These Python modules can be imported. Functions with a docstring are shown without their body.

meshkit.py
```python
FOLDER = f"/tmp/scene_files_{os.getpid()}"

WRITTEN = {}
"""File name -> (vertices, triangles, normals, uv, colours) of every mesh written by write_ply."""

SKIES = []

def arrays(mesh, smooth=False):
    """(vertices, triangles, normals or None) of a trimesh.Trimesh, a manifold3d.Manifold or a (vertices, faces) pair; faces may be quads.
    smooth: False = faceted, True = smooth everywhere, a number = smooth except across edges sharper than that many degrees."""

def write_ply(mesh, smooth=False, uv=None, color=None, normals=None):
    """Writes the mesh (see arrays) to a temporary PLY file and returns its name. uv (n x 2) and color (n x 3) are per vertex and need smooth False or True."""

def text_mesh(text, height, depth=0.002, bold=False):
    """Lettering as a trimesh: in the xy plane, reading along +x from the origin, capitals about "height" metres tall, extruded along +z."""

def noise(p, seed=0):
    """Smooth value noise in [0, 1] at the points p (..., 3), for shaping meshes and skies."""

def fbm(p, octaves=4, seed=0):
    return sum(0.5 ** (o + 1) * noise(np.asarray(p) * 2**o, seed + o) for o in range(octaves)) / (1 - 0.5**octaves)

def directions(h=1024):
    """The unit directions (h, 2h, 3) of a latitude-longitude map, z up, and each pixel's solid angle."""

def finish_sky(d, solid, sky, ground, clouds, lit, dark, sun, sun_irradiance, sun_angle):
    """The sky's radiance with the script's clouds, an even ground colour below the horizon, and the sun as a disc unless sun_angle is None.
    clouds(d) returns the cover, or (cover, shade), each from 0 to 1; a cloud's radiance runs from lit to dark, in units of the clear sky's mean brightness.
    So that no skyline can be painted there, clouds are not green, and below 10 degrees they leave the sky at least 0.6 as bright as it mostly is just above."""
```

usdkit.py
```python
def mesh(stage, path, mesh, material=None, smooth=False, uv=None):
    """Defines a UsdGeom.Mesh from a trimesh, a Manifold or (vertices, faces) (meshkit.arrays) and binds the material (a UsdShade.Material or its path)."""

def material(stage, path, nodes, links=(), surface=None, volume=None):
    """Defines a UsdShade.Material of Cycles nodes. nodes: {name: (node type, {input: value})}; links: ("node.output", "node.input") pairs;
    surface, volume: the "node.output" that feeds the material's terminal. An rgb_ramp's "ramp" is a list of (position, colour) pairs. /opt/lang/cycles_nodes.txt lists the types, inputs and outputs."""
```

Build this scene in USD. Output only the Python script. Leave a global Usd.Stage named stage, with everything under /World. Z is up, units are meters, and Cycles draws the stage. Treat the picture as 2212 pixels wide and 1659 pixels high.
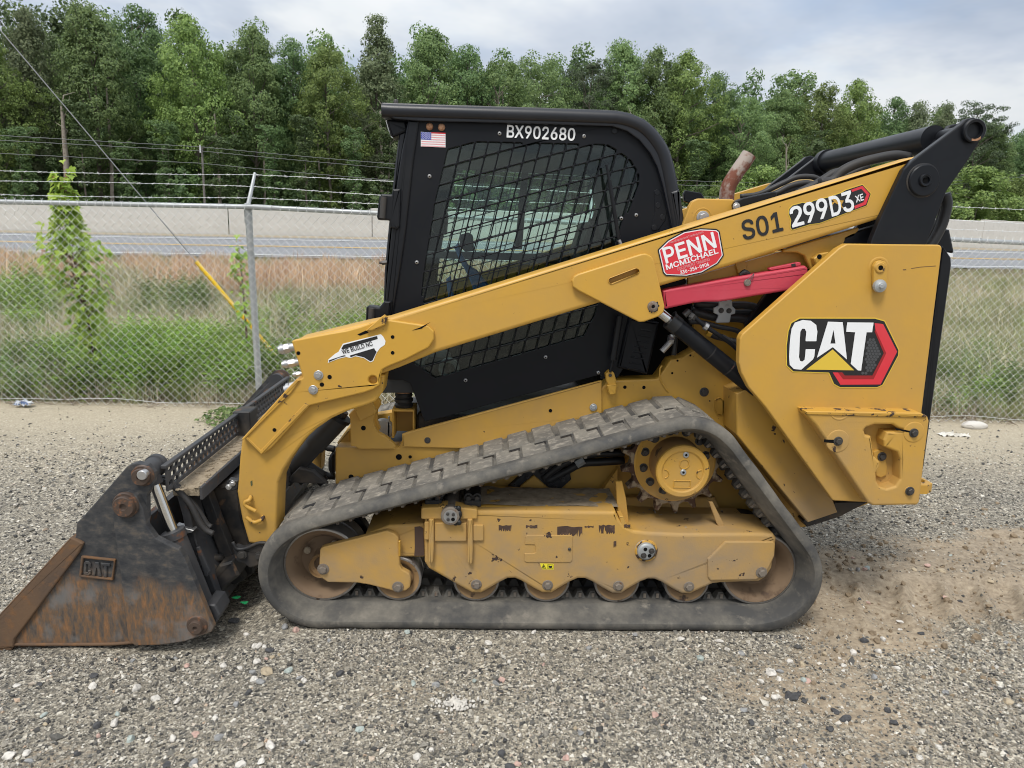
import math, random, sys
import numpy as np
import trimesh, shapely, mapbox_earcut
from shapely.geometry import Polygon, Point, LineString, box as sbox, MultiPolygon
from shapely import affinity
from shapely.ops import unary_union
import usdkit, meshkit
from pxr import Usd, UsdGeom, UsdLux, UsdShade, Gf, Sdf, Vt

stage = Usd.Stage.CreateInMemory()
UsdGeom.SetStageUpAxis(stage, UsdGeom.Tokens.z)
UsdGeom.SetStageMetersPerUnit(stage, 1.0)
world = UsdGeom.Xform.Define(stage, '/World')
stage.SetDefaultPrim(world.GetPrim())
UsdGeom.Scope.Define(stage, '/World/Looks')
RNG = np.random.default_rng(7)

# ------------------------------------------------------------------ camera
# x runs along the machine towards its rear, y away from the camera, z up
F, PITCH, YAW, ROLL, CAM = 1575.47, .19998, .04326, .030135, np.array([0, -2.8056, 1.63734])
def camera_axes():
    cp, sp, cy, sy = math.cos(PITCH), math.sin(PITCH), math.cos(YAW), math.sin(YAW)
    w = np.array([sy*cp, cy*cp, -sp]); r = np.array([cy, -sy, 0.]); u = np.cross(r, w)
    c, s = math.cos(ROLL), math.sin(ROLL)
    return c*r + s*u, -s*r + c*u, w
CR, CU, CW = camera_axes()
cam = UsdGeom.Camera.Define(stage, '/World/camera')
M = Gf.Matrix4d(*[float(x) for x in (*CR, 0, *CU, 0, *(-CW), 0, *CAM, 1)])
cam.AddTransformOp().Set(M)
cam.CreateHorizontalApertureAttr(36.0); cam.CreateVerticalApertureAttr(27.0)
cam.CreateFocalLengthAttr(36.0*F/2212); cam.CreateClippingRangeAttr(Gf.Vec2f(.05, 2000))
cam.CreateExposureAttr(0.74)

# ------------------------------------------------------------------ sky and sun
SUN_EL, SUN_AZ = math.radians(58), math.radians(205)      # azimuth = atan2(x, y) of the direction towards the sun
sky = UsdLux.DomeLight.Define(stage, '/World/sky')
sky.GetPrim().SetCustomDataByKey('kind', 'structure')
skymat = usdkit.material(stage, '/World/Looks/overcast_sky', {
    's': ('sky_texture', {'sky_type': 'single_scattering', 'sun_disc': False, 'sun_elevation': SUN_EL, 'sun_rotation': SUN_AZ}),
    'tc': ('texture_coordinate', {}),
    'sep': ('separate_xyz', {}),
    'zz': ('math', {'math_type': 'maximum', 'value2': .04}),
    'za': ('math', {'math_type': 'add', 'value2': .18}),
    'dx': ('math', {'math_type': 'divide'}), 'dy': ('math', {'math_type': 'divide'}),
    'cv': ('combine_xyz', {}),
    'n1': ('noise_texture', {'scale': .9, 'detail': 6, 'roughness': .52, 'distortion': .25}),
    'r1': ('rgb_ramp', {'ramp': [(.33, (3.9, 4.55, 5.6)), (.46, (5.6, 6.1, 6.9)), (.54, (7.6, 7.9, 8.1)), (.66, (8.7, 8.75, 8.8))]}),
    'n2': ('noise_texture', {'scale': 1.6, 'detail': 5, 'roughness': .55}),
    'r2': ('rgb_ramp', {'ramp': [(.50, (.96, .96, .96)), (.78, (.55, .55, .55))]}),
    'el': ('math', {'math_type': 'multiply_add', 'value2': .75, 'value3': .50}), 'ev': ('combine_xyz', {}), 'em': ('mix', {'mix_type': 'multiply', 'fac': 1.}), 'm': ('mix', {}), 'bg': ('background_shader', {'strength': .1})},
    [('tc.generated', 'sep.vector'), ('sep.z', 'zz.value1'), ('zz.value', 'za.value1'), ('sep.x', 'dx.value1'), ('za.value', 'dx.value2'),
     ('sep.y', 'dy.value1'), ('za.value', 'dy.value2'), ('dx.value', 'cv.x'), ('dy.value', 'cv.y'), ('cv.vector', 'n1.vector'), ('cv.vector', 'n2.vector'),
     ('n1.fac', 'r1.fac'), ('n2.fac', 'r2.fac'), ('s.color', 'm.color1'), ('zz.value', 'el.value1'), ('el.value', 'ev.x'), ('el.value', 'ev.y'), ('el.value', 'ev.z'), ('r1.color', 'em.color1'), ('ev.vector', 'em.color2'), ('em.color', 'm.color2'), ('r2.color', 'm.fac'), ('m.color', 'bg.color')],
    surface='bg.background')
UsdShade.MaterialBindingAPI.Apply(sky.GetPrim()).Bind(skymat)
sun = UsdLux.DistantLight.Define(stage, '/World/sun')
sun.CreateNormalizeAttr(True); sun.CreateIntensityAttr(.40); sun.CreateAngleAttr(16.0); sun.CreateColorAttr(Gf.Vec3f(1, .96, .90))
_d = np.array([math.sin(SUN_AZ)*math.cos(SUN_EL), math.cos(SUN_AZ)*math.cos(SUN_EL), math.sin(SUN_EL)])
_x = np.cross([0, 0, 1], _d); _x /= np.linalg.norm(_x); _y = np.cross(_d, _x)
sun.AddTransformOp().Set(Gf.Matrix4d(*[float(x) for x in (*_x, 0, *_y, 0, *_d, 0, 0, 0, 0, 1)]))

# ------------------------------------------------------------------ measuring: a point of the photograph, on a plane at a known depth
CROPS = {'d': (0, 0, 4032/2212), '1': (0, 1400, 1200/1659), '2': (900, 1300, 1200/1659), '3': (2000, 1500, 1300/2157), '4': (2900, 900, 1000/1382),
         '5': (1400, 350, 1400/2020), '6': (2400, 350, 1632/2212), '7': (0, 600, 1500/2212), '8': (2400, 1000, 800/2212), '9': (0, 0, 1100/2028),
         'A': (1000, 0, 1200/2212), 'B': (2200, 100, 1832/2212), 'C': (500, 1700, 600/1659), 'D': (1480, 400, 520/1725), 'E': (1640, 850, 860/2212),
         'F': (1100, 1400, 700/2212), 'G': (2560, 820, 900/2212), 'H': (0, 900, 1100/2212), 'I': (3700, 300, 332/393)}
def ray(c, x, y):
    ox, oy, s = CROPS[c]
    u, v = (ox + x*s)*2212/4032, (oy + y*s)*2212/4032
    return CW + (u-1106)/F*CR - (v-829.5)/F*CU
def onY(c, x, y, Y):
    d = ray(c, x, y); return CAM + d*(Y-CAM[1])/d[1]
def onZ(c, x, y, Z):
    d = ray(c, x, y); return CAM + d*(Z-CAM[2])/d[2]
def xz(c, Y, *pts):
    return [tuple(onY(c, x, y, Y)[[0, 2]]) for x, y in pts]
def pxm(c, Y, n):
    """n pixels of the crop in metres at depth Y"""
    return n*CROPS[c][2]*2212/4032*(Y-CAM[1])*1.0/F

# ------------------------------------------------------------------ prims
def tag(p, label=None, cat=None, group=None, kind=None):
    p = p.GetPrim() if hasattr(p, 'GetPrim') else p
    for k, v in (('label', label), ('category', cat), ('group', group), ('kind', kind)):
        if v: p.SetCustomDataByKey(k, v)
    return p
_used = {}
def newpath(parent, name):
    base = (parent.GetPath().pathString if parent is not None else '/World') + '/' + name
    k = _used.get(base, 0); _used[base] = k+1
    return base if k == 0 else f'{base}_{k:03d}'
def thing(name, label=None, cat=None, group=None, loc=None, kind=None, parent=None):
    x = UsdGeom.Xform.Define(stage, newpath(parent, name))
    if loc is not None: x.AddTranslateOp().Set(Gf.Vec3d(*map(float, loc)))
    return tag(x, label, cat, group, kind)
def part(name, mesh, mat, parent=None, smooth=32, label=None, kind=None, cat=None, group=None):
    if isinstance(mesh, list):
        mesh = trimesh.util.concatenate([m if isinstance(m, trimesh.Trimesh) else trimesh.Trimesh(*m, process=False) for m in mesh])
    m = usdkit.mesh(stage, newpath(parent, name), mesh, mat, smooth=smooth)
    if smooth is False and mat is not None and 'random_tone' in [c.GetName() for c in stage.GetPrimAtPath(mat.GetPath()).GetChildren()]: tones(m, mesh)
    return tag(m, label, cat, group, kind)

# ------------------------------------------------------------------ shapes
def tones(prim, mesh, seed=1):
    """Gives every separate piece of the mesh (a leaf, a pebble) a random number of its own, the primvar tone"""
    from scipy.sparse import coo_matrix
    from scipy.sparse.csgraph import connected_components
    f = np.asarray(mesh.faces); n = len(mesh.vertices); e = np.vstack([f[:, [0, 1]], f[:, [1, 2]]])
    k, lab = connected_components(coo_matrix((np.ones(len(e)), (e[:, 0], e[:, 1])), (n, n)), directed=False)
    t = np.random.default_rng(seed).uniform(size=k).astype(np.float32)[lab]
    UsdGeom.PrimvarsAPI(prim).CreatePrimvar('tone', Sdf.ValueTypeNames.FloatArray, 'vertex').Set(Vt.FloatArray.FromNumpy(t)); return prim
def T(v, f): return trimesh.Trimesh(np.asarray(v, float), np.asarray(f), process=False)
def quads(q): q = np.asarray(q); return np.vstack([q[:, [0, 1, 2]], q[:, [0, 2, 3]]])
def rounded(poly, r, n=4):
    p = poly if isinstance(poly, shapely.Geometry) else Polygon(poly)
    if not p.is_valid: p = p.buffer(0)
    return p.buffer(-r, quad_segs=n).buffer(2*r, quad_segs=n).buffer(-r, quad_segs=n) if r > 0 else p
def clean_ring(c):
    c = np.asarray(c)[:-1]
    keep = np.linalg.norm(c - np.roll(c, 1, 0), axis=1) > 4e-4
    return c[keep]
def inset(c, b, ccw):
    """every corner moved b into the solid (left of a ccw ring)"""
    e0 = c - np.roll(c, 1, 0); e1 = np.roll(c, -1, 0) - c
    e0 = e0/np.linalg.norm(e0, axis=1, keepdims=True); e1 = e1/np.linalg.norm(e1, axis=1, keepdims=True)
    n0 = np.stack([-e0[:, 1], e0[:, 0]], 1); n1 = np.stack([-e1[:, 1], e1[:, 0]], 1)
    m = n0 + n1; k = np.maximum((m*m).sum(1, keepdims=True), .8)
    return c + m*(2*b/k)
def plate(poly, y0, y1, b=.003, axis='y', steps=1):
    """A flat part of the outline poly (in x, z) from y0 (towards the camera) back to y1, its front edges bevelled (steps > 1: rounded) by b."""
    p = poly if isinstance(poly, shapely.Geometry) else Polygon(poly)
    if not p.is_valid: p = p.buffer(0)
    out = []
    for g in getattr(p, 'geoms', [p]):
        if g.is_empty or g.area < 1e-7: continue
        g = shapely.geometry.polygon.orient(g.simplify(2e-4), 1.0)
        rings = [clean_ring(g.exterior.coords)] + [clean_ring(h.coords) for h in g.interiors]
        rings = [r for r in rings if len(r) >= 3]
        ends = np.cumsum([len(r) for r in rings]); n = ends[-1]
        flat = np.vstack(rings)
        tri = mapbox_earcut.triangulate_float64(flat, ends.astype(np.uint32)).reshape(-1, 3).astype(int)
        t = flat[tri]; ar = (t[:, 1, 0]-t[:, 0, 0])*(t[:, 2, 1]-t[:, 0, 1])-(t[:, 1, 1]-t[:, 0, 1])*(t[:, 2, 0]-t[:, 0, 0])
        tri = np.where((ar < 0)[:, None], tri[:, ::-1], tri)      # ccw in (x, z): with y away, this normal faces -y
        layers = []
        for k in range(steps+1):
            a = math.pi/2*k/steps if steps > 1 else None
            off = b*(1-math.sin(a)) if steps > 1 else b*(1-k)
            dep = b*(1-math.cos(a)) if steps > 1 else b*k
            rr = np.vstack([inset(r, off, True) for r in rings]) if b > 0 else flat
            layers.append(np.stack([rr[:, 0], np.full(n, y0+dep), rr[:, 1]], 1))
        layers.append(np.stack([flat[:, 0], np.full(n, y1), flat[:, 1]], 1))
        m_ = len(layers); v = np.vstack(layers+[layers[0], layers[-1]]); f = [tri + n*m_, tri[:, ::-1] + n*(m_+1)]
        s = 0
        for r in rings:
            i = np.arange(s, s+len(r)); j = np.roll(i, -1); s += len(r)
            for L in range(len(layers)-1):
                f.append(quads(np.stack([i+L*n, i+(L+1)*n, j+(L+1)*n, j+L*n], 1)))
        out.append(T(v, np.vstack(f)))
    return trimesh.util.concatenate(out)
def mirror(m, yc=1.018):
    m = m.copy(); m.vertices[:, 1] = 2*yc - m.vertices[:, 1]; m.faces = m.faces[:, ::-1]; return m
def lathe(prof, c, n=32, axis='y'):
    """prof: (radius, y) pairs turned about a line along y through (x, z) = c"""
    prof = np.asarray(prof, float); a = np.arange(n)/n*2*math.pi
    v = np.stack([c[0] + prof[:, None, 0]*np.cos(a), np.repeat(prof[:, None, 1], n, 1), c[1] + prof[:, None, 0]*np.sin(a)], -1).reshape(-1, 3)
    i = np.arange(n); j = (i+1) % n; f = []
    for k in range(len(prof)-1):
        f.append(quads(np.stack([k*n+i, k*n+j, (k+1)*n+j, (k+1)*n+i], 1)))
    m = T(v, np.vstack(f)); m.merge_vertices(); m.update_faces(m.nondegenerate_faces()); return m
def boxm(x0, x1, y0, y1, z0, z1, b=0):
    if b <= 0:
        m = trimesh.creation.box((x1-x0, y1-y0, z1-z0)); m.apply_translation(((x0+x1)/2, (y0+y1)/2, (z0+z1)/2)); return m
    pts = [(x, y, z) for x in (x0+b, x1-b) for y in (y0+b, y1-b) for z in (z0+b, z1-b)]
    pts = [np.add(p, o) for p in pts for o in ((b, 0, 0), (-b, 0, 0), (0, b, 0), (0, -b, 0), (0, 0, b), (0, 0, -b))]
    return trimesh.convex.convex_hull(np.array(pts))
def smooth_path(pts, n=8):
    p = np.asarray(pts, float)
    if len(p) < 3: return p
    q = np.vstack([2*p[0]-p[1], p, 2*p[-1]-p[-2]]); out = []
    for i in range(1, len(q)-2):
        for t in np.arange(n)/n:
            a, b, c, d = q[i-1:i+3]
            out.append(.5*((2*b)+(-a+c)*t+(2*a-5*b+4*c-d)*t*t+(-a+3*b-3*c+d)*t**3))
    return np.vstack([out, p[-1:]])
def tube(pts, r, n=10, caps=True, bend=0):
    p = smooth_path(pts, bend) if bend else np.asarray(pts, float)
    r = np.broadcast_to(r, len(p)) if np.ndim(r) == 0 or len(np.atleast_1d(r)) == len(p) else np.interp(np.linspace(0, 1, len(p)), np.linspace(0, 1, len(r)), r)
    t = np.gradient(p, axis=0); t /= np.maximum(np.linalg.norm(t, axis=1, keepdims=True), 1e-9)
    u = np.cross(t[0], [0, 0, 1.]) if abs(t[0][2]) < .9 else np.cross(t[0], [0, 1., 0]); u /= np.linalg.norm(u)
    a = np.arange(n)/n*2*math.pi; V = []
    for k in range(len(p)):
        u = u - t[k]*(u@t[k]); u /= np.linalg.norm(u); w = np.cross(t[k], u)
        V.append(p[k] + r[k]*(np.cos(a)[:, None]*u + np.sin(a)[:, None]*w))
    i = np.arange(n); j = (i+1) % n
    f = [quads(np.stack([k*n+i, k*n+j, (k+1)*n+j, (k+1)*n+i], 1)) for k in range(len(p)-1)]
    V = np.vstack(V)
    if caps:
        m = len(V); V = np.vstack([V, p[:1], p[-1:]]); e = (len(p)-1)*n
        f += [np.stack([j, i, np.full(n, m)], 1), np.stack([e+i, e+j, np.full(n, m+1)], 1)]
    return T(V, np.vstack(f))
def cyl(a, b, r, n=20, r2=None):
    a, b = np.asarray(a, float), np.asarray(b, float)
    return tube([a, b], [r, r if r2 is None else r2], n)
def bolt(c, Y, r=.011, h=.011, washer=True, hexa=True):
    a = RNG.uniform(0, 1)
    m = [lathe([(0, Y-h), (r*.82, Y-h), (r*.98, Y-h*.82), (r, Y)], c, 6 if hexa else 16)]
    if hexa: m[0] = spin(m[0], c, a)
    if washer: m.append(lathe([(0, Y-.0035), (r*1.35, Y-.0035), (r*1.45, Y-.0025), (r*1.45, Y)], c, 18))
    return trimesh.util.concatenate(m)
def spin(m, c, a):
    v = m.vertices - [c[0], 0, c[1]]; ca, sa = math.cos(a), math.sin(a)
    m.vertices = np.stack([v[:, 0]*ca - v[:, 2]*sa, v[:, 1], v[:, 0]*sa + v[:, 2]*ca], 1) + [c[0], 0, c[1]]; return m
def hole(c, Y, r):
    return lathe([(0, Y-.0012), (r, Y-.0012), (r*1.02, Y)], c, 14)
def text(s, a, b, cap, Y, depth=.0012, bold=False, fit=True, lift=0):
    """Lettering on the plane Y with its baseline from a to b (x, z), capitals cap tall"""
    m = meshkit.text_mesh(s, cap, depth, bold)
    a, b = np.asarray(a), np.asarray(b); L = np.linalg.norm(b-a); e = (b-a)/L; n = np.array([-e[1], e[0]])
    v = m.vertices; x = v[:, 0]-v[:, 0].min()
    if fit: x = x*L/x.max()
    y = v[:, 1]
    P = a + x[:, None]*e + y[:, None]*n
    m.vertices = np.stack([P[:, 0], Y-v[:, 2], P[:, 1]], 1)
    return m
def hull_points(pts): return trimesh.convex.convex_hull(np.asarray(pts, float))

# ------------------------------------------------------------------ materials
def L(name): return f'/World/Looks/{name}'
def mat(name, col, rough=.5, metal=0., spec=.5, **k):
    return usdkit.material(stage, L(name), {'p': ('principled_bsdf', {'base_color': col, 'roughness': rough, 'metallic': metal, 'specular_ior_level': spec, **k})}, surface='p.BSDF')
def worn(name, base, wear, dirt, rough=.4, metal=0., chip=(.66, .70), chip_scale=14., dirt_scale=2.2, dirt_amount=(.45, .75, .35), bump=.15, bump_scale=160., spec=.5, low=None, streak=None, wear_rough=.8, coat=0.):
    """Paint over metal: broad dirt, worn or chipped flecks, fine relief; low = (z0, z1, amount): dust that gathers on the lower parts."""
    n = {'tc': ('texture_coordinate', {}),
         'n1': ('noise_texture', {'scale': chip_scale, 'detail': 7, 'roughness': .62}), 'r1': ('rgb_ramp', {'ramp': [(chip[0], (0, 0, 0)), (chip[1], (1, 1, 1))]}),
         'n2': ('noise_texture', {'scale': dirt_scale, 'detail': 6, 'roughness': .65}), 'r2': ('rgb_ramp', {'ramp': [(dirt_amount[0], (0, 0, 0)), (dirt_amount[1], (dirt_amount[2],)*3)]}),
         'm1': ('mix', {'color1': base, 'color2': dirt}), 'm2': ('mix', {'color2': wear}),
         'rr': ('rgb_ramp', {'ramp': [(0, (rough,)*3), (.35, (min(1, rough+.22),)*3), (1, (wear_rough,)*3)]}), 'ra': ('math', {'math_type': 'maximum'}), 'rb': ('rgb_to_bw', {}), 'rc': ('rgb_to_bw', {}), 'rd': ('rgb_to_bw', {}),
         'n3': ('noise_texture', {'scale': bump_scale, 'detail': 3}), 'bp': ('bump', {'strength': bump, 'distance': .002}),
         'p': ('principled_bsdf', {'metallic': metal, 'specular_ior_level': spec, 'coat_weight': coat, 'coat_roughness': .15})}
    k = [('tc.object', 'n1.vector'), ('tc.object', 'n2.vector'), ('tc.object', 'n3.vector'), ('n1.fac', 'r1.fac'), ('n2.fac', 'r2.fac'), ('r1.color', 'm2.fac'),
         ('m1.color', 'm2.color1'), ('m2.color', 'p.base_color'), ('r1.color', 'rb.color'), ('rb.val', 'ra.value1'), ('rc.val', 'ra.value2'),
         ('ra.value', 'rr.fac'), ('rr.color', 'rd.color'), ('rd.val', 'p.roughness'), ('n3.fac', 'bp.height'), ('bp.normal', 'p.normal')]
    src = 'r2.color'
    if low:
        n |= {'sp': ('separate_xyz', {}), 'mr': ('map_range', {'range_type': 'smoothstep', 'from_min': low[0], 'from_max': low[1], 'to_min': low[2], 'to_max': 0., 'clamp': True}),
              'n5': ('noise_texture', {'scale': 9., 'detail': 6, 'roughness': .7}), 'ml': ('math', {'math_type': 'multiply'}), 'md': ('math', {'math_type': 'multiply', 'value2': 1.7}),
              'mx': ('mix', {'mix_type': 'add', 'fac': 1., 'use_clamp': True})}
        k += [('tc.object', 'sp.vector'), ('sp.z', 'mr.value'), ('tc.object', 'n5.vector'), ('mr.result', 'ml.value1'), ('n5.fac', 'ml.value2'), ('ml.value', 'md.value1'), (src, 'mx.color1'), ('md.value', 'mx.color2')]
        src = 'mx.color'
    k += [(src, 'm1.fac'), (src, 'rc.color')]
    return usdkit.material(stage, L(name), n, k, surface='p.BSDF')
YEL, DIRT, DARKCHIP = (.53, .296, .038), (.30, .20, .095), (.035, .022, .016)
yellow = worn('yellow_paint', YEL, DARKCHIP, (.29, .185, .075), rough=.38, chip=(.685, .70), chip_scale=30, dirt_amount=(.42, .72, .40), bump=.14, low=(.10, 1.2, .42))
yellow_low = worn('yellow_paint_chipped', (.52, .288, .041), (.045, .026, .018), (.29, .21, .125), rough=.48, chip=(.655, .67), chip_scale=22, dirt_amount=(.38, .70, .55), bump=.25, low=(.05, .80, .62))
yellow_chip = worn('yellow_paint_worn_edge', (.52, .288, .041), (.05, .03, .02), (.25, .16, .08), rough=.45, chip=(.565, .585), chip_scale=20, dirt_amount=(.42, .75, .5), bump=.25)
yellow_clean = worn('yellow_panel_paint', (.545, .304, .041), DARKCHIP, (.34, .215, .085), rough=.34, chip=(.715, .725), chip_scale=42, dirt_amount=(.40, .74, .42), bump=.12, low=(.55, 1.7, .30))
black = worn('black_panel_paint', (.0036, .0045, .0070), (.05, .05, .05), (.020, .021, .023), rough=.42, spec=.24, chip=(.78, .8), dirt_amount=(.42, .8, .25), bump=.12, bump_scale=320)
black_gloss = worn('black_frame_paint', (.0042, .0050, .0072), (.08, .06, .045), (.03, .029, .028), rough=.36, spec=.32, chip=(.745, .76), chip_scale=22, dirt_amount=(.45, .8, .25), bump=.10)
rim_black = worn('black_rim_paint', (.0060, .0072, .011), (.06, .06, .06), (.03, .03, .033), rough=.36, chip=(.8, .82), dirt_amount=(.45, .8, .25), bump=.08)
dirty_black = worn('dirty_black_steel', (.014, .014, .015), (.10, .06, .035), (.13, .10, .07), rough=.55, chip=(.60, .66), chip_scale=11, dirt_scale=5, dirt_amount=(.45, .72, .65), bump=.35)
rubber = worn('dusty_track_rubber', (.105, .098, .088), (.31, .28, .235), (.28, .255, .21), rough=.9, chip=(.50, .70), chip_scale=30, dirt_scale=4.5, dirt_amount=(.34, .74, .85), bump=.5, bump_scale=60, spec=.3)
rubber_side = worn('track_side_rubber', (.060, .059, .057), (.20, .18, .15), (.215, .195, .16), rough=.76, chip=(.58, .74), chip_scale=16, dirt_scale=5.5, dirt_amount=(.38, .70, .80), bump=.35, bump_scale=80, spec=.3)
hose_rubber = worn('hose_rubber', (.014, .014, .015), (.06, .05, .04), (.07, .06, .05), rough=.5, chip=(.7, .8), dirt_amount=(.45, .8, .45), bump=.2)
wheel_tan = worn('wheel_dusty_paint', (.29, .175, .075), (.06, .035, .022), (.20, .135, .08), rough=.62, chip=(.62, .68), chip_scale=13, dirt_amount=(.40, .7, .8), bump=.3)
wheel_rust = worn('idler_rusty_steel', (.155, .098, .055), (.085, .052, .032), (.21, .15, .095), rough=.68, chip=(.56, .66), chip_scale=11, dirt_amount=(.42, .72, .7), bump=.35)
worn_rim = worn('polished_rim_steel', (.33, .31, .29), (.10, .07, .05), (.14, .11, .08), rough=.35, metal=.8, chip=(.58, .7), chip_scale=20, dirt_amount=(.45, .75, .7), bump=.15)
rust = worn('bucket_rust', (.135, .082, .048), (.19, .095, .042), (.055, .050, .048), rough=.74, chip=(.52, .70), chip_scale=22, dirt_scale=4.5, dirt_amount=(.40, .72, .65), bump=.55, bump_scale=130, spec=.25)
steel = worn('zinc_plated_steel', (.46, .46, .46), (.20, .19, .17), (.3, .29, .27), rough=.34, metal=.85, chip=(.66, .75), bump=.1)
oldbolt = worn('old_bolt_steel', (.21, .18, .15), (.16, .09, .05), (.24, .19, .13), rough=.55, metal=.35, chip=(.55, .7), chip_scale=40, bump=.25)
darkbolt = worn('dark_bolt_steel', (.055, .052, .05), (.10, .07, .05), (.09, .08, .06), rough=.45, metal=.4, chip=(.6, .75), chip_scale=40)
rustbolt = worn('rusty_bolt', (.33, .17, .09), (.20, .085, .04), (.42, .30, .2), rough=.7, chip=(.5, .65), chip_scale=60)
chrome = mat('cylinder_chrome', (.72, .71, .69), .12, 1.)
galv = worn('galvanised_steel', (.37, .385, .385), (.27, .28, .28), (.30, .31, .31), rough=.42, metal=.45, chip=(.6, .75), chip_scale=18, dirt_amount=(.45, .75, .6), bump=.1)
galv_wire = mat('galvanised_wire', (.64, .65, .64), .45, .1)
dark_wire = mat('weathered_strand', (.10, .10, .105), .5, .4)
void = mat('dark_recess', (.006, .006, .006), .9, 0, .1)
def redpaint(): return worn('red_paint', (.50, .040, .068), (.12, .03, .03), (.52, .11, .14), rough=.42, chip=(.76, .78), chip_scale=30, dirt_amount=(.42, .8, .5), bump=.1)
red = redpaint()
white_dec = worn('white_decal', (.78, .79, .80), (.45, .40, .36), (.62, .60, .57), rough=.35, chip=(.74, .78), chip_scale=60, dirt_amount=(.5, .85, .4), bump=.03)
black_dec = mat('black_decal', (.012, .012, .013), .38)
red_dec = worn('red_decal', (.62, .03, .045), (.4, .2, .2), (.60, .10, .10), rough=.35, chip=(.8, .82), dirt_amount=(.5, .85, .4), bump=.02)
darkred_dec = mat('dark_red_decal', (.28, .012, .015), .35)
blue_dec = mat('blue_decal', (.035, .05, .33), .45)
pink_dec = mat('faded_red_decal', (.72, .34, .36), .5)
gold_dec = mat('gold_decal', (.66, .46, .05), .35)
grey_dec = mat('grey_hexagon_decal', (.060, .062, .066), .4)
def soil(name, a, b, c, scale=30):
    return usdkit.material(stage, L(name), {'tc': ('texture_coordinate', {}), 'n': ('noise_texture', {'scale': scale, 'detail': 8, 'roughness': .7}), 'r': ('rgb_ramp', {'ramp': [(.3, a), (.5, b), (.7, c)]}),
        'n2': ('noise_texture', {'scale': 180., 'detail': 4, 'roughness': .7}), 'b': ('bump', {'strength': .7, 'distance': .006}), 'p': ('principled_bsdf', {'roughness': .95, 'specular_ior_level': .15})},
        [('tc.object', 'n.vector'), ('tc.object', 'n2.vector'), ('n.fac', 'r.fac'), ('r.color', 'p.base_color'), ('n2.fac', 'b.height'), ('b.normal', 'p.normal')], surface='p.BSDF')
caked = soil('caked_dirt', (.17, .135, .095), (.29, .235, .165), (.38, .315, .23), 25)
def glass(name, tint, refl=1.0):
    return usdkit.material(stage, L(name), {'t': ('transparent_bsdf', {'color': tint}), 'g': ('glossy_bsdf', {'color': (refl,)*3, 'roughness': .02}), 'f': ('fresnel', {'IOR': 1.5}), 'm': ('mix_closure', {})},
        [('f.fac', 'm.fac'), ('t.BSDF', 'm.closure1'), ('g.BSDF', 'm.closure2')], surface='m.closure')
pane_mat = glass('tinted_cab_glass', (.84, .92, .895), .8)
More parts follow.
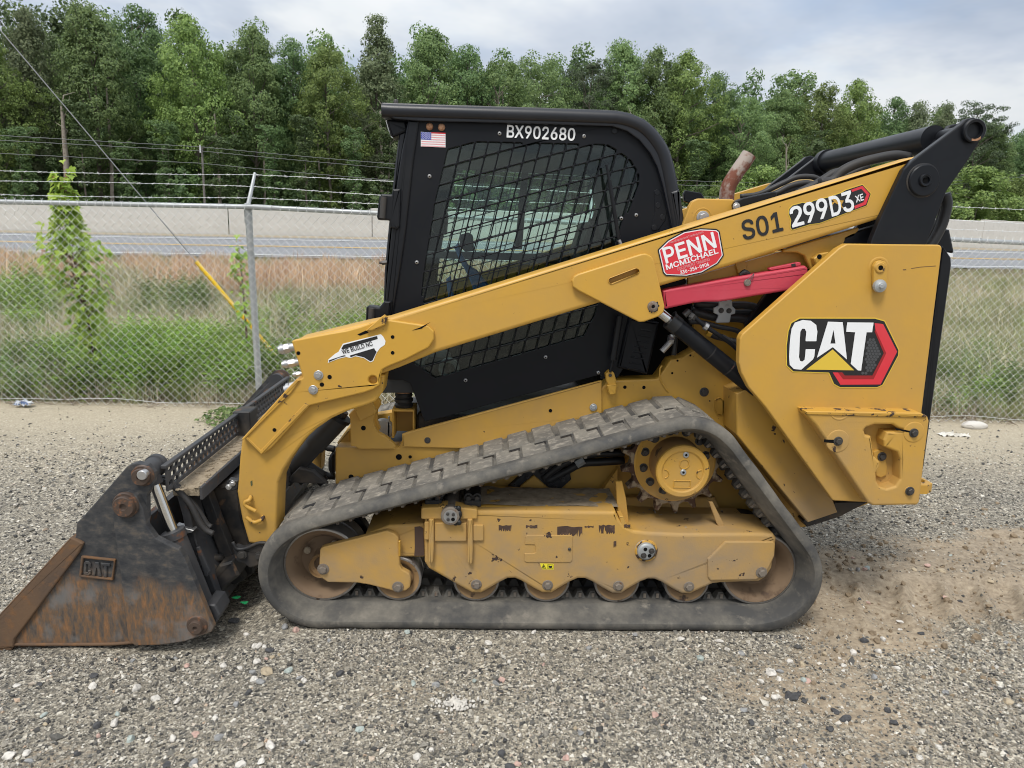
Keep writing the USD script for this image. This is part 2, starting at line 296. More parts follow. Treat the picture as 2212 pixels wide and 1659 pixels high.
def leafmat(name, lo, hi, dark, trans=.30, obj=.35):
    """Leaves: each leaf (island) its own tone between lo and hi, each plant shifted as a whole"""
    return usdkit.material(stage, L(name), {'random_tone': ('attribute', {'attribute': 'tone'}), 'oi': ('object_info', {}), 'r': ('rgb_ramp', {'ramp': [(0, dark), (.25, lo), (.8, hi), (1, hi)]}),
        'h': ('map_range', {'from_min': 0, 'from_max': 1, 'to_min': 1-obj, 'to_max': 1+obj*.6}), 'hu': ('map_range', {'from_min': 0, 'from_max': 1, 'to_min': .488, 'to_max': .510}),
        'hs': ('hsv', {'saturation': 1., 'fac': 1.}), 'd': ('principled_bsdf', {'roughness': .55, 'specular_ior_level': .35}), 't': ('translucent_bsdf', {}), 'm': ('mix_closure', {'fac': trans})},
        [('random_tone.fac', 'r.fac'), ('r.color', 'hs.color'), ('oi.random', 'h.value'), ('h.result', 'hs.value'), ('oi.random', 'hu.value'), ('hu.result', 'hs.hue'), ('hs.color', 'd.base_color'), ('hs.color', 't.color'), ('d.BSDF', 'm.closure1'), ('t.BSDF', 'm.closure2')], surface='m.closure')
# ================================================================== THE SETTING
# road axes: ROAD0 lies on the near white line, ROAD_T runs along the road, ROAD_N away from the camera
ROAD0 = np.array([-11.727, 15.624]); ROAD_T = np.array([.925745, .378148]); ROAD_N = np.array([-.378148, .925745])
def road_ts(x, y):
    dx, dy = np.asarray(x)-ROAD0[0], np.asarray(y)-ROAD0[1]
    return dx*ROAD_T[0]+dy*ROAD_T[1], dx*ROAD_N[0]+dy*ROAD_N[1]
def road_z(t, s): return .9 + (.036+.0009*np.clip(t, 0, 50))*np.clip(s, -1, 40)
def road_xy(t, s): return ROAD0 + np.multiply.outer(t, ROAD_T) + np.multiply.outer(s, ROAD_N)
def terrain(x, y):
    """Height of the field, the verge and the woodland floor"""
    x, y = np.asarray(x, float), np.asarray(y, float)
    t, s = road_ts(x, y)
    ye = ROAD0[1] + (x-ROAD0[0])*.40848 - 1.2                      # y of the near verge at this x
    u = np.clip((y-4.0)/np.maximum(ye-4.0, 2.), 0, 1)
    z = -.03 + .90*(.35*u + .65*u*u*(3-2*u))
    bumps = (meshkit.fbm(np.stack([x*.5, y*.5, 0*x], -1), 3, 5)-.5)*.22*np.clip((y-4.2)/2, 0, 1)*np.clip((-.8-s)/2, 0, 1)
    return np.where(s > -1.0, road_z(t, s)-.06+.02*np.clip(s, -1, 0), z+bumps)
def grid_mesh(xs, ys, zf):
    X, Y = np.meshgrid(xs, ys); Z = zf(X, Y); nx = len(xs)
    i = (np.arange(len(ys)-1)[:, None]*nx + np.arange(nx-1)).ravel()
    return T(np.stack([X, Y, Z], -1).reshape(-1, 3), quads(np.stack([i, i+1, i+nx+1, i+nx], 1)))
def soilmask(x, y):
    """1 where bare sandy soil shows between the gravel: behind and beside the machine's rear"""
    p = np.stack([x*.9, y*1.3, 0*x+3], -1); f = meshkit.fbm(p, 5, 11)
    g = np.clip((x-.35)/1.2, 0, 1)*np.clip(1.35-abs(y-.35)/1.0, 0, 1) + .10*np.clip((x-.1)/1.2, 0, 1)
    tracks = np.clip((x-1.35)/.3, 0, 1)*np.clip((.75-abs(y-.55))/.15, 0, 1)
    return np.clip((f-.68+.34*g)*4.5+tracks*.9, 0, 1)
def lot_z(x, y):
    p = np.stack([x, y, 0*x], -1)
    z = (meshkit.fbm(p*3.1, 4, 1)-.5)*.020 + (meshkit.fbm(p*16, 3, 2)-.5)*.012
    s = soilmask(x, y)
    # ridges pressed by the track's bars where the machine drove off
    m = np.clip((x-1.55)/.15, 0, 1)*np.clip((3.6-x)/.3, 0, 1)*np.clip((.235-abs(y-.26))/.05, 0, 1)
    wob = .03*np.sin(y*9)+.02*np.sin(x*5)
    ridge = np.exp(-(((x+wob-.25*y)/.205 % 1-.5)/.16)**2)
    z = z + m*(ridge*.045-.026) + .020*np.exp(-((y-.56)/.06)**2)*np.clip((x-1.5)/.2, 0, 1)*(.6+.8*meshkit.noise(p*7, 4))
    z = z + s*(meshkit.fbm(p*22, 3, 8)-.5)*.026
    under = np.clip((1.55-abs(x-.3))/.2, 0, 1)*np.clip((.35-abs(y-.22))/.1, 0, 1)
    z = z*(1-under) + .003*under
    z = z + .020*np.exp(-((y+.030)/.028)**2)*np.clip((1.0-abs(x-.3))/.15, 0, 1)*(.1+1.1*meshkit.noise(p*11, 6))
    q = np.clip((-.78-x)/.30, 0, 1); z = z - .072*q*q*(3-2*q)*np.clip((2.6-y)/1.6, 0, 1)
    far = np.clip((y-3.2)/.6, 0, 1)
    return z - .004 - .02*far*np.clip((y-3.95)/.2, 0, 1)
xs = np.unique(np.round(np.concatenate([np.linspace(-60, -8, 14), np.linspace(-8, -3.2, 26), np.arange(-3.2, 3.61, .022), np.linspace(3.6, 9, 28), np.linspace(9, 60, 14)]), 4))
ys = np.unique(np.round(np.concatenate([np.linspace(-40, -3, 12), np.linspace(-3, -1.9, 8), np.arange(-1.9, 2.4, .022), np.linspace(2.4, 4.25, 40)]), 4))
lot = grid_mesh(xs, ys, lot_z)
grav = usdkit.material(stage, L('gravel_lot_surface'), {
    'tc': ('texture_coordinate', {}), 'at': ('attribute', {'attribute': 'soil'}),
    'v1': ('voronoi_texture', {'scale': 85., 'randomness': 1.}), 'w1': ('white_noise_texture', {'dimensions': '3D'}),
    'r1': ('rgb_ramp', {'ramp': [(0, (0.053, 0.052, 0.050)), (.20, (0.092, 0.089, 0.082)), (.40, (0.169, 0.158, 0.135)), (.60, (0.267, 0.244, 0.200)), (.80, (0.398, 0.364, 0.301)), (.93, (0.544, 0.506, 0.429)), (1, (0.620, 0.586, 0.505))]}),
    'v2': ('voronoi_texture', {'scale': 210., 'randomness': 1.}), 'w2': ('white_noise_texture', {'dimensions': '3D'}),
    'r2': ('rgb_ramp', {'ramp': [(0, (0.092, 0.086, 0.074)), (.5, (0.209, 0.187, 0.151)), (.85, (0.329, 0.298, 0.239)), (1, (0.485, 0.449, 0.372))]}),
    'g': ('noise_texture', {'scale': 26., 'detail': 5, 'roughness': .7}), 'gr': ('rgb_ramp', {'ramp': [(.42, (0, 0, 0)), (.58, (1, 1, 1))]}), 'm1': ('mix', {}),
    'sn': ('noise_texture', {'scale': 34., 'detail': 8, 'roughness': .72}), 'sr': ('rgb_ramp', {'ramp': [(.30, (.19, .150, .108)), (.50, (.31, .255, .188)), (.70, (.43, .365, .275))]}),
    'sm': ('noise_texture', {'scale': 55., 'detail': 5, 'roughness': .75}), 's1': ('math', {'math_type': 'multiply_add', 'value2': 2.6, 'value3': -1.30}), 's2': ('math', {'math_type': 'add'}), 's3': ('map_range', {'from_min': .35, 'from_max': .75, 'clamp': True}),
    'm2': ('mix', {}), 'big': ('noise_texture', {'scale': .8, 'detail': 4, 'roughness': .6}), 'bgr': ('rgb_ramp', {'ramp': [(.3, (.80, .80, .80)), (.7, (1.14, 1.11, 1.05))]}), 'm3': ('mix', {'mix_type': 'multiply', 'fac': 1.}),
    'sp': ('separate_xyz', {}), 'fy': ('map_range', {'range_type': 'smoothstep', 'from_min': 1.6, 'from_max': 3.6, 'to_min': 0, 'to_max': .62, 'clamp': True}), 'm4': ('mix', {'color2': (.50, .43, .31)}),
    'bm': ('mix', {}), 'bp': ('bump', {'strength': .9, 'distance': .006}), 'p': ('principled_bsdf', {'roughness': .92, 'specular_ior_level': .25})},
    [('tc.object', f'{k}.vector') for k in ('v1', 'v2', 'g', 'sn', 'sm', 'big', 'sp')] + [('v1.position', 'w1.vector'), ('w1.value', 'r1.fac'), ('v2.position', 'w2.vector'), ('w2.value', 'r2.fac'),
     ('g.fac', 'gr.fac'), ('gr.color', 'm1.fac'), ('r1.color', 'm1.color1'), ('r2.color', 'm1.color2'), ('sn.fac', 'sr.fac'), ('sm.fac', 's1.value1'), ('s1.value', 's2.value1'), ('at.fac', 's2.value2'), ('s2.value', 's3.value'),
     ('s3.result', 'm2.fac'), ('m1.color', 'm2.color1'), ('sr.color', 'm2.color2'), ('big.fac', 'bgr.fac'), ('m2.color', 'm3.color1'), ('bgr.color', 'm3.color2'), ('sp.y', 'fy.value'), ('fy.result', 'm4.fac'), ('m3.color', 'm4.color1'),
     ('m4.color', 'p.base_color'), ('s3.result', 'bm.fac'), ('v1.distance', 'bm.color1'), ('sn.fac', 'bm.color2'), ('bm.color', 'bp.height'), ('bp.normal', 'p.normal')], surface='p.BSDF')
ground = part('ground', lot, grav, smooth=True, kind='structure')
UsdGeom.PrimvarsAPI(ground).CreatePrimvar('soil', Sdf.ValueTypeNames.FloatArray, 'vertex').Set(Vt.FloatArray.FromNumpy(soilmask(lot.vertices[:, 0], lot.vertices[:, 1]).astype(np.float32)))

xs = np.unique(np.concatenate([np.linspace(-250, -40, 14), np.linspace(-40, 60, 150), np.linspace(60, 300, 14)])); ys = np.unique(np.concatenate([np.linspace(4.05, 22, 70), np.linspace(22, 80, 60), np.linspace(80, 400, 14)]))
fieldmat = soil('field_soil', (.055, .050, .030), (.12, .105, .060), (.20, .17, .10), 7)
part('field', grid_mesh(xs, ys, terrain), fieldmat, smooth=True, kind='structure')

def strip(t0, t1, s0, s1, lift, n=90, wob=0):
    t = np.linspace(t0, t1, n); a, b = ROAD0+t[:, None]*ROAD_T+s0*ROAD_N, ROAD0+t[:, None]*ROAD_T+s1*ROAD_N
    za, zb = road_z(t, s0)+lift, road_z(t, s1)+lift
    v = np.vstack([np.column_stack([a, za]), np.column_stack([b, zb])]); i = np.arange(n-1)
    return T(v, quads(np.stack([i, i+1, i+1+n, i+n], 1)))
asphalt = worn('road_asphalt', (.22, .226, .238), (.27, .275, .28), (.185, .19, .197), rough=.88, chip=(.45, .7), chip_scale=60, dirt_scale=1.2, dirt_amount=(.35, .7, .6), bump=.3, spec=.3)
road_white = worn('road_white_paint', (.66, .67, .67), (.3, .3, .3), (.5, .5, .5), rough=.7, chip=(.66, .74), dirt_amount=(.4, .8, .4))
road_yellow = worn('road_yellow_paint', (.62, .40, .10), (.3, .25, .15), (.5, .36, .14), rough=.7, chip=(.64, .74), dirt_amount=(.4, .8, .4))
verge = soil('gravel_verge', (.20, .17, .12), (.33, .28, .20), (.42, .37, .29), 9)
part('road', strip(-70, 140, -.55, 9.2, .004), asphalt, smooth=True, kind='structure')
part('road_shoulder', strip(-70, 140, 9.2, 10.8, .010), verge, smooth=True, kind='structure')
part('lane_marking', strip(-70, 140, -.02, .19, .022), road_white, smooth=True, kind='structure')
part('lane_marking', strip(-70, 140, 7.52, 7.74, .022), road_white, smooth=True, kind='structure')
part('lane_marking', [strip(-70, 140, 3.64, 3.79, .022), strip(-70, 140, 3.91, 4.06, .022)], road_yellow, smooth=True, kind='structure')

# the concrete wall along the far side of the road
concrete = worn('wall_concrete', (.60, .575, .53), (.52, .495, .45), (.48, .455, .41), rough=.85, chip=(.5, .68), chip_scale=6, dirt_scale=.7, dirt_amount=(.38, .75, .5), bump=.2, spec=.3)
wall = thing('roadside_wall', 'long pale concrete wall of panels along the far side of the road', 'wall')
for k in range(-6, 24):
    t0, t1 = k*5.9+.02, (k+1)*5.9-.02
    def wp(t, s, h):
        p = ROAD0+t*ROAD_T+s*ROAD_N; return [p[0], p[1], road_z(t, 10.9)-.1+h]
    h = 1.02+.0150*max(0, (t0+t1)/2); v = []
    for t in (t0, t1):
        v += [wp(t, 10.9, 0), wp(t, 10.9, h+.08), wp(t, 10.93, h+.10), wp(t, 11.17, h+.10), wp(t, 11.2, h+.08), wp(t, 11.2, 0)]
    part('wall_panel', hull_points(v), concrete, wall, smooth=20)

# ------------------------------------------------------------------ chain link fence
FY = 3.85
def rail_at(px, py): return onY('d', px, py, FY)
RAIL = np.array([rail_at(-60, 435.5), rail_at(0, 436), rail_at(532, 446.5), rail_at(820, 461), rail_at(1400, 489), rail_at(2040, 516.5), rail_at(2212, 525), rail_at(2320, 531)])
RAIL[:, 1] = FY
def rail_z(x): return np.interp(x, RAIL[:, 0], RAIL[:, 2])
fence = thing('chain_link_fence', 'galvanised chain link fence topped with three barbed wires, along the edge of the gravel', 'fence')
postx = onY('d', 533, 446, FY)[0]
part('top_rail', tube(RAIL[:3], .021, 12), galv, fence); part('top_rail', tube(RAIL[2:], .021, 12), galv, fence)
sl0 = RAIL[2]+(RAIL[3]-RAIL[2])*.05; sl1 = RAIL[2]+(RAIL[3]-RAIL[2])*.19
part('rail_sleeve', tube([sl0, sl1], .0245, 14), galv, fence)
pz = rail_z(postx); post2 = onY('d', 1279, 480, FY)[0]
base = onY('d', 560, 880, FY)
for xx, lean in ((postx, base[0]-postx), (postx-3.13, 0), (post2, 0), (post2+3.13, 0)):
    bz = -.05; top = rail_z(xx)
    part('post', tube([(xx+lean, FY+.035, bz), (xx, FY+.035, top-.02)], .030, 16), galv, fence)
    part('post_cap', [tube([(xx, FY+.035, top-.14), (xx, FY+.035, top-.02)], .0345, 16), tube([(xx, FY+.035, top-.04), (xx, FY+.02, top+.03)], [.034, .026], 14)], galv, fence)
    tip = onY('d', 550.5, 374, FY+.24) - [postx, FY, pz] + [xx, FY, top]
    a0, a1 = np.array([xx, FY+.03, top+.0]), tip
    part('barb_arm', tube([a0, a1], [.020, .013], 10), galv, fence)
    for f in (.22, .5, .8): part('tie_wire', tube([(xx+lean*(1-f)-.045, FY-.008, f*top), (xx+lean*(1-f), FY-.012, f*top-.008), (xx+lean*(1-f)+.045, FY-.008, f*top+.004)], .0028, 6), galv, fence)
for xx in np.arange(-6, 6.5, .62):
    z = rail_z(xx); a = np.linspace(0, 2*math.pi, 9)
    part('tie_wire', tube(np.stack([xx+.012*np.sin(a*.5), FY+.024*np.cos(a), z+.024*np.sin(a)], 1), .0022, 5, caps=False), galv, fence)
c = .038; wires = []
for k in range(int(-6.4/c), int(6.9/c)):
    top = rail_z(k*c)+.014; n = int((top-.015)/c); z0 = .012 + (0 if k % 2 else 0)
    j = np.arange(n+1); zz = z0 + j*c
    xk = np.where((j+k) % 2 == 0, k*c, (k+1)*c) + .0025*np.sin(zz*5+k*.7) + .012*np.sin(zz*1.9+k*c*2.1)
    yk = FY + np.where((j+k) % 2 == 0, .004, -.004) + .018*np.sin(k*c*1.7)*np.sin(zz*2.2)
    yk = np.where(zz > top-.09, FY-.023, yk)
    wires.append(tube(np.stack([xk, yk, zz], 1), .0022, 3, caps=False))
    if k % 2 == 0:                                              # twisted, barbed selvage above the rail
        t0 = np.array([xk[-1], yk[-1], zz[-1]])
        wires.append(tube([t0, t0+[.003, .006, .022], t0+[-.012, .006, .040]], .0018, 3)); wires.append(tube([t0, t0+[-.003, .006, .022], t0+[.012, .006, .040]], .0018, 3))
part('wire_mesh', wires, galv_wire, fence, smooth=False, kind='stuff')
xx = np.linspace(-6.4, 6.8, 90)
part('tension_wire', tube(np.stack([xx, np.full(90, FY-.006), .055+.012*np.sin(xx*3.1)+.008*np.sin(xx*7)], 1), .0026, 5, caps=False), galv_wire, fence, smooth=True)
arm0 = np.array([postx, FY+.03, pz]); arm1 = onY('d', 550.5, 374, FY+.24)
for f in (.95, .60, .26):
    q = arm0+(arm1-arm0)*f; up = q[2]-pz
    xx = np.linspace(-6.6, 7.0, 420); zz = rail_z(xx)+up + .012*np.sin(xx*1.1+f*9)-.012*np.sin(postx*1.1+f*9); zz += np.interp(xx, [-6.6, postx-2, postx, postx+2, 7], [0.01, -.006, 0, -.012, .02])
    yy = np.full(420, q[1]); m = []
    ph = xx*55
    for s in (0, math.pi):
        m.append(tube(np.stack([xx, yy+.0022*np.cos(ph+s), zz+.0022*np.sin(ph+s)], 1), .0013, 3, caps=False))
    for b in np.arange(-6.5, 6.9, .127):
        z = np.interp(b, xx, zz); a = RNG.uniform(0, 3)
        for k in range(2):
            d = np.array([.3*math.cos(a+k*1.5), math.cos(a+k*1.4), math.sin(a+k*1.4)])*.014; e = np.array([.008*(k-.5), 0, 0])
            m.append(tube([np.array([b, q[1], z])-d+e*2, np.array([b, q[1], z])+d-e*2], .0013, 3))
        m.append(tube([(b-.007, q[1], z), (b+.007, q[1], z)], .0035, 5))
    part('barbed_wire', m, galv_wire, fence, smooth=False)

# ------------------------------------------------------------------ guy wire with its yellow guard, poles and overhead lines
g0 = onY('d', 566, 733, 5.3); strand_mat = mat('guy_strand', (.20, .205, .21), .5, .2); g1 = onY('d', -80, -30, 5.2)
fr = lambda f: g0+(g1-g0)*f
def along(px):
    best = min(np.linspace(0, 1, 400), key=lambda f: abs(project(fr(f))[0]-px)); return fr(best)
def project(p):
    d = np.asarray(p)-CAM; z = d@CW; return 1106+F*(d@CR)/z, 829.5-F*(d@CU)/z
guy = thing('guy_wire', 'steel guy wire slanting down behind the fence into a bright yellow plastic guard', 'guy wire')
part('strand', tube([[*g0[:2], .1], fr(.02), g1], .0060, 8), strand_mat, guy)
gtop = along(424); yguard = worn('yellow_plastic', (.80, .50, .012), (.5, .35, .05), (.55, .36, .05), rough=.4, chip=(.75, .8), dirt_amount=(.45, .8, .3))
ga = g0-(g1-g0)*.06
part('guard', [tube([ga, gtop], .021, 12)] + [tube([ga+(gtop-ga)*f, ga+(gtop-ga)*(f+.012)], .0235, 10) for f in np.arange(.1, .98, .11)], yguard, guy)
polemat = worn('pole_weathered_timber', (.15, .14, .125), (.12, .10, .085), (.26, .24, .21), rough=.85, chip=(.5, .65), chip_scale=9, bump=.4)
def at_s(px, py, s):
    d = ray('d', px, py); k = (CAM[0]-ROAD0[0])*ROAD_N[0]+(CAM[1]-ROAD0[1])*ROAD_N[1]; return CAM + d*(s-k)/(d[0]*ROAD_N[0]+d[1]*ROAD_N[1])
porcelain = mat('insulator_porcelain', (.6, .6, .6), .3)
def pole(px, ytop, s, label):
    p = at_s(px, ytop, s); z = float(terrain(p[0], p[1])); t = thing('utility_pole', label, 'utility pole')
    part('pole_shaft', tube([(p[0], p[1], z-.2), (p[0], p[1], p[2]+.1)], [.055, .042], 10), polemat, t)
    for dz in (-.05, .06): part('insulator', tube([(p[0]-.02, p[1]-.14, p[2]+dz-.12), (p[0]-.02, p[1]-.14, p[2]+dz+.1)], [.035, .025], 8), porcelain, t)
    return p
PA = pole(436, 322, 15, 'thin grey utility pole in front of the trees at the left')
PB = at_s(2240, 381, 15); PB2 = at_s(2240, 381, 15)
linemat = mat('overhead_cable', (.16, .165, .16), .6)
for q, (dy, lx, lz, sag) in enumerate(((0, -30, 291, .75), (9, -30, 301.5, .8), (36, -30, 330, .85))):
    A0 = at_s(lx, lz, 15); A1 = at_s(437, 318+dy*.98, 15); A1[1] -= .1; B = at_s(2240, 380+dy*.7, 15)
    u = np.linspace(0, 1, 40)[:, None]; span = A1+(B-A1)*u; span[:, 2] -= 4*sag*(u*(1-u))[:, 0]*1.3
    u2 = np.linspace(0, 1, 10)[:, None]
    o = part('overhead_cable', tube(np.vstack([A0+(A1-A0)*u2[:-1], span]), .013, 4, caps=False), linemat, smooth=True)
    tag(o, ['upper of the two close overhead cables crossing in front of the trees', 'lower of the two close overhead cables crossing in front of the trees', 'lowest overhead cable, hung apart below the other two before the trees'][q], 'cable')
PBt = thing('utility_pole', 'utility pole just past the right edge carrying the cables', 'utility pole')
zb = float(terrain(PB[0], PB[1]))
part('pole_shaft', tube([(PB[0], PB[1], zb-.2), (PB[0], PB[1], PB[2]+.5)], [.15, .11], 12), polemat, PBt)
part('crossarm', tube([PB+[-1.3, 0, .05], PB+[1.3, 0, .05]], .06, 8), polemat, PBt)
# ================================================================== VEGETATION
def leaf_quads(c, size, rng, up=.6, aspect=.62, out=None):
    """Loose diamond leaves, one island each, at the points c; turned at random, mostly facing up and out"""
    n = len(c); nrm = rng.normal(size=(n, 3)); nrm[:, 2] = abs(nrm[:, 2])*(1+up) + up*.4
    if out is not None: nrm = rng.normal(size=(n, 3))*.42 + out
    nrm /= np.linalg.norm(nrm, axis=1, keepdims=True)
    a = rng.normal(size=(n, 3)); a -= nrm*(a*nrm).sum(1, keepdims=True); a /= np.linalg.norm(a, axis=1, keepdims=True); b = np.cross(nrm, a)
    s = size*rng.uniform(.6, 1.35, (n, 1)); fold = nrm*s*.18
    v = np.stack([c-a*s, c-b*s*aspect+fold, c+a*s, c+b*s*aspect+fold], 1).reshape(-1, 3)
    i = np.arange(n)*4
    return v, np.vstack([np.stack([i, i+1, i+2], 1), np.stack([i, i+2, i+3], 1)])
def make_crown(seed, prof, nclump, per, clump_r, leaf, rmax, inner=.35, flat=.75):
    """Unit-height crown: prof(h) is the outline's radius at height h (0..1, times rmax); clumps of leaves through the volume with gaps between"""
    r = np.random.default_rng(seed); C = []
    lob = r.uniform(0, 2*math.pi, 5)
    while len(C) < nclump:
        h = r.uniform(0, 1)**.9; a = r.uniform(0, 2*math.pi); R = prof(h)*rmax
        if r.uniform() > (prof(h)+.12): continue
        R *= 1+.22*math.sin(2*a+lob[0]+h*5)+.16*math.sin(3*a+lob[1]-h*9)
        q = R*math.sqrt(r.uniform(inner**2, 1))
        C.append((q*math.cos(a), q*math.sin(a), h))
    C = np.array(C); pts, outs = [], []
    for x, y, h in C:
        k = int(per*r.uniform(.6, 1.4)); d = r.normal(size=(k, 3)); d /= np.linalg.norm(d, axis=1, keepdims=True)
        cr = clump_r*r.uniform(.6, 1.35)
        pts.append(np.array([x, y, h]) + d*cr*r.uniform(.35, 1, (k, 1))**.5*[1, 1, flat]); q = np.array([x, y, 0])/max(.02, math.hypot(x, y)); outs.append(d*.55+q*.55+[0, 0, .38])
    v, f = leaf_quads(np.vstack(pts), leaf, r, out=np.vstack(outs))
    return T(v, f), C
def make_trunk(seed, top, r0, C, nlimb, base_limb=.25):
    r = np.random.default_rng(seed+100)
    z = np.linspace(-.01, top, 9); w = np.cumsum(r.normal(0, .006, (9, 2)), 0); w[0] = 0
    p = np.column_stack([w, z]); m = [tube(p, [r0*1.25]+[r0*(1-.85*k/8) for k in range(1, 9)], 8, bend=0)]
    for c in C[r.choice(len(C), nlimb, replace=False)]:
        if c[2] < base_limb: continue
        zb = max(base_limb*.9, c[2]-r.uniform(.08, .2)); b = np.array([np.interp(zb, z, p[:, 0]), np.interp(zb, z, p[:, 1]), zb])
        mid = (b+c)/2+[0, 0, -.01]; m.append(tube([b, mid, c], [r0*.42*(1-zb*.6), r0*.25, r0*.08], 5))
    return trimesh.util.concatenate(m)
def clas(name): return stage.CreateClassPrim('/World/'+name)
bark = worn('tree_bark', (.155, .130, .105), (.10, .085, .07), (.24, .21, .18), rough=.9, chip=(.45, .65), chip_scale=8, dirt_scale=3, dirt_amount=(.4, .7, .6), bump=.6, bump_scale=40)
LEAF = {
 'broad': leafmat('broadleaf_green', (0.132, 0.203, 0.071), (0.216, 0.299, 0.104), (0.074, 0.121, 0.045)),
 'bright': leafmat('bright_spring_green', (0.156, 0.234, 0.060), (0.246, 0.331, 0.091), (0.089, 0.139, 0.041)),
 'pale': leafmat('pale_greyish_green', (0.168, 0.222, 0.108), (0.258, 0.314, 0.157), (0.098, 0.137, 0.067)),
 'dark': leafmat('dark_deep_green', (0.096, 0.157, 0.060), (0.156, 0.234, 0.082), (0.058, 0.098, 0.039)),
 'pine': leafmat('pine_needle_green', (.066, .098, .048), (.104, .142, .068), (.036, .057, .029), trans=.1)}
oval = lambda h: max(.0 if h > .9 else .10, math.sin(math.pi*min(1, max(0, (h-.24)/.76))**.85))**.7
tall = lambda h: .16 if h < .30 else max(0, math.sin(math.pi*min(1, (h-.10)/.90)))**.48*(1.05-.22*h)
cone = lambda h: .16 if h < .28 else max(.0, (1.02-h))**.75*1.15
roundt = lambda h: .15 if h < .3 else max(0, 1-((h-.66)/.36)**2)**.5
spin_ = lambda h: .10 if h < .55 else max(0, 1-((h-.82)/.2)**2)**.5*.8
pinep = lambda h: .08 if h < .4 else max(0, 1-((h-.72)/.32)**2)**.5
vine = lambda h: .6+.3*math.sin(h*17) if h < .8 else 1.1
PROTO = {}
def proto(kind, leaf, prof, seeds, nclump, per, clump_r, lsize, rmax, r0, top=.86, nlimb=26, **k):
    PROTO[kind] = []
    for s in seeds:
        c = clas(f'{kind}_kind' + (f'_{len(PROTO[kind]):03d}' if PROTO[kind] else ''))
        m, C = make_crown(s, prof, nclump, per, clump_r, lsize, rmax, **k)
        usdkit.mesh(stage, f'{c.GetPath()}/trunk', make_trunk(s, top, r0, C, nlimb), bark, smooth=True)
        usdkit.mesh(stage, f'{c.GetPath()}/crown', m, LEAF[leaf], smooth=False); tones(stage.GetPrimAtPath(f'{c.GetPath()}/crown'), m)
        PROTO[kind].append(c)
proto('tall_broad', 'broad', tall, (1, 2, 3), 250, 125, .047, .0064, .22, .0135)
proto('bright_broad', 'bright', oval, (4, 5), 250, 125, .049, .0066, .26, .013)
proto('pale_tall', 'pale', cone, (6, 7), 250, 120, .044, .0060, .24, .013)
proto('dark_tall', 'dark', tall, (8, 9), 250, 125, .047, .0064, .23, .0135)
proto('round_topped', 'broad', roundt, (10, 11), 200, 125, .054, .0070, .30, .014)
proto('spindly', 'broad', spin_, (12,), 70, 70, .04, .0078, .17, .010)
proto('pine', 'pine', pinep, (13, 14), 160, 120, .045, .0054, .24, .012, flat=.45)
proto('vine_clad', 'dark', vine, (17, 18, 19), 90, 70, .040, .0085, .085, .010, nlimb=6)
proto('bushy', 'bright', lambda h: max(0, 1-((h-.42)/.6)**2)**.5, (15, 16), 150, 110, .11, .017, .48, .02, top=.5, nlimb=12)
def tree(kind, v, px, ytop, s, width, label, name, cat='tree', base_y=None, group=None):
    """A tree whose top stands at the pixel (px, ytop), s metres beyond the road's near line; width of its crown in pixels"""
    p = at_s(px, ytop, s); q = at_s(px, 440, s); z = float(terrain(q[0], q[1]))
    H = p[2]-z; dist = (q-CAM)@CW; W = width/F*dist
    c = PROTO[kind][v % len(PROTO[kind])]
    rm = {'tall_broad': .22, 'bright_broad': .26, 'pale_tall': .24, 'dark_tall': .23, 'round_topped': .30, 'spindly': .17, 'pine': .24, 'bushy': .48, 'vine_clad': .085}[kind]
    t = UsdGeom.Xform.Define(stage, newpath(None, name)); sx = W/(2*rm*.85); sx = max(sx, H*.86) if kind not in ('bushy', 'vine_clad') else sx
    t.AddTranslateOp().Set(Gf.Vec3d(float(q[0]), float(q[1]), z)); t.AddRotateZOp().Set(float((px*37+v*71) % 360)); t.AddScaleOp().Set(Gf.Vec3f(float(sx), float(sx), float(H/.99)))
    t.GetPrim().GetReferences().AddInternalReference(c.GetPath()); t.GetPrim().SetInstanceable(True)
    return tag(t, label, cat, group)
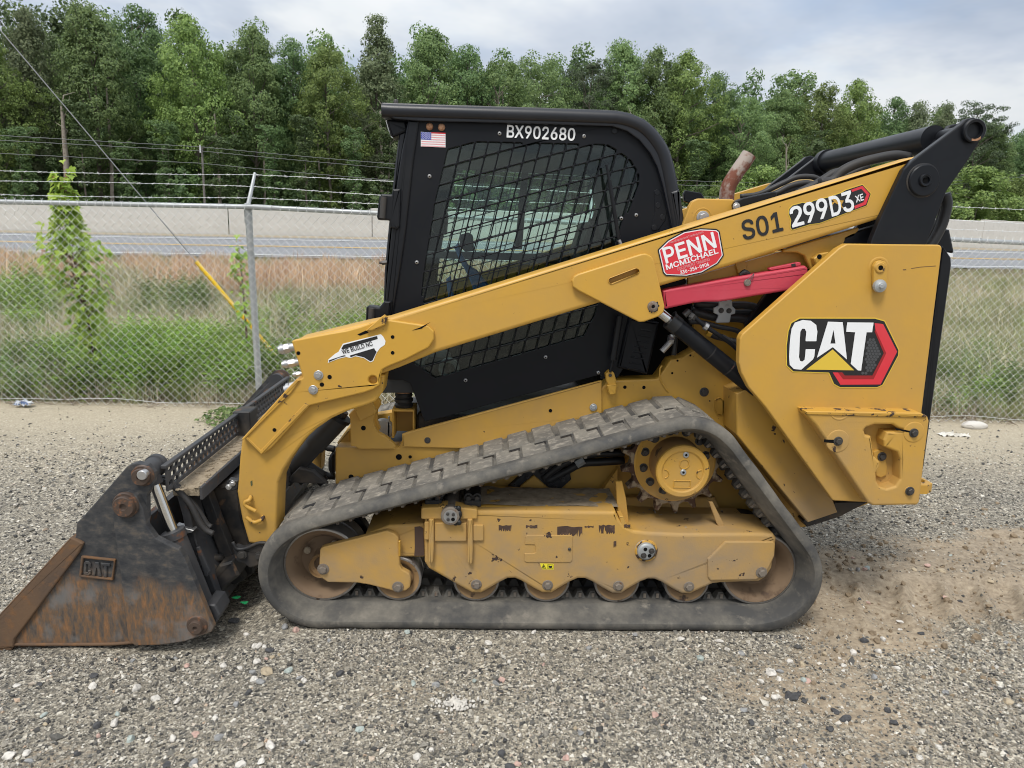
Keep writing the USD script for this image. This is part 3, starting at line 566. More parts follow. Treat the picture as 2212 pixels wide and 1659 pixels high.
TREES = [
 # kind, variant, px, ytop, s, width, label
 ('bright_broad', 0, 2, 92, 22, 90, 'pale green tree cut by the left edge of the picture'),
 ('pale_tall', 0, 92, 12, 24, 150, 'tallest pale tree at the far left, above the reddish-tipped sapling'),
 ('tall_broad', 0, 222, 14, 23, 120, 'tall tree with a forked pale trunk, second of the big trees from the left'),
 ('dark_tall', 0, 325, 27, 26, 130, 'tall dark green tree left of the broad yellowish-green crown'),
 ('bright_broad', 1, 425, 46, 23, 135, 'broad yellowish-green tree above the left utility pole'),
 ('tall_broad', 1, 558, 70, 24, 110, 'mid green tree rising above the angled arm of the fence post'),
 ('dark_tall', 1, 640, 95, 25, 95, 'darker tree in the dip of the skyline, left of the cone-shaped grey-green tree'),
 ('bright_broad', 0, 715, 100, 23, 100, 'bright crown just left of the grey-green cone-shaped tree'),
 ('pale_tall', 1, 818, 46, 25, 165, 'cone-shaped grey-green tree standing tall above the front corner of the cab roof'),
 ('tall_broad', 2, 930, 70, 25, 100, 'ragged pointed tree just right of the cone-shaped grey-green tree'),
 ('dark_tall', 0, 1008, 108, 25, 85, 'shorter dark tree between the ragged pointed tree and the round yellowish crowns'),
 ('round_topped', 0, 1075, 138, 24, 95, 'round yellowish crown above the unit number on the cab'),
 ('round_topped', 1, 1160, 128, 25, 105, 'wider round yellowish crown above the rear half of the cab roof'),
 ('pine', 0, 1262, 128, 26, 110, 'dark grey-green pine above the rear curve of the cab roof'),
 ('tall_broad', 0, 1330, 88, 27, 110, 'tall leafy tree behind the pine, highest over the rear of the cab'),
 ('tall_broad', 1, 1398, 108, 26, 85, 'narrow tree with twin tips right of the cab roof'),
 ('bright_broad', 1, 1462, 116, 25, 130, 'big leafy tree with a bare branch low on its right side, right of the cab'),
 ('dark_tall', 1, 1530, 160, 26, 60, 'slim dark pointed tree above the rusty exhaust pipe'),
 ('round_topped', 0, 1590, 215, 24, 105, 'low rounded tree standing lower than its neighbours above the exhaust pipe'),
 ('spindly', 0, 1692, 148, 29, 105, 'spindly tree whose flat top sticks out alone above the skyline'),
 ('tall_broad', 2, 1672, 195, 26, 95, 'leafy tree below the flat spindly top, above the cross tube of the lift arms'),
 ('bright_broad', 0, 1752, 180, 25, 100, 'light green tree above the middle of the cross tube'),
 ('bright_broad', 1, 1825, 176, 26, 90, 'light green tree with a rounded shoulder, above the end of the cross tube'),
 ('dark_tall', 0, 1908, 212, 27, 52, 'narrow dark evergreen left of the pale pointed trees near the right edge'),
 ('pale_tall', 0, 1958, 208, 25, 72, 'first of the pale pointed trees left of the pin of the black lever'),
 ('pale_tall', 1, 2018, 228, 26, 68, 'second pale pointed tree, just left of the pin of the black lever'),
 ('pine', 1, 2085, 218, 26, 95, 'pine directly above the pin of the black lever'),
 ('tall_broad', 0, 2128, 262, 26, 80, 'leafy tree just right of the pin of the black lever'),
 ('dark_tall', 1, 2205, 272, 28, 75, 'dark grey tree cut by the right edge of the picture'),
 ('bushy', 0, 2105, 372, 14.5, 150, 'rounded light green bush rising over the wall at the right, beside the black lever'),
 ('bushy', 1, 2195, 385, 15, 110, 'light green bush behind the wall at the right edge of the picture'),
 ('bushy', 0, 1640, 372, 15, 130, 'light green bush behind the hoses, between the exhaust pipe and the lift arm'),
 ('bushy', 1, 1555, 398, 15.5, 70, 'small light green bush left of the exhaust pipe, behind the yellow bracket'),
]
for kd, v, px, yt, s, w, lab in TREES:
    nm = {'pine': 'pine_tree', 'bushy': 'leafy_bush'}.get(kd, 'broadleaf_tree')
    tree(kd, v, px, yt, s, w, lab, nm, 'bush' if kd == 'bushy' else 'tree', group={'bushy': 'bushes behind the wall'}.get(kd, 'trees along the edge of the wood'))
# slender understorey trees along the wood's edge: trunks and low crowns one can tell apart
POS = [(60, 300), (185, 250), (280, 330), (362, 290), (478, 320), (515, 260), (590, 300), (660, 280), (765, 300), (835, 270), (1500, 330), (1745, 300), (1990, 330)]
WHERE = ['below the tallest pale tree at the far left', 'between the two big trees at the left', 'left of the crossing guy wire', 'just left of the left utility pole', 'just right of the left utility pole', 'left of the angled fence arm',
         'right of the angled fence arm', 'midway between fence arm and cab', 'left of the bare grey trunk by the cab', 'behind the cab door hinge', 'between the cab and the exhaust pipe', 'behind the cross tube of the lift arms', 'behind the black lever']
for k, ((px, yt), wh) in enumerate(zip(POS, WHERE)):
    tree('vine_clad', k, px, yt-20, 18+(k*7 % 4), 40, 'slender vine-clad trunk '+wh, 'understorey_tree', group='low trees at the foot of the wood')
# bare trunks that catch the light in front of the dark wood
trunkmat = worn('pale_bark', (.27, .235, .195), (.16, .13, .10), (.36, .32, .27), rough=.9, chip=(.48, .66), chip_scale=7, dirt_scale=3, dirt_amount=(.4, .7, .6), bump=.6, bump_scale=40)
for k, (px, y0, dx, wpx, lab) in enumerate([(141, 225, 8, 13, 'thick bare trunk below the tallest pale tree'), (240, 190, 10, 8, 'thin pale trunk running up into the forked tree'), (356, 330, 4, 6, 'leaning thin trunk left of the utility pole'),
        (473, 240, 10, 7, 'pale trunk just right of the left utility pole'), (571, 310, 2, 5, 'thin trunk right of the fence arm'), (690, 290, 4, 5, 'thin trunk midway between fence arm and cab'), (770, 300, 3, 5, 'vine-wrapped thin trunk left of the bare grey trunk'), (824, 240, 3, 8, 'straight bare grey trunk beside the cab'), (1372, 250, 3, 6, 'trunk below the leafy tree with the bare branch'), (1700, 310, 2, 5, 'trunk behind the cross tube')]):
    a = at_s(px-dx, y0, 21.5+k % 3); b = at_s(px+dx*.4, 470, 21.5+k % 3); z = float(terrain(b[0], b[1])); b[2] = z-.1
    w = wpx/F*((a-CAM)@CW)/2; t = thing('tree_trunk', lab, 'tree trunk', 'bare trunks before the wood')
    mid = (a+b)/2+[w*.6, 0, 0]; r = np.random.default_rng(k)
    part('trunk', tube(smooth_path([b, (mid+b)/2-[w*.2, 0, 0], mid, (a+mid)/2, a], 5), [w*1.15, w, w*.9, w*.7, w*.4], 10), trunkmat, t, smooth=True)
    br = [tube([mid+(a-mid)*f, mid+(a-mid)*f+[r.uniform(-.3, .3), .2, r.uniform(.3, .6)], mid+(a-mid)*f+[r.uniform(-.7, .7), .5, r.uniform(.8, 1.3)]], [w*.3, w*.2, w*.06], 5) for f in (.45, .75, .95)]
    part('branch', br, trunkmat, t)
# the wood behind reads as one mass
r = np.random.default_rng(21); inst, idx, sc, rot = [], [], [], []
for s in (33, 39, 46, 54, 64):
    for t in np.arange(-34, 95, 4.0 if s < 50 else 5.0):
        tt, ss = t+r.uniform(-1.6, 1.6)+s*.12, s+r.uniform(-2.5, 2.5); x, y = ROAD0+tt*ROAD_T+ss*ROAD_N
        inst.append((x, y, float(terrain(x, y)))); idx.append(r.integers(0, 4)); h = r.uniform(11.2, 13.6)-max(0, tt)*.010; sc.append((h*.9, h*.9, h)); rot.append(r.uniform(0, 360))
for t in np.arange(-30, 100, 1.5):                                    # undergrowth
    for s in (22.5, 28, 33):
        x, y = ROAD0+(t+r.uniform(-1, 1))*ROAD_T+(s+r.uniform(-1.8, 1.8))*ROAD_N
        inst.append((x, y, float(terrain(x, y))-.2)); idx.append(4); h = r.uniform(1.6, 3.4); sc.append((h*.8, h*.8, h)); rot.append(r.uniform(0, 360))
for s in (58, 72):
    for t in np.arange(-60, 130, 3.0):
        x, y = ROAD0+(t+r.uniform(-1, 1))*ROAD_T+(s+r.uniform(-2, 2))*ROAD_N
        inst.append((x, y, float(terrain(x, y))-.5)); idx.append(4); h = r.uniform(4.5, 7.); sc.append((h, h, h)); rot.append(r.uniform(0, 360))
for t in np.arange(-30, 100, 2.2):
    x, y = ROAD0+(t+r.uniform(-1, 1))*ROAD_T+(31+r.uniform(-1.5, 1.5))*ROAD_N
    inst.append((x, y, float(terrain(x, y))-.2)); idx.append(5); h = r.uniform(5.5, 9.5); sc.append((h*.85, h*.85, h)); rot.append(r.uniform(0, 360))
def instancer(name, protos, pos, idx, scale, rotz, label, cat):
    pi = UsdGeom.PointInstancer.Define(stage, newpath(None, name)); pp = []
    for k, (mesh, m, sm) in enumerate(protos):
        path = f'{pi.GetPath()}/kind' + (f'_{k:03d}' if k else ''); UsdGeom.Xform.Define(stage, path)
        for j, (me, mt, s_) in enumerate(zip(mesh, m, sm) if isinstance(mesh, list) else [(mesh, m, sm)]): tones(usdkit.mesh(stage, f'{path}/{["leaves", "stems"][j]}', me, mt, smooth=s_), me) if s_ is False else usdkit.mesh(stage, f'{path}/{["leaves", "stems"][j]}', me, mt, smooth=s_)
        pp.append(path)
    pi.CreatePrototypesRel().SetTargets([Sdf.Path(p) for p in pp])
    pi.CreatePositionsAttr(Vt.Vec3fArray.FromNumpy(np.array(pos, np.float32))); pi.CreateProtoIndicesAttr(Vt.IntArray.FromNumpy(np.array(idx, np.int32)))
    pi.CreateScalesAttr(Vt.Vec3fArray.FromNumpy(np.array(scale, np.float32)))
    a = np.radians(rotz)/2; pi.CreateOrientationsAttr(Vt.QuathArray([Gf.Quath(float(math.cos(x)), 0, 0, float(math.sin(x))) for x in a]))
    return tag(pi, label, cat, kind='stuff')
wp = []
for k, (prof, leaf, sd) in enumerate(((tall, 'dark', 31), (tall, 'broad', 32), (oval, 'dark', 33), (cone, 'broad', 34))):
    m, C = make_crown(sd, prof, 130, 72, .060, .0098, .25); wp.append(([m, make_trunk(sd, .85, .014, C, 10)], [LEAF[leaf], bark], [False, True]))
m, C = make_crown(35, lambda h: max(0, 1-((h-.4)/.62)**2)**.5, 60, 34, .13, .038, .5); wp.append(([m, make_trunk(35, .5, .02, C, 4)], [LEAF['dark'], bark], [False, True]))
m, C = make_crown(36, oval, 90, 34, .07, .02, .25); wp.append(([m, make_trunk(36, .8, .012, C, 8)], [LEAF['dark'], bark], [False, True]))
instancer('wood_behind', wp, inst, idx, sc, rot, 'dense dark wood filling the space behind the front row of trees', 'wood')

# ------------------------------------------------------------------ field plants
def blades(seed, n, h, spread, lean, w, curl=.5):
    r = np.random.default_rng(seed); V, Fc = [], []
    for k in range(n):
        a = r.uniform(0, 2*math.pi); b = r.normal(0, spread, 2); H = h*r.uniform(.5, 1.15); d = np.array([math.cos(a), math.sin(a)])*lean*r.uniform(.2, 1.3)*H
        side = np.array([-math.sin(a), math.cos(a), 0])*w*r.uniform(.7, 1.3); p0 = np.array([*b, -.02]); p1 = np.array([*(b+d*.35), H*.6]); p2 = np.array([*(b+d), H*(1-curl*.3*r.uniform(0, 1))])
        i = len(V); V += [p0-side, p0+side, p1-side*.8, p1+side*.8, p2]; Fc += [[i, i+1, i+3], [i, i+3, i+2], [i+2, i+3, i+4]]
    return T(V, Fc)
def feathery(seed, n, h, leaf):
    """An upright weed: stems ringed with narrow pointed leaves"""
    r = np.random.default_rng(seed); V, Fc = [], []
    for k in range(n):
        b = r.normal(0, .07, 2); H = h*r.uniform(.55, 1.1); ln = r.normal(0, .10, 2)
        for j in range(22):
            z = H*(.12+.88*j/21); c = np.array([*(b+ln*z/H*.8), z]); a = j*2.4+r.uniform(-.3, .3); L_ = leaf*(.65+.6*math.sin(math.pi*min(1, .25+j/24)))*r.uniform(.8, 1.2)
            d = np.array([math.cos(a), math.sin(a), .25+.5*j/21]); d /= np.linalg.norm(d); sd = np.cross(d, [0, 0, 1]); sd /= np.linalg.norm(sd); dr = np.array([0, 0, -.25*L_])
            i = len(V); V += [c, c+d*L_*.45+sd*L_*.17, c+d*L_+dr, c+d*L_*.45-sd*L_*.17]; Fc += [[i, i+1, i+2], [i, i+2, i+3]]
        i = len(V); V += [np.array([*b, -.02])-[.003, 0, 0], np.array([*b, -.02])+[.003, 0, 0], np.array([*(b+ln*.8), H])]; Fc += [[i, i+1, i+2]]
    return T(V, Fc)
weedmat = leafmat('weed_bright_green', (.22, .36, .062), (.33, .48, .09), (.12, .21, .04), trans=.35, obj=.3)
weedmat2 = leafmat('weed_dull_green', (.135, .20, .065), (.21, .28, .095), (.075, .12, .04), trans=.3, obj=.35)
greengrass = leafmat('field_green_grass', (.24, .275, .11), (.36, .385, .17), (.14, .17, .07), trans=.3, obj=.4)
drygrass = leafmat('field_dry_grass', (.46, .395, .255), (.64, .57, .41), (.28, .235, .15), trans=.25, obj=.35)
reedmat = leafmat('russet_dry_sedge', (.55, .37, .235), (.70, .52, .36), (.36, .235, .15), trans=.25, obj=.3)
protos = [(blades(k, 26, .42, .07, .55, .0035), greengrass, False) for k in (1, 2)] + [(blades(k+5, 24, .50, .08, .75, .003, 1), drygrass, False) for k in (1, 2)] + \
         [(blades(9, 26, .62, .09, .35, .006), reedmat, False), (blades(10, 22, .36, .10, 1.2, .0035, 1.2), drygrass, False)]
r = np.random.default_rng(5); pos, idx, sc, rot = [], [], [], []
def yroad(x): return ROAD0[1]+(x-ROAD0[0])*.40848
d = 6.75+r.uniform(0, 30.25, 60000)*r.uniform(.10, 1, 60000); x = r.uniform(-.78, .80, 60000)*d; y = CAM[1]+d
ok = (y > 4.0) & (y < yroad(x)-.75); x, y = x[ok][:15500], y[ok][:15500]; n = len(x)
n1 = meshkit.fbm(np.stack([x*.55, y*.8, 0*x+2], -1), 3, 3); n2 = meshkit.fbm(np.stack([x*1.3, y*1.3, 0*x+7], -1), 2, 9); q = (y-4)/(yroad(x)-4); zt = terrain(x, y)
for k in range(n):
    russet = (.44 < q[k] < .80) and (n1[k] > .36 + .10*abs(x[k]+2)/4) and x[k] < 4.5
    if russet and r.uniform() < .86: j = 4
    elif q[k] > .90: j = r.choice([0, 1, 5])
    elif x[k] > 2: j = r.choice([0, 1, 2, 5], p=[.36, .3, .2, .14]) if n2[k] < .56 else r.choice([2, 3, 5])
    else: j = r.choice([0, 1, 2, 3, 5], p=[.15, .14, .27, .22, .22]) if n2[k] > .40 else r.choice([0, 1, 2, 3])
    s = r.uniform(.7, 1.25)*(.24 if q[k] > .84 else .62 if q[k] > .6 else 1)*(.62 if y[k] < 5.4 else .9)
    pos.append((x[k], y[k], zt[k])); idx.append(j); sc.append((s, s, s*r.uniform(.8, 1.15))); rot.append(r.uniform(0, 360))
instancer('meadow_grass', protos, pos, idx, sc, rot, 'mixed green, straw-coloured and russet grasses covering the slope between fence and road', 'grass')
protos = [(feathery(k, 6, .50, .10), weedmat, False) for k in (1, 2, 3)] + [(feathery(k+4, 5, .48, .085), weedmat2, False) for k in (1, 2)]
pos, idx, sc, rot = [], [], [], []
def weeds(n, px0, px1, py0, py1, ks, smin, smax, f=None):
    u, v = r.uniform(px0, px1, n*6), r.uniform(py0, py1, n*6)
    if f is not None:
        keep = r.uniform(size=n*6) < np.array([f(a, b) for a, b in zip(u, v)]); u, v = u[keep], v[keep]
    u, v = u[:n], v[:n]; nn = meshkit.fbm(np.stack([u*.022, v*.05, 0*u+n], -1), 3, 4); keep = r.uniform(size=len(u)) < np.clip((nn-.40)*9, .08, 1); u, v = u[keep], v[keep]; d = CW + ((u-1106)/F)[:, None]*CR - ((v-829.5)/F)[:, None]*CU; z = np.zeros(len(u))
    for _ in range(8):
        q = CAM + d*((z-CAM[2])/d[:, 2])[:, None]; z = .5*z+.5*np.clip(terrain(q[:, 0], np.maximum(q[:, 1], 4.02)), -.1, 1.2)
    for p, zz in zip(q, z):
        if p[1] < 4.02: continue
        pos.append((p[0], p[1], zz)); idx.append(r.choice(ks)); s = r.uniform(smin, smax); sc.append((s, s, s)); rot.append(r.uniform(0, 360))
blob = lambda cx, cy, rx, ry: (lambda u, v: math.exp(-((u-cx)/rx)**2-((v-cy)/ry)**2))
weeds(620, 160, 560, 775, 868, [0, 1, 2, 0, 1], .7, 1.15, blob(390, 812, 170, 55))
weeds(130, 0, 220, 790, 868, [0, 3, 4], .6, 1.0)
weeds(260, 555, 840, 700, 862, [0, 1, 3, 4], .7, 1.15)
weeds(150, 0, 900, 660, 790, [3, 4, 3, 4, 1], .5, .95)
weeds(170, 2000, 2230, 770, 905, [0, 3, 4, 4], .5, .95, blob(2090, 850, 120, 50))
weeds(80, 0, 115, 620, 760, [0, 1, 3], .75, 1.35)
weeds(34, 380, 450, 655, 720, [3, 4], .9, 1.4, blob(405, 690, 30, 30))
weeds(20, 285, 345, 650, 735, [3, 4], .8, 1.3, blob(315, 690, 25, 30))
instancer('field_weeds', protos, pos, idx, sc, rot, 'leafy bright green weeds crowding the foot of the slope behind the fence', 'weeds')
# dead straw lying along the foot of the fence
V = []
for k in range(1500):
    x = r.uniform(-6, 6.5); y = FY+r.normal(.10, .13); a = r.uniform(0, math.pi); l = r.uniform(.04, .16)
    d = np.array([math.cos(a), .5*math.sin(a), r.uniform(-.1, .35)])*l; p = np.array([x, y, r.uniform(-.005, .05)])
    V.append(tube([p, p+d*.5+[0, 0, .012], p+d], .0016, 3, caps=False))
strawmat = leafmat('dead_straw', (.16, .115, .08), (.26, .20, .14), (.09, .065, .05), trans=.1)
part('dead_straw', V, strawmat, smooth=False, label='matted dead brown straw along the foot of the chain link fence', cat='straw', kind='stuff')

# maple saplings growing behind the fence
MAPLE = np.array([(0, 0), (.16, -.10), (.42, -.06), (.34, .10), (.52, .22), (.50, .42), (.30, .42), (.26, .60), (.12, .62), (0, 1.0)]); MAPLE = np.vstack([MAPLE, MAPLE[-2:0:-1]*[-1, 1]])
MTRI = mapbox_earcut.triangulate_float64(MAPLE, np.array([len(MAPLE)], np.uint32)).reshape(-1, 3)
def maple_leaf(c, d, nrm, s):
    d = d/np.linalg.norm(d); x = np.cross(d, nrm); x /= np.linalg.norm(x); n = np.cross(x, d)
    v = c + s*(MAPLE[:, :1]*x + MAPLE[:, 1:]*d) + n*(-.35*s*(MAPLE[:, 1:]**2) + .25*s*abs(MAPLE[:, :1])); return v
mapleg = leafmat('maple_leaf_green', (.27, .42, .065), (.40, .54, .10), (.15, .26, .045), trans=.4, obj=.0)
mapler = leafmat('maple_leaf_red_tip', (.50, .24, .15), (.50, .34, .16), (.42, .17, .11), trans=.4, obj=.0)
twig = mat('sapling_twig', (.12, .075, .05), .8)
def sapling(spine, n, leaf, spread, label, tips=4, seed=3):
    r = np.random.default_rng(seed); t = thing('maple_sapling', label, 'sapling'); sp = smooth_path(spine, 6)
    part('stem', tube(sp, [.012, .010, .007, .003], 6), twig, t, smooth=True)
    V, Fc, R, RF, tw = [], [], [], [], []
    side = [spread(f) for f in np.linspace(0, 1, 50)]
    for k in range(n):
        f = r.uniform(.03, 1)**.9; b = sp[int(f*(len(sp)-1))]; a = r.uniform(0, 2*math.pi); q = spread(f)*math.sqrt(r.uniform(.05, 1))*(.45+.85*abs(math.sin(1.5*a+f*9))+r.uniform(0, .25))
        c = b+[q*math.cos(a), q*.7*math.sin(a), r.normal(0, .07)]
        if k % 5 == 0: tw.append(tube([b-[0, 0, q*.5], (b+c)/2, c], [.004, .003, .0015], 4))
        top = (f > .95 and r.uniform() < .4) or r.uniform() < .012
        d = np.array([math.cos(a), math.sin(a), -.5+r.normal(0, .4)]); nr = np.array([0, -.35, 1])+r.normal(0, .35, 3); s = leaf*r.uniform(.6, 1.25)*(.6 if top else 1)
        L_, G = (R, RF) if top else (V, Fc)
        G.append(MTRI+len(MAPLE)*len(L_)); L_.append(maple_leaf(c, d, nr, s))
    part('leaves', T(np.vstack(V), np.vstack(Fc)), mapleg, t, smooth=False); part('young_leaves', T(np.vstack(R), np.vstack(RF)), mapler, t, smooth=False, label='reddish young leaves at the tips')
    part('twig', tw, twig, t)
    return t
SY = 4.5
P_ = lambda x, y: onY('d', x, y, SY)
sapling([P_(205, 790), P_(190, 690), P_(170, 600), P_(150, 520), P_(142, 450), P_(138, 385)], 760, .080, lambda f: .07+.21*math.exp(-((f-.47)/.20)**2), 'bushy maple sapling with red tips growing up behind the fence at the left', seed=3)
P_ = lambda x, y: onY('d', x, y, 5.0)
sapling([P_(535, 760), P_(528, 660), P_(522, 590), P_(515, 540)], 110, .066, lambda f: .04+.07*math.exp(-((f-.6)/.25)**2), 'small maple sapling behind the fence post', seed=8)
# green runner creeping out under the fence
V, Fc = [], []
t = thing('creeping_weed', 'small green weed creeping out over the gravel under the fence, behind the bucket', 'weed')
r = np.random.default_rng(4); st = []
for k in range(9):
    a = onZ('d', 505+k*5, 886, .01); b = onZ('d', 420+k*14+r.uniform(-10, 10), 918-abs(k-3)*4, .02); path = smooth_path([a, (a+b)/2+[0, 0, .05], b], 8); st.append(tube(path, .002, 4))
    for p in path[::1]:
        for j in range(3):
            V.append(p+r.normal(0, .02, 3)*[1, 1, .4])
v, f = leaf_quads(np.array(V), .02, r); part('leaves', T(v, f), weedmat2, t, smooth=False); part('stem', st, weedmat2, t)
# ================================================================== THE TRACK LOADER
LO = thing('track_loader', 'yellow and black compact track loader with four-in-one bucket, parked on the gravel', 'track loader')
YC = 1.018                                                      # the machine's centre plane
def both(name, mesh, mat, parent=LO, **k):
    a = part(name, mesh, mat, parent, **k); part(name, mirror(trimesh.util.concatenate(mesh) if isinstance(mesh, list) else mesh), mat, parent, **k); return a

# ---------------------------------------------------------------- tracks
cF, cR, cS = onY('d', 697, 1227, .11)[[0, 2]], onY('3', 1638, 1216, .11)[[0, 2]], onY('3', 1085, 522, .23)[[0, 2]]
cF[1] = cR[1] = .245
R_ID, TH = .165, .080
def belt_path(extra):
    """The belt's line, extra outside the wheels, as a closed polyline of even steps (x, z), clockwise from the lower front"""
    h = unary_union([Point(*cF).buffer(R_ID+extra, 48), Point(*cR).buffer(R_ID+extra, 48), Point(*cS).buffer(.168+extra, 48)]).convex_hull
    ring = shapely.geometry.polygon.orient(h, -1).exterior; n = 480
    return np.array([ring.interpolate(k/n, normalized=True).coords[0] for k in range(n)])
def frame_at(path, d):
    """point, tangent and outward normal at the distance d along the closed path"""
    seg = np.linalg.norm(np.roll(path, -1, 0)-path, axis=1); cum = np.concatenate([[0], np.cumsum(seg)]); d = d % cum[-1]
    i = min(np.searchsorted(cum, d, 'right')-1, len(path)-1); a, b = path[i], path[(i+1) % len(path)]; t = (b-a)/np.linalg.norm(b-a)
    return a+t*(d-cum[i]), t, np.array([-t[1], t[0]]), cum[-1]
PIN, POUT = belt_path(0.), belt_path(TH-.010)
def belt_mesh():
    yb = [0, .004, .012, .45, .457, .457]; n = len(PIN); V = []
    nrm = np.array([frame_at(POUT, frame_at(POUT, 0)[3]*k/n)[2] for k in range(n)])
    prof = [(.0, .68), (.003, .88), (.012, 1.04), (.028, 1.12), (.062, 1.12), (.074, 1.0), (.383, 1.0), (.43, 1.0), (.446, .96), (.454, .86), (.457, .62), (.452, .30), (.37, .02), (.35, 0), (.11, 0), (.095, .02), (.012, .47), (.002, .56)]
    for y, f in prof:
        q = PIN + (POUT-PIN)*f; q = q + np.where(f > .9, 1, 0)*np.stack([meshkit.noise(np.column_stack([q*14, np.full(n, y*9)]), 3)*.004-.002]*2, 1)
        V.append(np.column_stack([q[:, 0], np.full(n, y), q[:, 1]]))
    m = len(prof); V = np.vstack(V); i = np.arange(n); j = (i+1) % n; f = []
    for k in range(m):
        l = (k+1) % m; f.append(quads(np.stack([k*n+i, k*n+j, l*n+j, l*n+i], 1)))
    return T(V, np.vstack(f))
def on_belt(path, d, pts):
    """local (along, y, out) points carried onto the belt at distance d"""
    pts = np.asarray(pts, float); out = []
    for a, y, o in pts:
        p, t, n, _ = frame_at(path, d+a); q = p+n*o; out.append((q[0], y, q[1]))
    return np.array(out)
_, _, _, LEN = frame_at(POUT, 0); NP = 48; PITCH_ = LEN/NP
def wedge(path, d, a0, a1, y0, y1, h, ta=.010, ty=.010, base=-.004):
    return hull_points(on_belt(path, d, [(a, y, base) for a in (a0, a1) for y in (y0, y1)] + [(a, y, h) for a in (a0+ta, a1-ta) for y in (y0+ty, y1-ty)]))
for side in range(2):
    tr = part('track', belt_mesh() if side == 0 else mirror(belt_mesh()), rubber_side, LO, smooth=40)
    fl = (lambda m: m) if side == 0 else mirror
    for k in range(NP):
        d = k*PITCH_
        part('tread_block', fl(wedge(POUT, d, .0, PITCH_*.95, .058, .192, .0075+RNG.uniform(-.002, .002), .006, .005)), rubber, tr, smooth=20)
        part('tread_block', fl(wedge(POUT, d+PITCH_*.5, .0, PITCH_*.90, .236, .450, .0085+RNG.uniform(-.003, .004), .010, .005)), rubber, tr, smooth=20)
        part('tread_bridge', fl(wedge(POUT, d+PITCH_*.02, .0, PITCH_*.55, .186, .242, .0072, .004, .004)), rubber, tr, smooth=20)
        part('tread_slot', fl(wedge(POUT, d+PITCH_*.53, .0, PITCH_*.45, .193, .235, .0015, .001, .001)), hose_rubber, tr, smooth=False)
    if side == 0:
        for k in range(NP*2):
            d = k*LEN/(NP*2)
            path = PIN[::1]; lug = lambda y0, y1: hull_points(on_belt(PIN, d, [(a, y, .002) for a in (-.026, .026) for y in (y0, y1)] + [(a, y, -.027) for a in (-.010, .010) for y in (y0+.014, y1-.014)]))
            part('drive_lug', lug(.150, .205), rubber_side, tr, smooth=20); part('drive_lug', lug(.255, .31), rubber_side, tr, smooth=20)
            part('lug_core', hull_points(on_belt(PIN, d, [(a, y, o) for a in (-.006, .006) for y in (.147, .152) for o in (-.004, -.025)])), oldbolt, tr, smooth=False)

# ---------------------------------------------------------------- wheels
def dish(c, R, y, depth, hub, m1, m2, name, rim=.012):
    w = thing(name, parent=LO)
    part('rim', lathe([(R-.010, y), (R-.003, y+.001), (R, y+.004), (R, y+.085), (R-.03, y+.09)], c, 56), m2, w, smooth=30)
    part('dish', lathe([(R-.010, y+.0015), (R-.020, y+.006), (R-.034, y+.018), (R*.62, y+depth), (hub*1.35, y+depth), (hub*1.2, y+depth-.012), (hub, y+depth-.03), (hub*.8, y+depth-.034), (0, y+depth-.034)], c, 48), m1, w, smooth=30)
    part('far_flange', lathe([(R*.5, y+.235), (R*.97, y+.236), (R, y+.242), (R, y+.30), (R*.5, y+.31), (R*.5, y+.235)], c, 40), dirty_black, w, smooth=30)
    part('inner_flange', lathe([(R*.8, y+.10), (R, y+.105), (R, y+.18), (R*.8, y+.19), (R*.8, y+.10)], c, 40), m2, w, smooth=30)
    return w
wF = dish(cF, R_ID, .105, .070, .040, wheel_rust, worn_rim, 'idler_wheel'); wR = dish(cR, R_ID, .105, .070, .040, wheel_rust, worn_rim, 'idler_wheel')
for ang in (150, 60):                                             # the two ports of the front idler
    q = cF + .085*np.array([math.cos(math.radians(ang)), math.sin(math.radians(ang))])
    part('port_plug', lathe([(0, .149), (.013, .149), (.016, .154), (.016, .158)], q, 16), caked, wF)
ROLL_C = [onY('d', x, 1262, .11)[[0, 2]] for x in (860, 1029, 1181, 1332, 1483)]
for c in ROLL_C:
    c[1] = .182
    dish(c, .100, .108, .038, .030, wheel_tan, worn_rim, 'track_roller')
    part('roller_flange', lathe([(.03, .215), (.092, .216), (.092, .26), (.03, .262)], c, 30), dirty_black, LO)

# ---------------------------------------------------------------- undercarriage frame
def Dd(Y, *p): return xz('d', Y, *p)
UC = part('undercarriage_frame', plate(rounded(Dd(.075, (917, 1102), (917, 1215), (926, 1229), (1005, 1274), (1020, 1282), (1040, 1282), (1058, 1272), (1080, 1259), (1096, 1251), (1112, 1250), (1126, 1256), (1158, 1275), (1172, 1282), (1192, 1282), (1208, 1272),
        (1232, 1258), (1248, 1251), (1264, 1251), (1278, 1257), (1310, 1276), (1323, 1283), (1343, 1283), (1358, 1273), (1384, 1258), (1400, 1252), (1414, 1252), (1428, 1258), (1460, 1277), (1474, 1284), (1492, 1284), (1510, 1275), (1540, 1262), (1556, 1260),
        (1640, 1257), (1655, 1248), (1668, 1228), (1678, 1163), (1672, 1154), (1640, 1152), (1470, 1153), (1400, 1150), (1368, 1146), (1350, 1136), (1338, 1122), (1330, 1105)), .004), .075, .30, .014, steps=4), yellow_low, LO)
bx = lambda name, a, b, y0, y1, m=yellow_low, bev=.006, par=LO: part(name, boxm(min(a[0], b[0]), max(a[0], b[0]), y0, y1, min(a[1], b[1]), max(a[1], b[1]), bev), m, par)
a, b = Dd(.14, (930, 1140))[0], Dd(.14, (1345, 1095))[0]
part('beam_top', plate(rounded(Dd(.10, (920, 1130), (920, 1098), (1060, 1097), (1330, 1104), (1340, 1130)), .01), .10, .37, .028, steps=5), yellow_chip, UC)
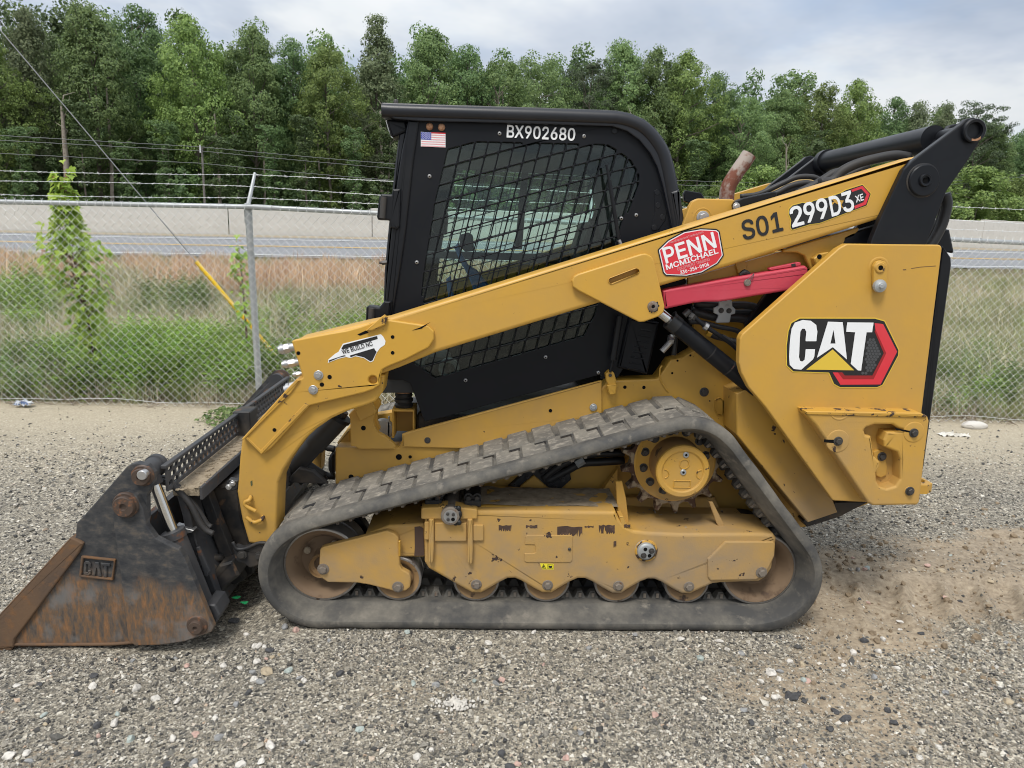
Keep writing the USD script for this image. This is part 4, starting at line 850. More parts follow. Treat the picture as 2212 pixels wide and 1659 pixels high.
part('caked_soil', grid_mesh(np.linspace(a[0]+.05, b[0]-.02, 40), np.linspace(.13, .36, 14), lambda X, Y: a[1]*0+Dd(.14, (1100, 1094))[0][1]+.012*meshkit.fbm(np.stack([X*22, Y*22, X*0], -1), 3)+.004), caked, UC, smooth=True, label='dry soil caked on the beam')
# step shelf behind the main beam, between its two gussets
part('shelf', plate(rounded(Dd(.10, (1345, 1112), (1352, 1134), (1368, 1144), (1410, 1149), (1640, 1152), (1640, 1157), (1410, 1155), (1362, 1151), (1340, 1134), (1336, 1112)), .001), .078, .40, .003), yellow_low, UC)
part('shelf_floor', boxm(*sorted((Dd(.2, (1370, 1140))[0][0], Dd(.2, (1600, 1140))[0][0])), .085, .40, Dd(.1, (1500, 1150))[0][1]-.012, Dd(.1, (1500, 1150))[0][1]-.004), caked, UC, label='shelf strewn with stones and dry soil')
sx0, sx1, sz = Dd(.2, (1375, 1150))[0][0], Dd(.2, (1590, 1150))[0][0], Dd(.1, (1500, 1150))[0][1]-.004
part('loose_stones', [trimesh.Trimesh(*(lambda o: (o.vertices*RNG.uniform(.6, 1.2, 3)*s+[RNG.uniform(sx0, sx1), RNG.uniform(.1, .36), sz+s*.4], o.faces))(trimesh.creation.icosphere(0)), process=False) for s in RNG.uniform(.003, .009, 90)], caked, UC, smooth=False, kind='stuff')
part('gusset', plate(Dd(.16, (1330, 1040), (1344, 1040), (1352, 1075), (1360, 1142), (1342, 1128), (1334, 1100)), .16, .175, .002), yellow_low, UC)
part('gusset', plate(Dd(.16, (1532, 1085), (1540, 1085), (1572, 1148), (1560, 1150), (1548, 1130)), .16, .175, .002), yellow_low, UC)
part('back_plate', plate(Dd(.40, (1200, 1105), (1240, 1088), (1300, 1060), (1335, 1010), (1335, 1075), (1545, 1075), (1560, 1110), (1560, 1145), (1200, 1145)), .40, .43, .004), yellow_low, UC)
# paint worn off in ragged patches along the beam's upper edge
primer = worn('bare_primer', (.055, .030, .020), (.12, .07, .045), (.10, .07, .045), rough=.65, chip=(.5, .66), chip_scale=30, bump=.4)
def ragged(c, Y, box_, seed, n=26):
    x0, y0, x1, y1 = box_; q = np.random.default_rng(seed); top = [(x0+(x1-x0)*t, y0+q.uniform(-4, 4)) for t in np.linspace(0, 1, 8)]
    bot = [(x1-(x1-x0)*t, y1-(y1-y0)*.55*abs(q.normal(0, .6))) for t in np.linspace(0, 1, n)]; return Polygon(xz(c, Y, *(top+bot))).buffer(0)
for k, b_ in enumerate(((322, 952, 486, 1022), (594, 942, 698, 1002), (118, 944, 192, 966), (-60, 945, 24, 985), (500, 948, 560, 962), (690, 1048, 708, 1090), (760, 940, 800, 962))):
    part('worn_patch', plate(ragged('3', .074, b_, k), .0742, .079, 0), primer, UC)
# hydraulic block and pipes seen through the opening above the beam
part('valve_plate', plate(rounded(xz('3', .44, (0, 690), (160, 545), (250, 545), (405, 598), (412, 640), (205, 832), (140, 828)), .004), .43, .46, .004), hose_rubber, LO)
part('valve_cover', plate(rounded(xz('3', .42, (75, 690), (168, 615), (288, 720), (190, 803)), .004), .41, .43, .004), yellow, LO)
for q in ((160, 570), (40, 690), (8, 722), (310, 706), (362, 652), (262, 752), (135, 635)): part('valve_bolt', bolt(onY('3', *q, .41)[[0, 2]], .43, .009, .012), darkbolt, LO)
for p_, r_ in (([(230, 640), (330, 560), (450, 505), (560, 480), (760, 470)], .016), ([(250, 660), (380, 590), (480, 540), (600, 530), (760, 520)], .018), ([(210, 600), (320, 520), (480, 440), (720, 420)], .013)):
    part('pipe', tube([onY('3', *p, .43) for p in p_], r_, 10, bend=5), hose_rubber, LO, smooth=True)
part('pipe_fitting', cyl(onY('3', 445, 545, .41), onY('3', 495, 515, .41), .020, 6), galv, LO)
# front bogie arm
FB = part('front_arm', plate(rounded(xz('2', .082, (497, 1195), (510, 1182), (860, 1092), (905, 1108), (925, 1130), (932, 1280), (945, 1303), (985, 1325), (992, 1350), (988, 1400), (965, 1420), (905, 1424), (880, 1416), (765, 1387), (700, 1376), (540, 1374), (500, 1345), (492, 1290)), .012), .082, .11, .006, steps=2), yellow_low, LO)
part('arm_body', plate(rounded(xz('2', .115, (720, 1200), (745, 1110), (870, 1062), (1070, 1050), (1075, 1235), (920, 1235)), .01), .112, .34, .012, steps=3), yellow_low, FB)
part('wear_patch', plate(xz('2', .110, (1012, 1072), (1040, 1068), (1060, 1078), (1066, 1228), (1010, 1230), (1014, 1180)), .110, .114, .001), worn('worn_bare_primer', (.07, .04, .028), (.11, .07, .05), (.10, .07, .05), rough=.7, chip=(.5, .7), bump=.3), FB, label='strip worn down to dark primer')
part('arm_rib', plate(xz('2', .075, (925, 1150), (934, 1150), (934, 1232), (925, 1232)), .075, .09, .003), yellow_chip, FB)
part('axle_collar', lathe([(.05, .10), (.05, .125), (.034, .13)], onY('2', 500, 1290, .10)[[0, 2]], 30), wheel_tan, FB)
# suspension axle clamp
AX = part('axle_clamp', plate(rounded(xz('2', .062, (1048, 972), (1060, 966), (1140, 964), (1170, 955), (1220, 955), (1270, 966), (1350, 975), (1356, 985), (1353, 1030), (1048, 1030)), .006), .062, .12, .006, steps=2), yellow_low, LO)
for p in ([(1090, 1030), (1117, 1030), (1117, 1190), (1112, 1262), (1100, 1275), (1088, 1262), (1090, 1150)], [(1300, 1030), (1328, 1030), (1330, 1190), (1326, 1270), (1312, 1280), (1300, 1262), (1302, 1150)]):
    part('clamp_strap', plate(rounded(xz('2', .052, *p), .003), .052, .08, .005, steps=2), yellow_low, AX)
for p in ([(1066, 1045), (1092, 1045), (1092, 1145), (1066, 1140)], [(1330, 1060), (1388, 1062), (1388, 1148), (1330, 1148)], [(1120, 1050), (1296, 1050), (1296, 1150), (1120, 1150)]):
    part('clamp_pad', plate(rounded(xz('2', .064, *p), .005), .064, .08, .004, steps=2), yellow_low, AX)
ca = onY('2', 1208, 1010, .045)[[0, 2]]
part('axle', lathe([(.028, .035), (.036, .036), (.040, .042), (.040, .40)], ca, 30), oldbolt, AX)
part('axle_end', lathe([(0, .0345), (.028, .0345), (.029, .036)], ca, 24), steel, AX)
for dx, dz in ((-.011, .012), (.012, .010), (-.009, -.012)): part('axle_bolt', bolt(ca+[dx, dz], .034, .0075, .006, False), darkbolt, AX)
part('axle_recess', hole(ca+[.011, -.012], .0345, .008), void, AX)
part('grease', [trimesh.Trimesh(*(lambda o: (o.vertices*[.011, .008, .012]+[ca[0]+.030+RNG.uniform(-.010, .008), .045+RNG.uniform(-.004, .012), ca[1]-.002+RNG.uniform(-.035, .035)], o.faces))(trimesh.creation.icosphere(1)), process=False) for _ in range(16)], mat('black_grease', (.008, .008, .008), .45), AX, smooth=True)
for sx_ in (-.075, .09):
    part('clamp_bracket', [boxm(ca[0]+sx_-.035, ca[0]+sx_+.035, .10, .34, ca[1]+.02, ca[1]+.045, .004)] + [bolt((ca[0]+sx_+o, ca[1]+.052), .125, .013, .02) for o in (-.018, .018)], dirty_black, AX)
# covers, bolts and fittings on the frame's face
CV = part('access_cover', plate(rounded(xz('3', .071, (115, 1015), (128, 1008), (412, 1008), (422, 1018), (420, 1172), (408, 1186), (118, 1186), (108, 1176), (108, 1128), (175, 1126), (182, 1115), (182, 1082), (174, 1070), (110, 1068)), .003), .071, .078, .0025, steps=2), yellow_low, UC)
part('cover_bolt', bolt(onY('3', 402, 1098, .071)[[0, 2]], .071, .007, .005, False), darkbolt, UC)
TR = part('tension_port', lathe([(0, .052), (.026, .052), (.031, .054), (.036, .058), (.040, .072), (.048, .076)], onY('3', 905, 1117, .055)[[0, 2]], 36), galv, UC)
part('port_ring', lathe([(.040, .066), (.046, .068), (.050, .076)], onY('3', 905, 1112, .07)[[0, 2]], 36), yellow_chip, UC)
for q in ((938, 1110), (886, 1140)): part('port_bolt', bolt(onY('3', *q, .052)[[0, 2]], .0515, .0085, .010), darkbolt, UC)
for q in ((898, 1100), (925, 1142)): part('port_hole', hole(onY('3', *q, .052)[[0, 2]], .0518, .008), void, UC)
RC = part('rear_cover', plate(rounded(xz('3', .066, (1305, 1165), (1420, 1050), (1735, 1050), (1748, 1065), (1742, 1145), (1690, 1255), (1672, 1275), (1620, 1300), (1325, 1306), (1308, 1285)), .006), .066, .079, .006, steps=2), yellow_low, LO)
for c in ROLL_C[1:]: part('roller_bolt', bolt((c[0], c[1]-.004), .075, .016, .016), oldbolt, LO)
for c, y in (((onY('2', 515, 1300, .082)), .082), (onY('2', 922, 1397, .082), .082), (onY('3', 1656, 1250, .066), .066)): part('axle_bolt', bolt(c[[0, 2]], y, .017, .016), oldbolt, LO)
SG = part('safety_sign', plate(xz('3', .0742, (210, 1192), (300, 1196), (300, 1232), (222, 1230)), .0742, .076, 0), worn('sign_yellow', (.75, .66, .03), (.3, .25, .05), (.6, .5, .1), chip=(.72, .75), rough=.5), LO)
part('sign_mark', [plate(Polygon(xz('3', .0736, (219, 1224), (233, 1196), (250, 1226))).difference(Polygon(xz('3', .0736, (225, 1221), (234, 1203), (245, 1222)))), .0736, .0745, 0), plate(Polygon(xz('3', .0736, (258, 1199), (296, 1201), (296, 1228), (258, 1226))).difference(Polygon(xz('3', .0736, (260, 1201), (294, 1203), (294, 1226), (260, 1224)))), .0736, .0745, 0),
      plate(xz('3', .0734, (232, 1210), (238, 1208), (235, 1214), (240, 1214), (230, 1223), (233, 1216), (229, 1216)), .0734, .0745, 0), plate(xz('3', .0734, (265, 1206), (275, 1208), (278, 1210), (288, 1208), (288, 1220), (278, 1222), (265, 1219)), .0734, .0745, 0)], black_dec, SG)

# ---------------------------------------------------------------- drive sprocket
SP = thing('drive_sprocket', parent=LO)
nT = 17; pts = []
for k in range(nT*2):
    a = k*math.pi/nT
    if k % 2 == 0:
        for da, rr in ((-.085, .200), (-.050, .222), (-.034, .235), (.034, .235), (.050, .222), (.085, .200)): pts.append((cS[0]+rr*math.cos(a+da), cS[1]+rr*math.sin(a+da)))
    else: pts.append((cS[0]+.192*math.cos(a), cS[1]+.192*math.sin(a)))
part('sprocket_ring', plate(Polygon(pts).difference(Point(*cS).buffer(.172, 32)), .215, .26, .006, steps=2), worn('sprocket_worn_steel', (.24, .19, .13), (.075, .04, .025), (.30, .25, .19), rough=.5, metal=.4, chip=(.5, .58), chip_scale=16, bump=.2), SP, label='toothed ring, paint worn off the teeth')
part('sprocket_plate', lathe([(.0, .222), (.12, .222), (.160, .218), (.174, .210), (.180, .214), (.180, .26)], cS, 56), yellow_low, SP, smooth=25)
part('hub', lathe([(.113, .222), (.112, .12), (.110, .085), (.108, .083)], cS, 56), worn('hub_dusty_paint', (.40, .21, .055), (.10, .06, .03), (.22, .15, .08), rough=.6, chip=(.6, .66), dirt_amount=(.35, .65, .8)), SP, smooth=30)
part('hub_cap', lathe([(0, .086), (.086, .086), (.087, .082), (.092, .078), (.108, .078), (.113, .083), (.113, .10)], cS, 56), yellow_low, SP, smooth=25)
fy = .0855; fc = np.array(cS)
part('cap_rib', [lathe([(.018, fy), (.019, fy-.003), (.022, fy-.003), (.023, fy)], fc+[.004, .032], 24), plate(sbox(fc[0]-.036, fc[1]-.072, fc[0]+.038, fc[1]-.040).difference(sbox(fc[0]-.033, fc[1]-.069, fc[0]+.035, fc[1]-.043)), fy-.003, fy+.001, .001)] +
     [plate(Point(fc[0]+s*.078, fc[1]-.012).buffer(.021).difference(Point(fc[0]+s*.078, fc[1]-.012).buffer(.017)).intersection(Point(*fc).buffer(.08)), fy-.003, fy+.001, .001) for s in (-1, 1)], yellow_chip, SP)
for q in ((.008, .072), (.002, -.004)):
    part('drain_plug', lathe([(.005, fy-.005), (.010, fy-.005), (.013, fy-.002), (.013, fy)], fc+q, 20), galv, SP); part('plug_socket', hole(fc+q, fy-.004, .0055), void, SP)
for k in range(12):
    a = k*math.pi/6+.22; part('sprocket_bolt', bolt(cS+.140*np.array([math.cos(a), math.sin(a)]), .222, .014, .016), darkbolt, SP)

# ---------------------------------------------------------------- chassis
CH = part('chassis', plate(rounded(Dd(.46, (724, 967), (724, 1045), (760, 1100), (1100, 1160), (1560, 1160), (1745, 1138), (1905, 1078), (1860, 1020), (1600, 830), (1560, 770), (1502, 756), (1475, 772), (1448, 778), (1436, 796), (1420, 818), (1316, 822), (1300, 838), (1000, 916), (868, 952), (862, 967)), .008), .46, .56, .008, steps=3), yellow, LO)
part('chassis_far', plate(Dd(1.5, (790, 900), (790, 1000), (1400, 1000), (1700, 950), (1640, 800), (1300, 790), (900, 880)), 1.5, 1.57, .004), yellow, LO)
part('belly', boxm(-.30, 1.30, .56, 1.48, .35, .80, .01), dirty_black, LO)
SPN = part('side_panel', plate(rounded(Dd(.445, (868, 939), (880, 934), (1300, 822), (1301, 900), (1200, 975), (870, 966)), .003), .445, .462, .006, steps=3), yellow_clean, LO)
part('panel_bolt', bolt(onY('d', 923.5, 951, .445)[[0, 2]], .445, .010, .006), darkbolt, SPN)
BRK = part('tie_bracket', plate(rounded(xz('F', .45, (870, 725), (935, 655), (1150, 560), (1200, 720), (1172, 800), (1190, 870), (1240, 950), (1350, 1010), (1452, 1110), (1440, 1150), (990, 1150), (960, 1120), (895, 1108), (890, 780)), .006), .43, .462, .004), yellow, LO)
part('bracket_flap', plate(rounded(xz('F', .40, (920, 655), (1145, 570), (1205, 715), (1000, 822)), .002), .405, .43, .003), yellow, BRK)
part('bracket_side', plate(xz('F', .52, (1160, 540), (1215, 495), (1270, 570), (1260, 620), (1225, 680), (1225, 800), (1260, 900), (1225, 935), (1190, 880), (1172, 790), (1210, 700)), .50, .53, .002), yellow, BRK)
part('bracket_hole', hole(onY('F', 1046, 902, .43)[[0, 2]], .43, .011), void, BRK)
for q, r_ in (((1487, 1262), .014), ((893, 1510), .012)): part('chassis_hole', hole(onY('F', *q, .46)[[0, 2]], .46, r_), void, CH)
for q in ((1189, 887), (886, 987)): part('chassis_hole', hole(onY('d', *q, .444)[[0, 2]], .444, .008), void, CH)
for q, r_ in (((167, 1450), .008), ((374, 1453), .008), ((740, 1162), .005), ((880, 1105), .005), ((682, 1297), .005)): part('chassis_hole', hole(onY('8', *q, .46)[[0, 2]], .46, r_), void, CH)
part('chassis_bolt', bolt(onY('8', 1030, 1502, .46)[[0, 2]], .46, .015, .010), darkbolt, CH)
part('chassis_bolt', bolt(onY('3', 558, 172, .44)[[0, 2]], .44, .012, .008), galv, CH)
for p in ([(1352, 120), (1385, 105), (1415, 125), (1412, 230), (1365, 225), (1350, 190)], [(1478, 245), (1505, 232), (1532, 250), (1528, 325), (1490, 325), (1478, 300)]):
    P0 = rounded(xz('3', .455, *p), .012); part('pressed_rib', plate(P0.difference(P0.buffer(-.006)), .455, .462, .003, steps=2), yellow, CH)
part('weld_seam', tube([[*q[:1], .457, q[1]] for q in np.array(xz('8', .457, (570, 1215), (548, 1260), (552, 1360), (600, 1450), (640, 1500)))], .004, 6, bend=4), yellow, CH)
# engine cover flank rising behind the lift cylinder
part('rear_flank', plate(Dd(.50, (1500, 590), (1640, 540), (1760, 545), (1800, 700), (1840, 1000), (1560, 800), (1500, 760)), .50, .54, .004), yellow, LO)
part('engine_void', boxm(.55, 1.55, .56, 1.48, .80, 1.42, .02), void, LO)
# cab mount: rubber mount on its yellow pedestal
MT = thing('cab_mount', parent=LO)
x0, x1 = onY('F', 1402, 900, .50)[0], onY('F', 1680, 900, .50)[0]; z0, z1 = onY('F', 1500, 1030, .50)[2], onY('F', 1500, 672, .50)[2]
part('pedestal', plate(sbox(x0, z0, x1, z1).difference(sbox(x0+.008, z0-.01, x1-.008, z1-.010)), .50, .64, .002), yellow, MT)
part('pedestal_back', boxm(x0, x1, .63, .65, z0, z1), yellow, MT)
mx = (x0+x1)/2-.004
def vl(prof, cx, cy, n=28):
    m = lathe(prof, (0, 0), n); m.vertices = m.vertices[:, [0, 2, 1]]*[1, 1, 1] + [cx, cy, 0]; m.faces = m.faces[:, ::-1]; return m
zt = z1
part('rubber_mount', vl([(.0, zt), (.040, zt), (.044, zt+.012), (.036, zt+.02), (.044, zt+.03), (.044, zt+.04), (.036, zt+.046), (.042, zt+.058), (.038, zt+.068), (0, zt+.07)], mx, .56), hose_rubber, MT, smooth=25)
part('mount_washer', vl([(0, zt+.069), (.037, zt+.069), (.038, zt+.076), (0, zt+.077)], mx, .56), rustbolt, MT)
part('mount_bolt', vl([(0, zt+.077), (.012, zt+.077), (.012, zt+.088), (.007, zt+.09), (.007, zt+.102), (0, zt+.102)], mx, .56, 8), darkbolt, MT)
part('horn', [lathe([(0, .56), (.045, .56), (.052, .565), (.052, .575), (.03, .60), (.0, .60)], onY('F', 1290, 920, .56)[[0, 2]], 28)], galv, LO)
part('horn_bracket', boxm(*sorted((onY('F', 1355, 0, .58)[0], onY('F', 1372, 0, .58)[0])), .56, .58, onY('F', 1360, 985, .58)[2], onY('F', 1360, 750, .58)[2]), galv, LO)

# ---------------------------------------------------------------- cab
CAB = thing('cab', parent=LO)
YCAB = .46
side_out = rounded(xz('5', YCAB, (300, 176), (1450, 205), (1590, 260), (1690, 370), (1750, 520), (1795, 800), (1830, 900), (1880, 1100), (1700, 1300), (1490, 1640), (1390, 1650)) + Dd(YCAB, (1302, 808), (1250, 822), (1100, 862), (960, 901), (917, 911), (886, 828), (870, 821), (835, 820), (838, 740)) + xz('5', YCAB, (172, 1290), (188, 1210)), .004)
win = Polygon(xz('5', YCAB, (540, 325), (600, 297), (1430, 315), (1495, 352), (1565, 405), (1612, 480), (1610, 540), (1570, 650), (1535, 740), (1490, 890), (1430, 1100), (1375, 1260), (1330, 1340), (1298, 1405), (452, 1645), (378, 1590), (330, 1560), (350, 1400), (378, 1135), (388, 1040), (410, 900), (440, 720), (470, 480), (492, 385)))
# openings of the grille: skewed cells left between the bars
e0, e1 = np.array(onY('5', 720, 300, YCAB)[[0, 2]]), np.array(onY('5', 545, 1000, YCAB)[[0, 2]])
vdir = (e1-e0)/np.linalg.norm(e1-e0); h0, h1 = np.array(onY('5', 480, 462, YCAB)[[0, 2]]), np.array(onY('5', 1060, 305, YCAB)[[0, 2]]); hdir = (h1-h0)/np.linalg.norm(h1-h0)
cw = pxm('5', YCAB, 76.5)/abs(hdir[0]); chh = pxm('5', YCAB, 97)/abs(vdir[1]); bar = .0065
org = np.array(onY('5', 655, 400, YCAB)[[0, 2]]); cells = []
for i in range(-8, 18):
    for j in range(-3, 16):
        o = org+hdir*cw*i+vdir*chh*j
        q = Polygon([o+hdir*bar/2+vdir*bar/2, o+hdir*(cw-bar/2)+vdir*bar/2, o+hdir*(cw-bar/2)+vdir*(chh-bar/2), o+hdir*bar/2+vdir*(chh-bar/2)]).intersection(win)
        for g in getattr(q, 'geoms', [q]):
            if not g.is_empty and g.geom_type == 'Polygon' and g.area > .00025:
                g = g.buffer(-.005).buffer(.005, quad_segs=3)
                if not g.is_empty and g.area > .0002: cells.append(g)
solid = side_out.difference(unary_union(cells))
CS = part('cab_side', plate(solid, YCAB, YCAB+.012, .0022), black, CAB, smooth=30, label='black steel side with an open grille cut into it')
part('side_pane', plate(win.buffer(.012).intersection(side_out.buffer(-.006)), YCAB+.022, YCAB+.026, 0), pane_mat, CAB, smooth=False)
YF = 1.565
part('cab_side', mirror(plate(solid, YCAB, YCAB+.012, .002)), black, CAB, smooth=30)
part('side_pane', mirror(plate(win.buffer(.012).intersection(side_out.buffer(-.006)), YCAB+.022, YCAB+.026, 0)), pane_mat, CAB, smooth=False)
# roof rim: the rounded band that runs along the roof and down the back
rim_o = xz('5', .44, (148, 78), (400, 87), (1000, 105), (1400, 119), (1490, 124), (1560, 138), (1640, 172), (1700, 222), (1750, 285), (1785, 350), (1808, 430), (1828, 530), (1850, 650), (1876, 800), (1900, 950))
rim_i = xz('5', .44, (1835, 980), (1800, 800), (1765, 640), (1742, 540), (1712, 440), (1672, 365), (1610, 290), (1540, 240), (1460, 214), (1000, 198), (370, 184), (225, 172), (170, 150), (150, 120))
RIM = part('roof_rim', plate(rounded(rim_o+rim_i, .003), .436, .53, .005, steps=2), rim_black, CAB, smooth=40)
ro_ = np.array(rim_o); rt = np.gradient(ro_, axis=0); rt /= np.linalg.norm(rt, axis=1, keepdims=True); rc_ = ro_ + np.stack([rt[:, 1], -rt[:, 0]], 1)*.030
part('roof_roll', tube(smooth_path(np.column_stack([rc_[:, 0], np.full(len(rc_), .452), rc_[:, 1]]), 4), .030, 22), rim_black, CAB, smooth=50)
part('roof_rim', mirror(plate(rounded(rim_o+rim_i, .003), .425, .52, .020, steps=4)), rim_black, CAB, smooth=40)
ro = np.array(rim_o[:15]); rv = []
for y in (.47, 1.566): rv += [np.column_stack([ro[:, 0], np.full(15, y), ro[:, 1]-.012]), np.column_stack([ro[:, 0]-.004, np.full(15, y), ro[:, 1]-.05])]
n_ = 15; i_ = np.arange(n_-1); roof = T(np.vstack(rv), np.vstack([quads(np.stack([i_, i_+1, 2*n_+i_+1, 2*n_+i_], 1)), quads(np.stack([n_+i_, 3*n_+i_, 3*n_+i_+1, n_+i_+1], 1))]))
part('roof', roof, rim_black, CAB, smooth=40)
part('roof_stud', vl([(0, 0), (.010, 0), (.010, .012), (.006, .02), (0, .02)], *(onY('A', 1030, 742, .5)[:2]), 12).apply_translation([0, 0, onY('A', 1030, 742, .5)[2]-.008]), darkbolt, CAB)
part('rear_joint', plate(rounded(xz('5', .42, (1790, 585), (1840, 566), (1848, 600), (1862, 700), (1885, 830), (1900, 930), (1850, 950), (1830, 820), (1805, 680)), .004), .418, .52, .012, steps=3), rim_black, CAB, smooth=40)
# front post with its door frame, hinges, lamp
part('front_post', plate(rounded(xz('5', .47, (300, 180), (365, 184), (330, 420), (290, 800), (262, 1000), (215, 1290), (168, 1290), (180, 1100), (200, 880), (225, 640), (255, 420)), .004), .450, .52, .008, steps=3), black_gloss, CAB)
part('front_post', mirror(plate(xz('5', .47, (300, 180), (365, 184), (330, 420), (290, 800), (262, 1000), (215, 1290), (168, 1290), (180, 1100), (200, 880), (225, 640), (255, 420)), .45, .52, .004)), black_gloss, CAB)
part('door_frame', plate(rounded(xz('5', .50, (250, 240), (300, 190), (290, 300), (255, 430), (225, 640), (200, 880), (185, 1050), (175, 1290), (160, 1290), (165, 1050), (183, 850), (205, 620), (228, 420)), .003), .49, .55, .006), rim_black, CAB)
part('door_pane', T([onY('5', 232, 430, .56), onY('5', 175, 1280, .56), onY('5', 175, 1280, .56)+[0, .91, 0], onY('5', 232, 430, .56)+[0, .91, 0]], [[0, 1, 2], [0, 2, 3]]), pane_mat, CAB, smooth=False)
for pz in ([(135, 612), (150, 597), (205, 600), (212, 570), (258, 566), (252, 780), (238, 800), (195, 790), (192, 748), (128, 744), (122, 728)], [(62, 1240), (75, 1230), (135, 1240), (165, 1205), (205, 1205), (195, 1285), (120, 1330), (58, 1325)]):
    H_ = part('door_hinge', plate(rounded(xz('5', .445, *pz), .004), .435, .50, .008, steps=2), black_gloss, CAB)
part('hinge_pin', cyl(onY('5', 160, 612, .43), onY('5', 152, 735, .43), .013, 14), darkbolt, CAB)
part('hinge_pin', cyl(onY('5', 92, 1245, .43), onY('5', 88, 1320, .43), .013, 14), darkbolt, CAB)
part('door_bolt', cyl(onY('5', 135, 988, .47), onY('5', 180, 985, .47), .006, 10), darkbolt, CAB); part('door_nut', cyl(onY('5', 150, 988, .47), onY('5', 178, 986, .47), .011, 6), darkbolt, CAB)
WL = part('work_light', plate(rounded(xz('5', .50, (176, 185), (190, 175), (285, 182), (300, 235), (290, 250), (212, 280), (200, 270)), .004), .48, .60, .010, steps=3), black_gloss, CAB)
lens = mat('lamp_lens', (.85, .86, .86), .12, 0, .6)
part('lens', hull_points([onY('5', 170, 180, y) for y in (.485, .595)]+[onY('5', 178, 176, y) for y in (.485, .595)]+[onY('5', 202, 274, y) for y in (.485, .595)]+[onY('5', 212, 280, y) for y in (.485, .595)]+[onY('5', 184, 232, .54)]), lens, WL)
part('light_bracket', plate(xz('5', .56, (255, 170), (305, 172), (300, 200), (285, 250), (262, 320), (250, 300), (285, 200)), .56, .60, .003), black_gloss, WL)
# lettering, flag, screws
part('unit_number', text('BX902680', np.array(onY('5', 858, 274, .458)[[0, 2]]), np.array(onY('5', 1246, 293, .458)[[0, 2]]), pxm('5', .458, 62), .4592, .0014, True), white_dec, CAB, smooth=False)
FLG = part('flag_sticker', plate(xz('5', .458, (371, 244), (511, 250), (511, 333), (371, 327)), .4585, .4605, 0), white_dec, CAB, smooth=False)
fl_ = lambda u, v, w=.458: onY('5', 371+140*u, 244+83*v+6*u, w)[[0, 2]]
part('flag_canton', plate([fl_(.004, .01), fl_(.42, .01), fl_(.42, .52), fl_(.004, .52)], .4578, .459, 0), blue_dec, FLG, smooth=False)
part('flag_stripe', plate([fl_(.42, .0), fl_(1, .0), fl_(1, .075), fl_(.42, .075)], .4578, .459, 0), red_dec, FLG, smooth=False)
for k in range(1, 7): part('flag_stripe', plate([fl_(.42 if k < 4 else .02, k*.154), fl_(.99, k*.154), fl_(.99, k*.154+.06), fl_(.42 if k < 4 else .02, k*.154+.06)], .4578, .459, 0), pink_dec, FLG, smooth=False)
st_ = []
for j in range(7):
    for i in range(6 if j % 2 == 0 else 5):
        c = fl_(.045+.066*i+(.033 if j % 2 else 0), .06+.066*j); st_.append(plate(Point(*c).buffer(.0014, 2), .4572, .458, 0))
part('flag_star', st_, white_dec, FLG, smooth=False, kind='stuff')
for q in ((420, 213), (488, 217)): part('cap_bolt', lathe([(0, .450), (.008, .450), (.011, .4515), (.0145, .456), (.0155, .460)], onY('5', *q, .455)[[0, 2]], 20), rustbolt, CAB)
for q in ((818, 253), (1298, 268), (420, 496), (348, 985), (1595, 717), (1080, 1524), (1380, 1612), (625, 1656), (1510, 735)):
    c = onY('5', *q, .458)[[0, 2]]; part('screw', lathe([(.0035, .4535), (.006, .4545), (.0085, .458), (.009, .4602)], c, 16), steel, CAB); part('screw_socket', hole(c, .4545, .0035), void, CAB)
for q in ((1472, 238), (1715, 588), (1719, 662), (1745, 729), (1698, 788), (248, 152)):
    c = onY('5', *q, .456)[[0, 2]]; part('plug', lathe([(0, .4555), (.011, .4555), (.0125, .457), (.0125, .4602)], c, 18), black_gloss, CAB)
PL = rounded(xz('5', .457, (1695, 575), (1735, 580), (1768, 700), (1762, 745), (1722, 800), (1685, 810), (1678, 780), (1700, 700)), .006)
part('side_bracket', plate(PL, .457, .461, .002), black, CAB)
part('gas_strut', [cyl(onY('5', 1427, 430, .40), onY('5', 1498, 875, .40), .0062, 10), cyl(onY('5', 1442, 520, .40), onY('5', 1494, 845, .40), .0085, 10)], black_gloss, CAB)
part('strut_end', cyl(onY('5', 1496, 858, .40), onY('5', 1508, 888, .40), .008, 10), steel, CAB)
part('strut_rod', [cyl(onY('5', 1500, 1290, .42), onY('5', 1462, 1540, .42), .016, 14), cyl(onY('5', 1462, 1540, .42), onY('5', 1447, 1610, .42), .006, 10)], black_gloss, CAB)
LT = part('latch', plate(rounded(xz('5', .43, (1420, 1620), (1440, 1600), (1468, 1612), (1480, 1655), (1475, 1690), (1440, 1690), (1425, 1660)), .004), .425, .46, .004, steps=2), yellow, LO)
part('latch_hook', plate(rounded(Dd(.42, (1310, 832), (1332, 830), (1330, 852), (1316, 853)), .002), .415, .44, .004), yellow, LT)
part('latch_pin', lathe([(0, .42), (.007, .42), (.008, .425)], onY('5', 1447, 1627, .425)[[0, 2]], 14), darkbolt, LT)
# vented box behind the cab's lower corner
VB = part('vent_box', plate(rounded(xz('8', .44, (215, 690), (545, 745), (415, 1315), (90, 1240), (160, 900)), .005), .44, .56, .012, steps=3), black, LO)
for k in range(8):
    x, y = 395-k*18, 815+k*60
    part('vent_slot', plate(rounded(xz('8', .436, (x-60-k*2, y-2), (x+78, y+22), (x+70, y+40), (x-66-k*2, y+14)), .003), .4365, .444, .003), black_gloss, VB)
part('bay_void', boxm(onY('8', 200, 0, .6)[0], onY('8', 900, 0, .6)[0], .57, .62, onY('8', 300, 1390, .6)[2], onY('8', 300, 500, .6)[2]), void, LO)

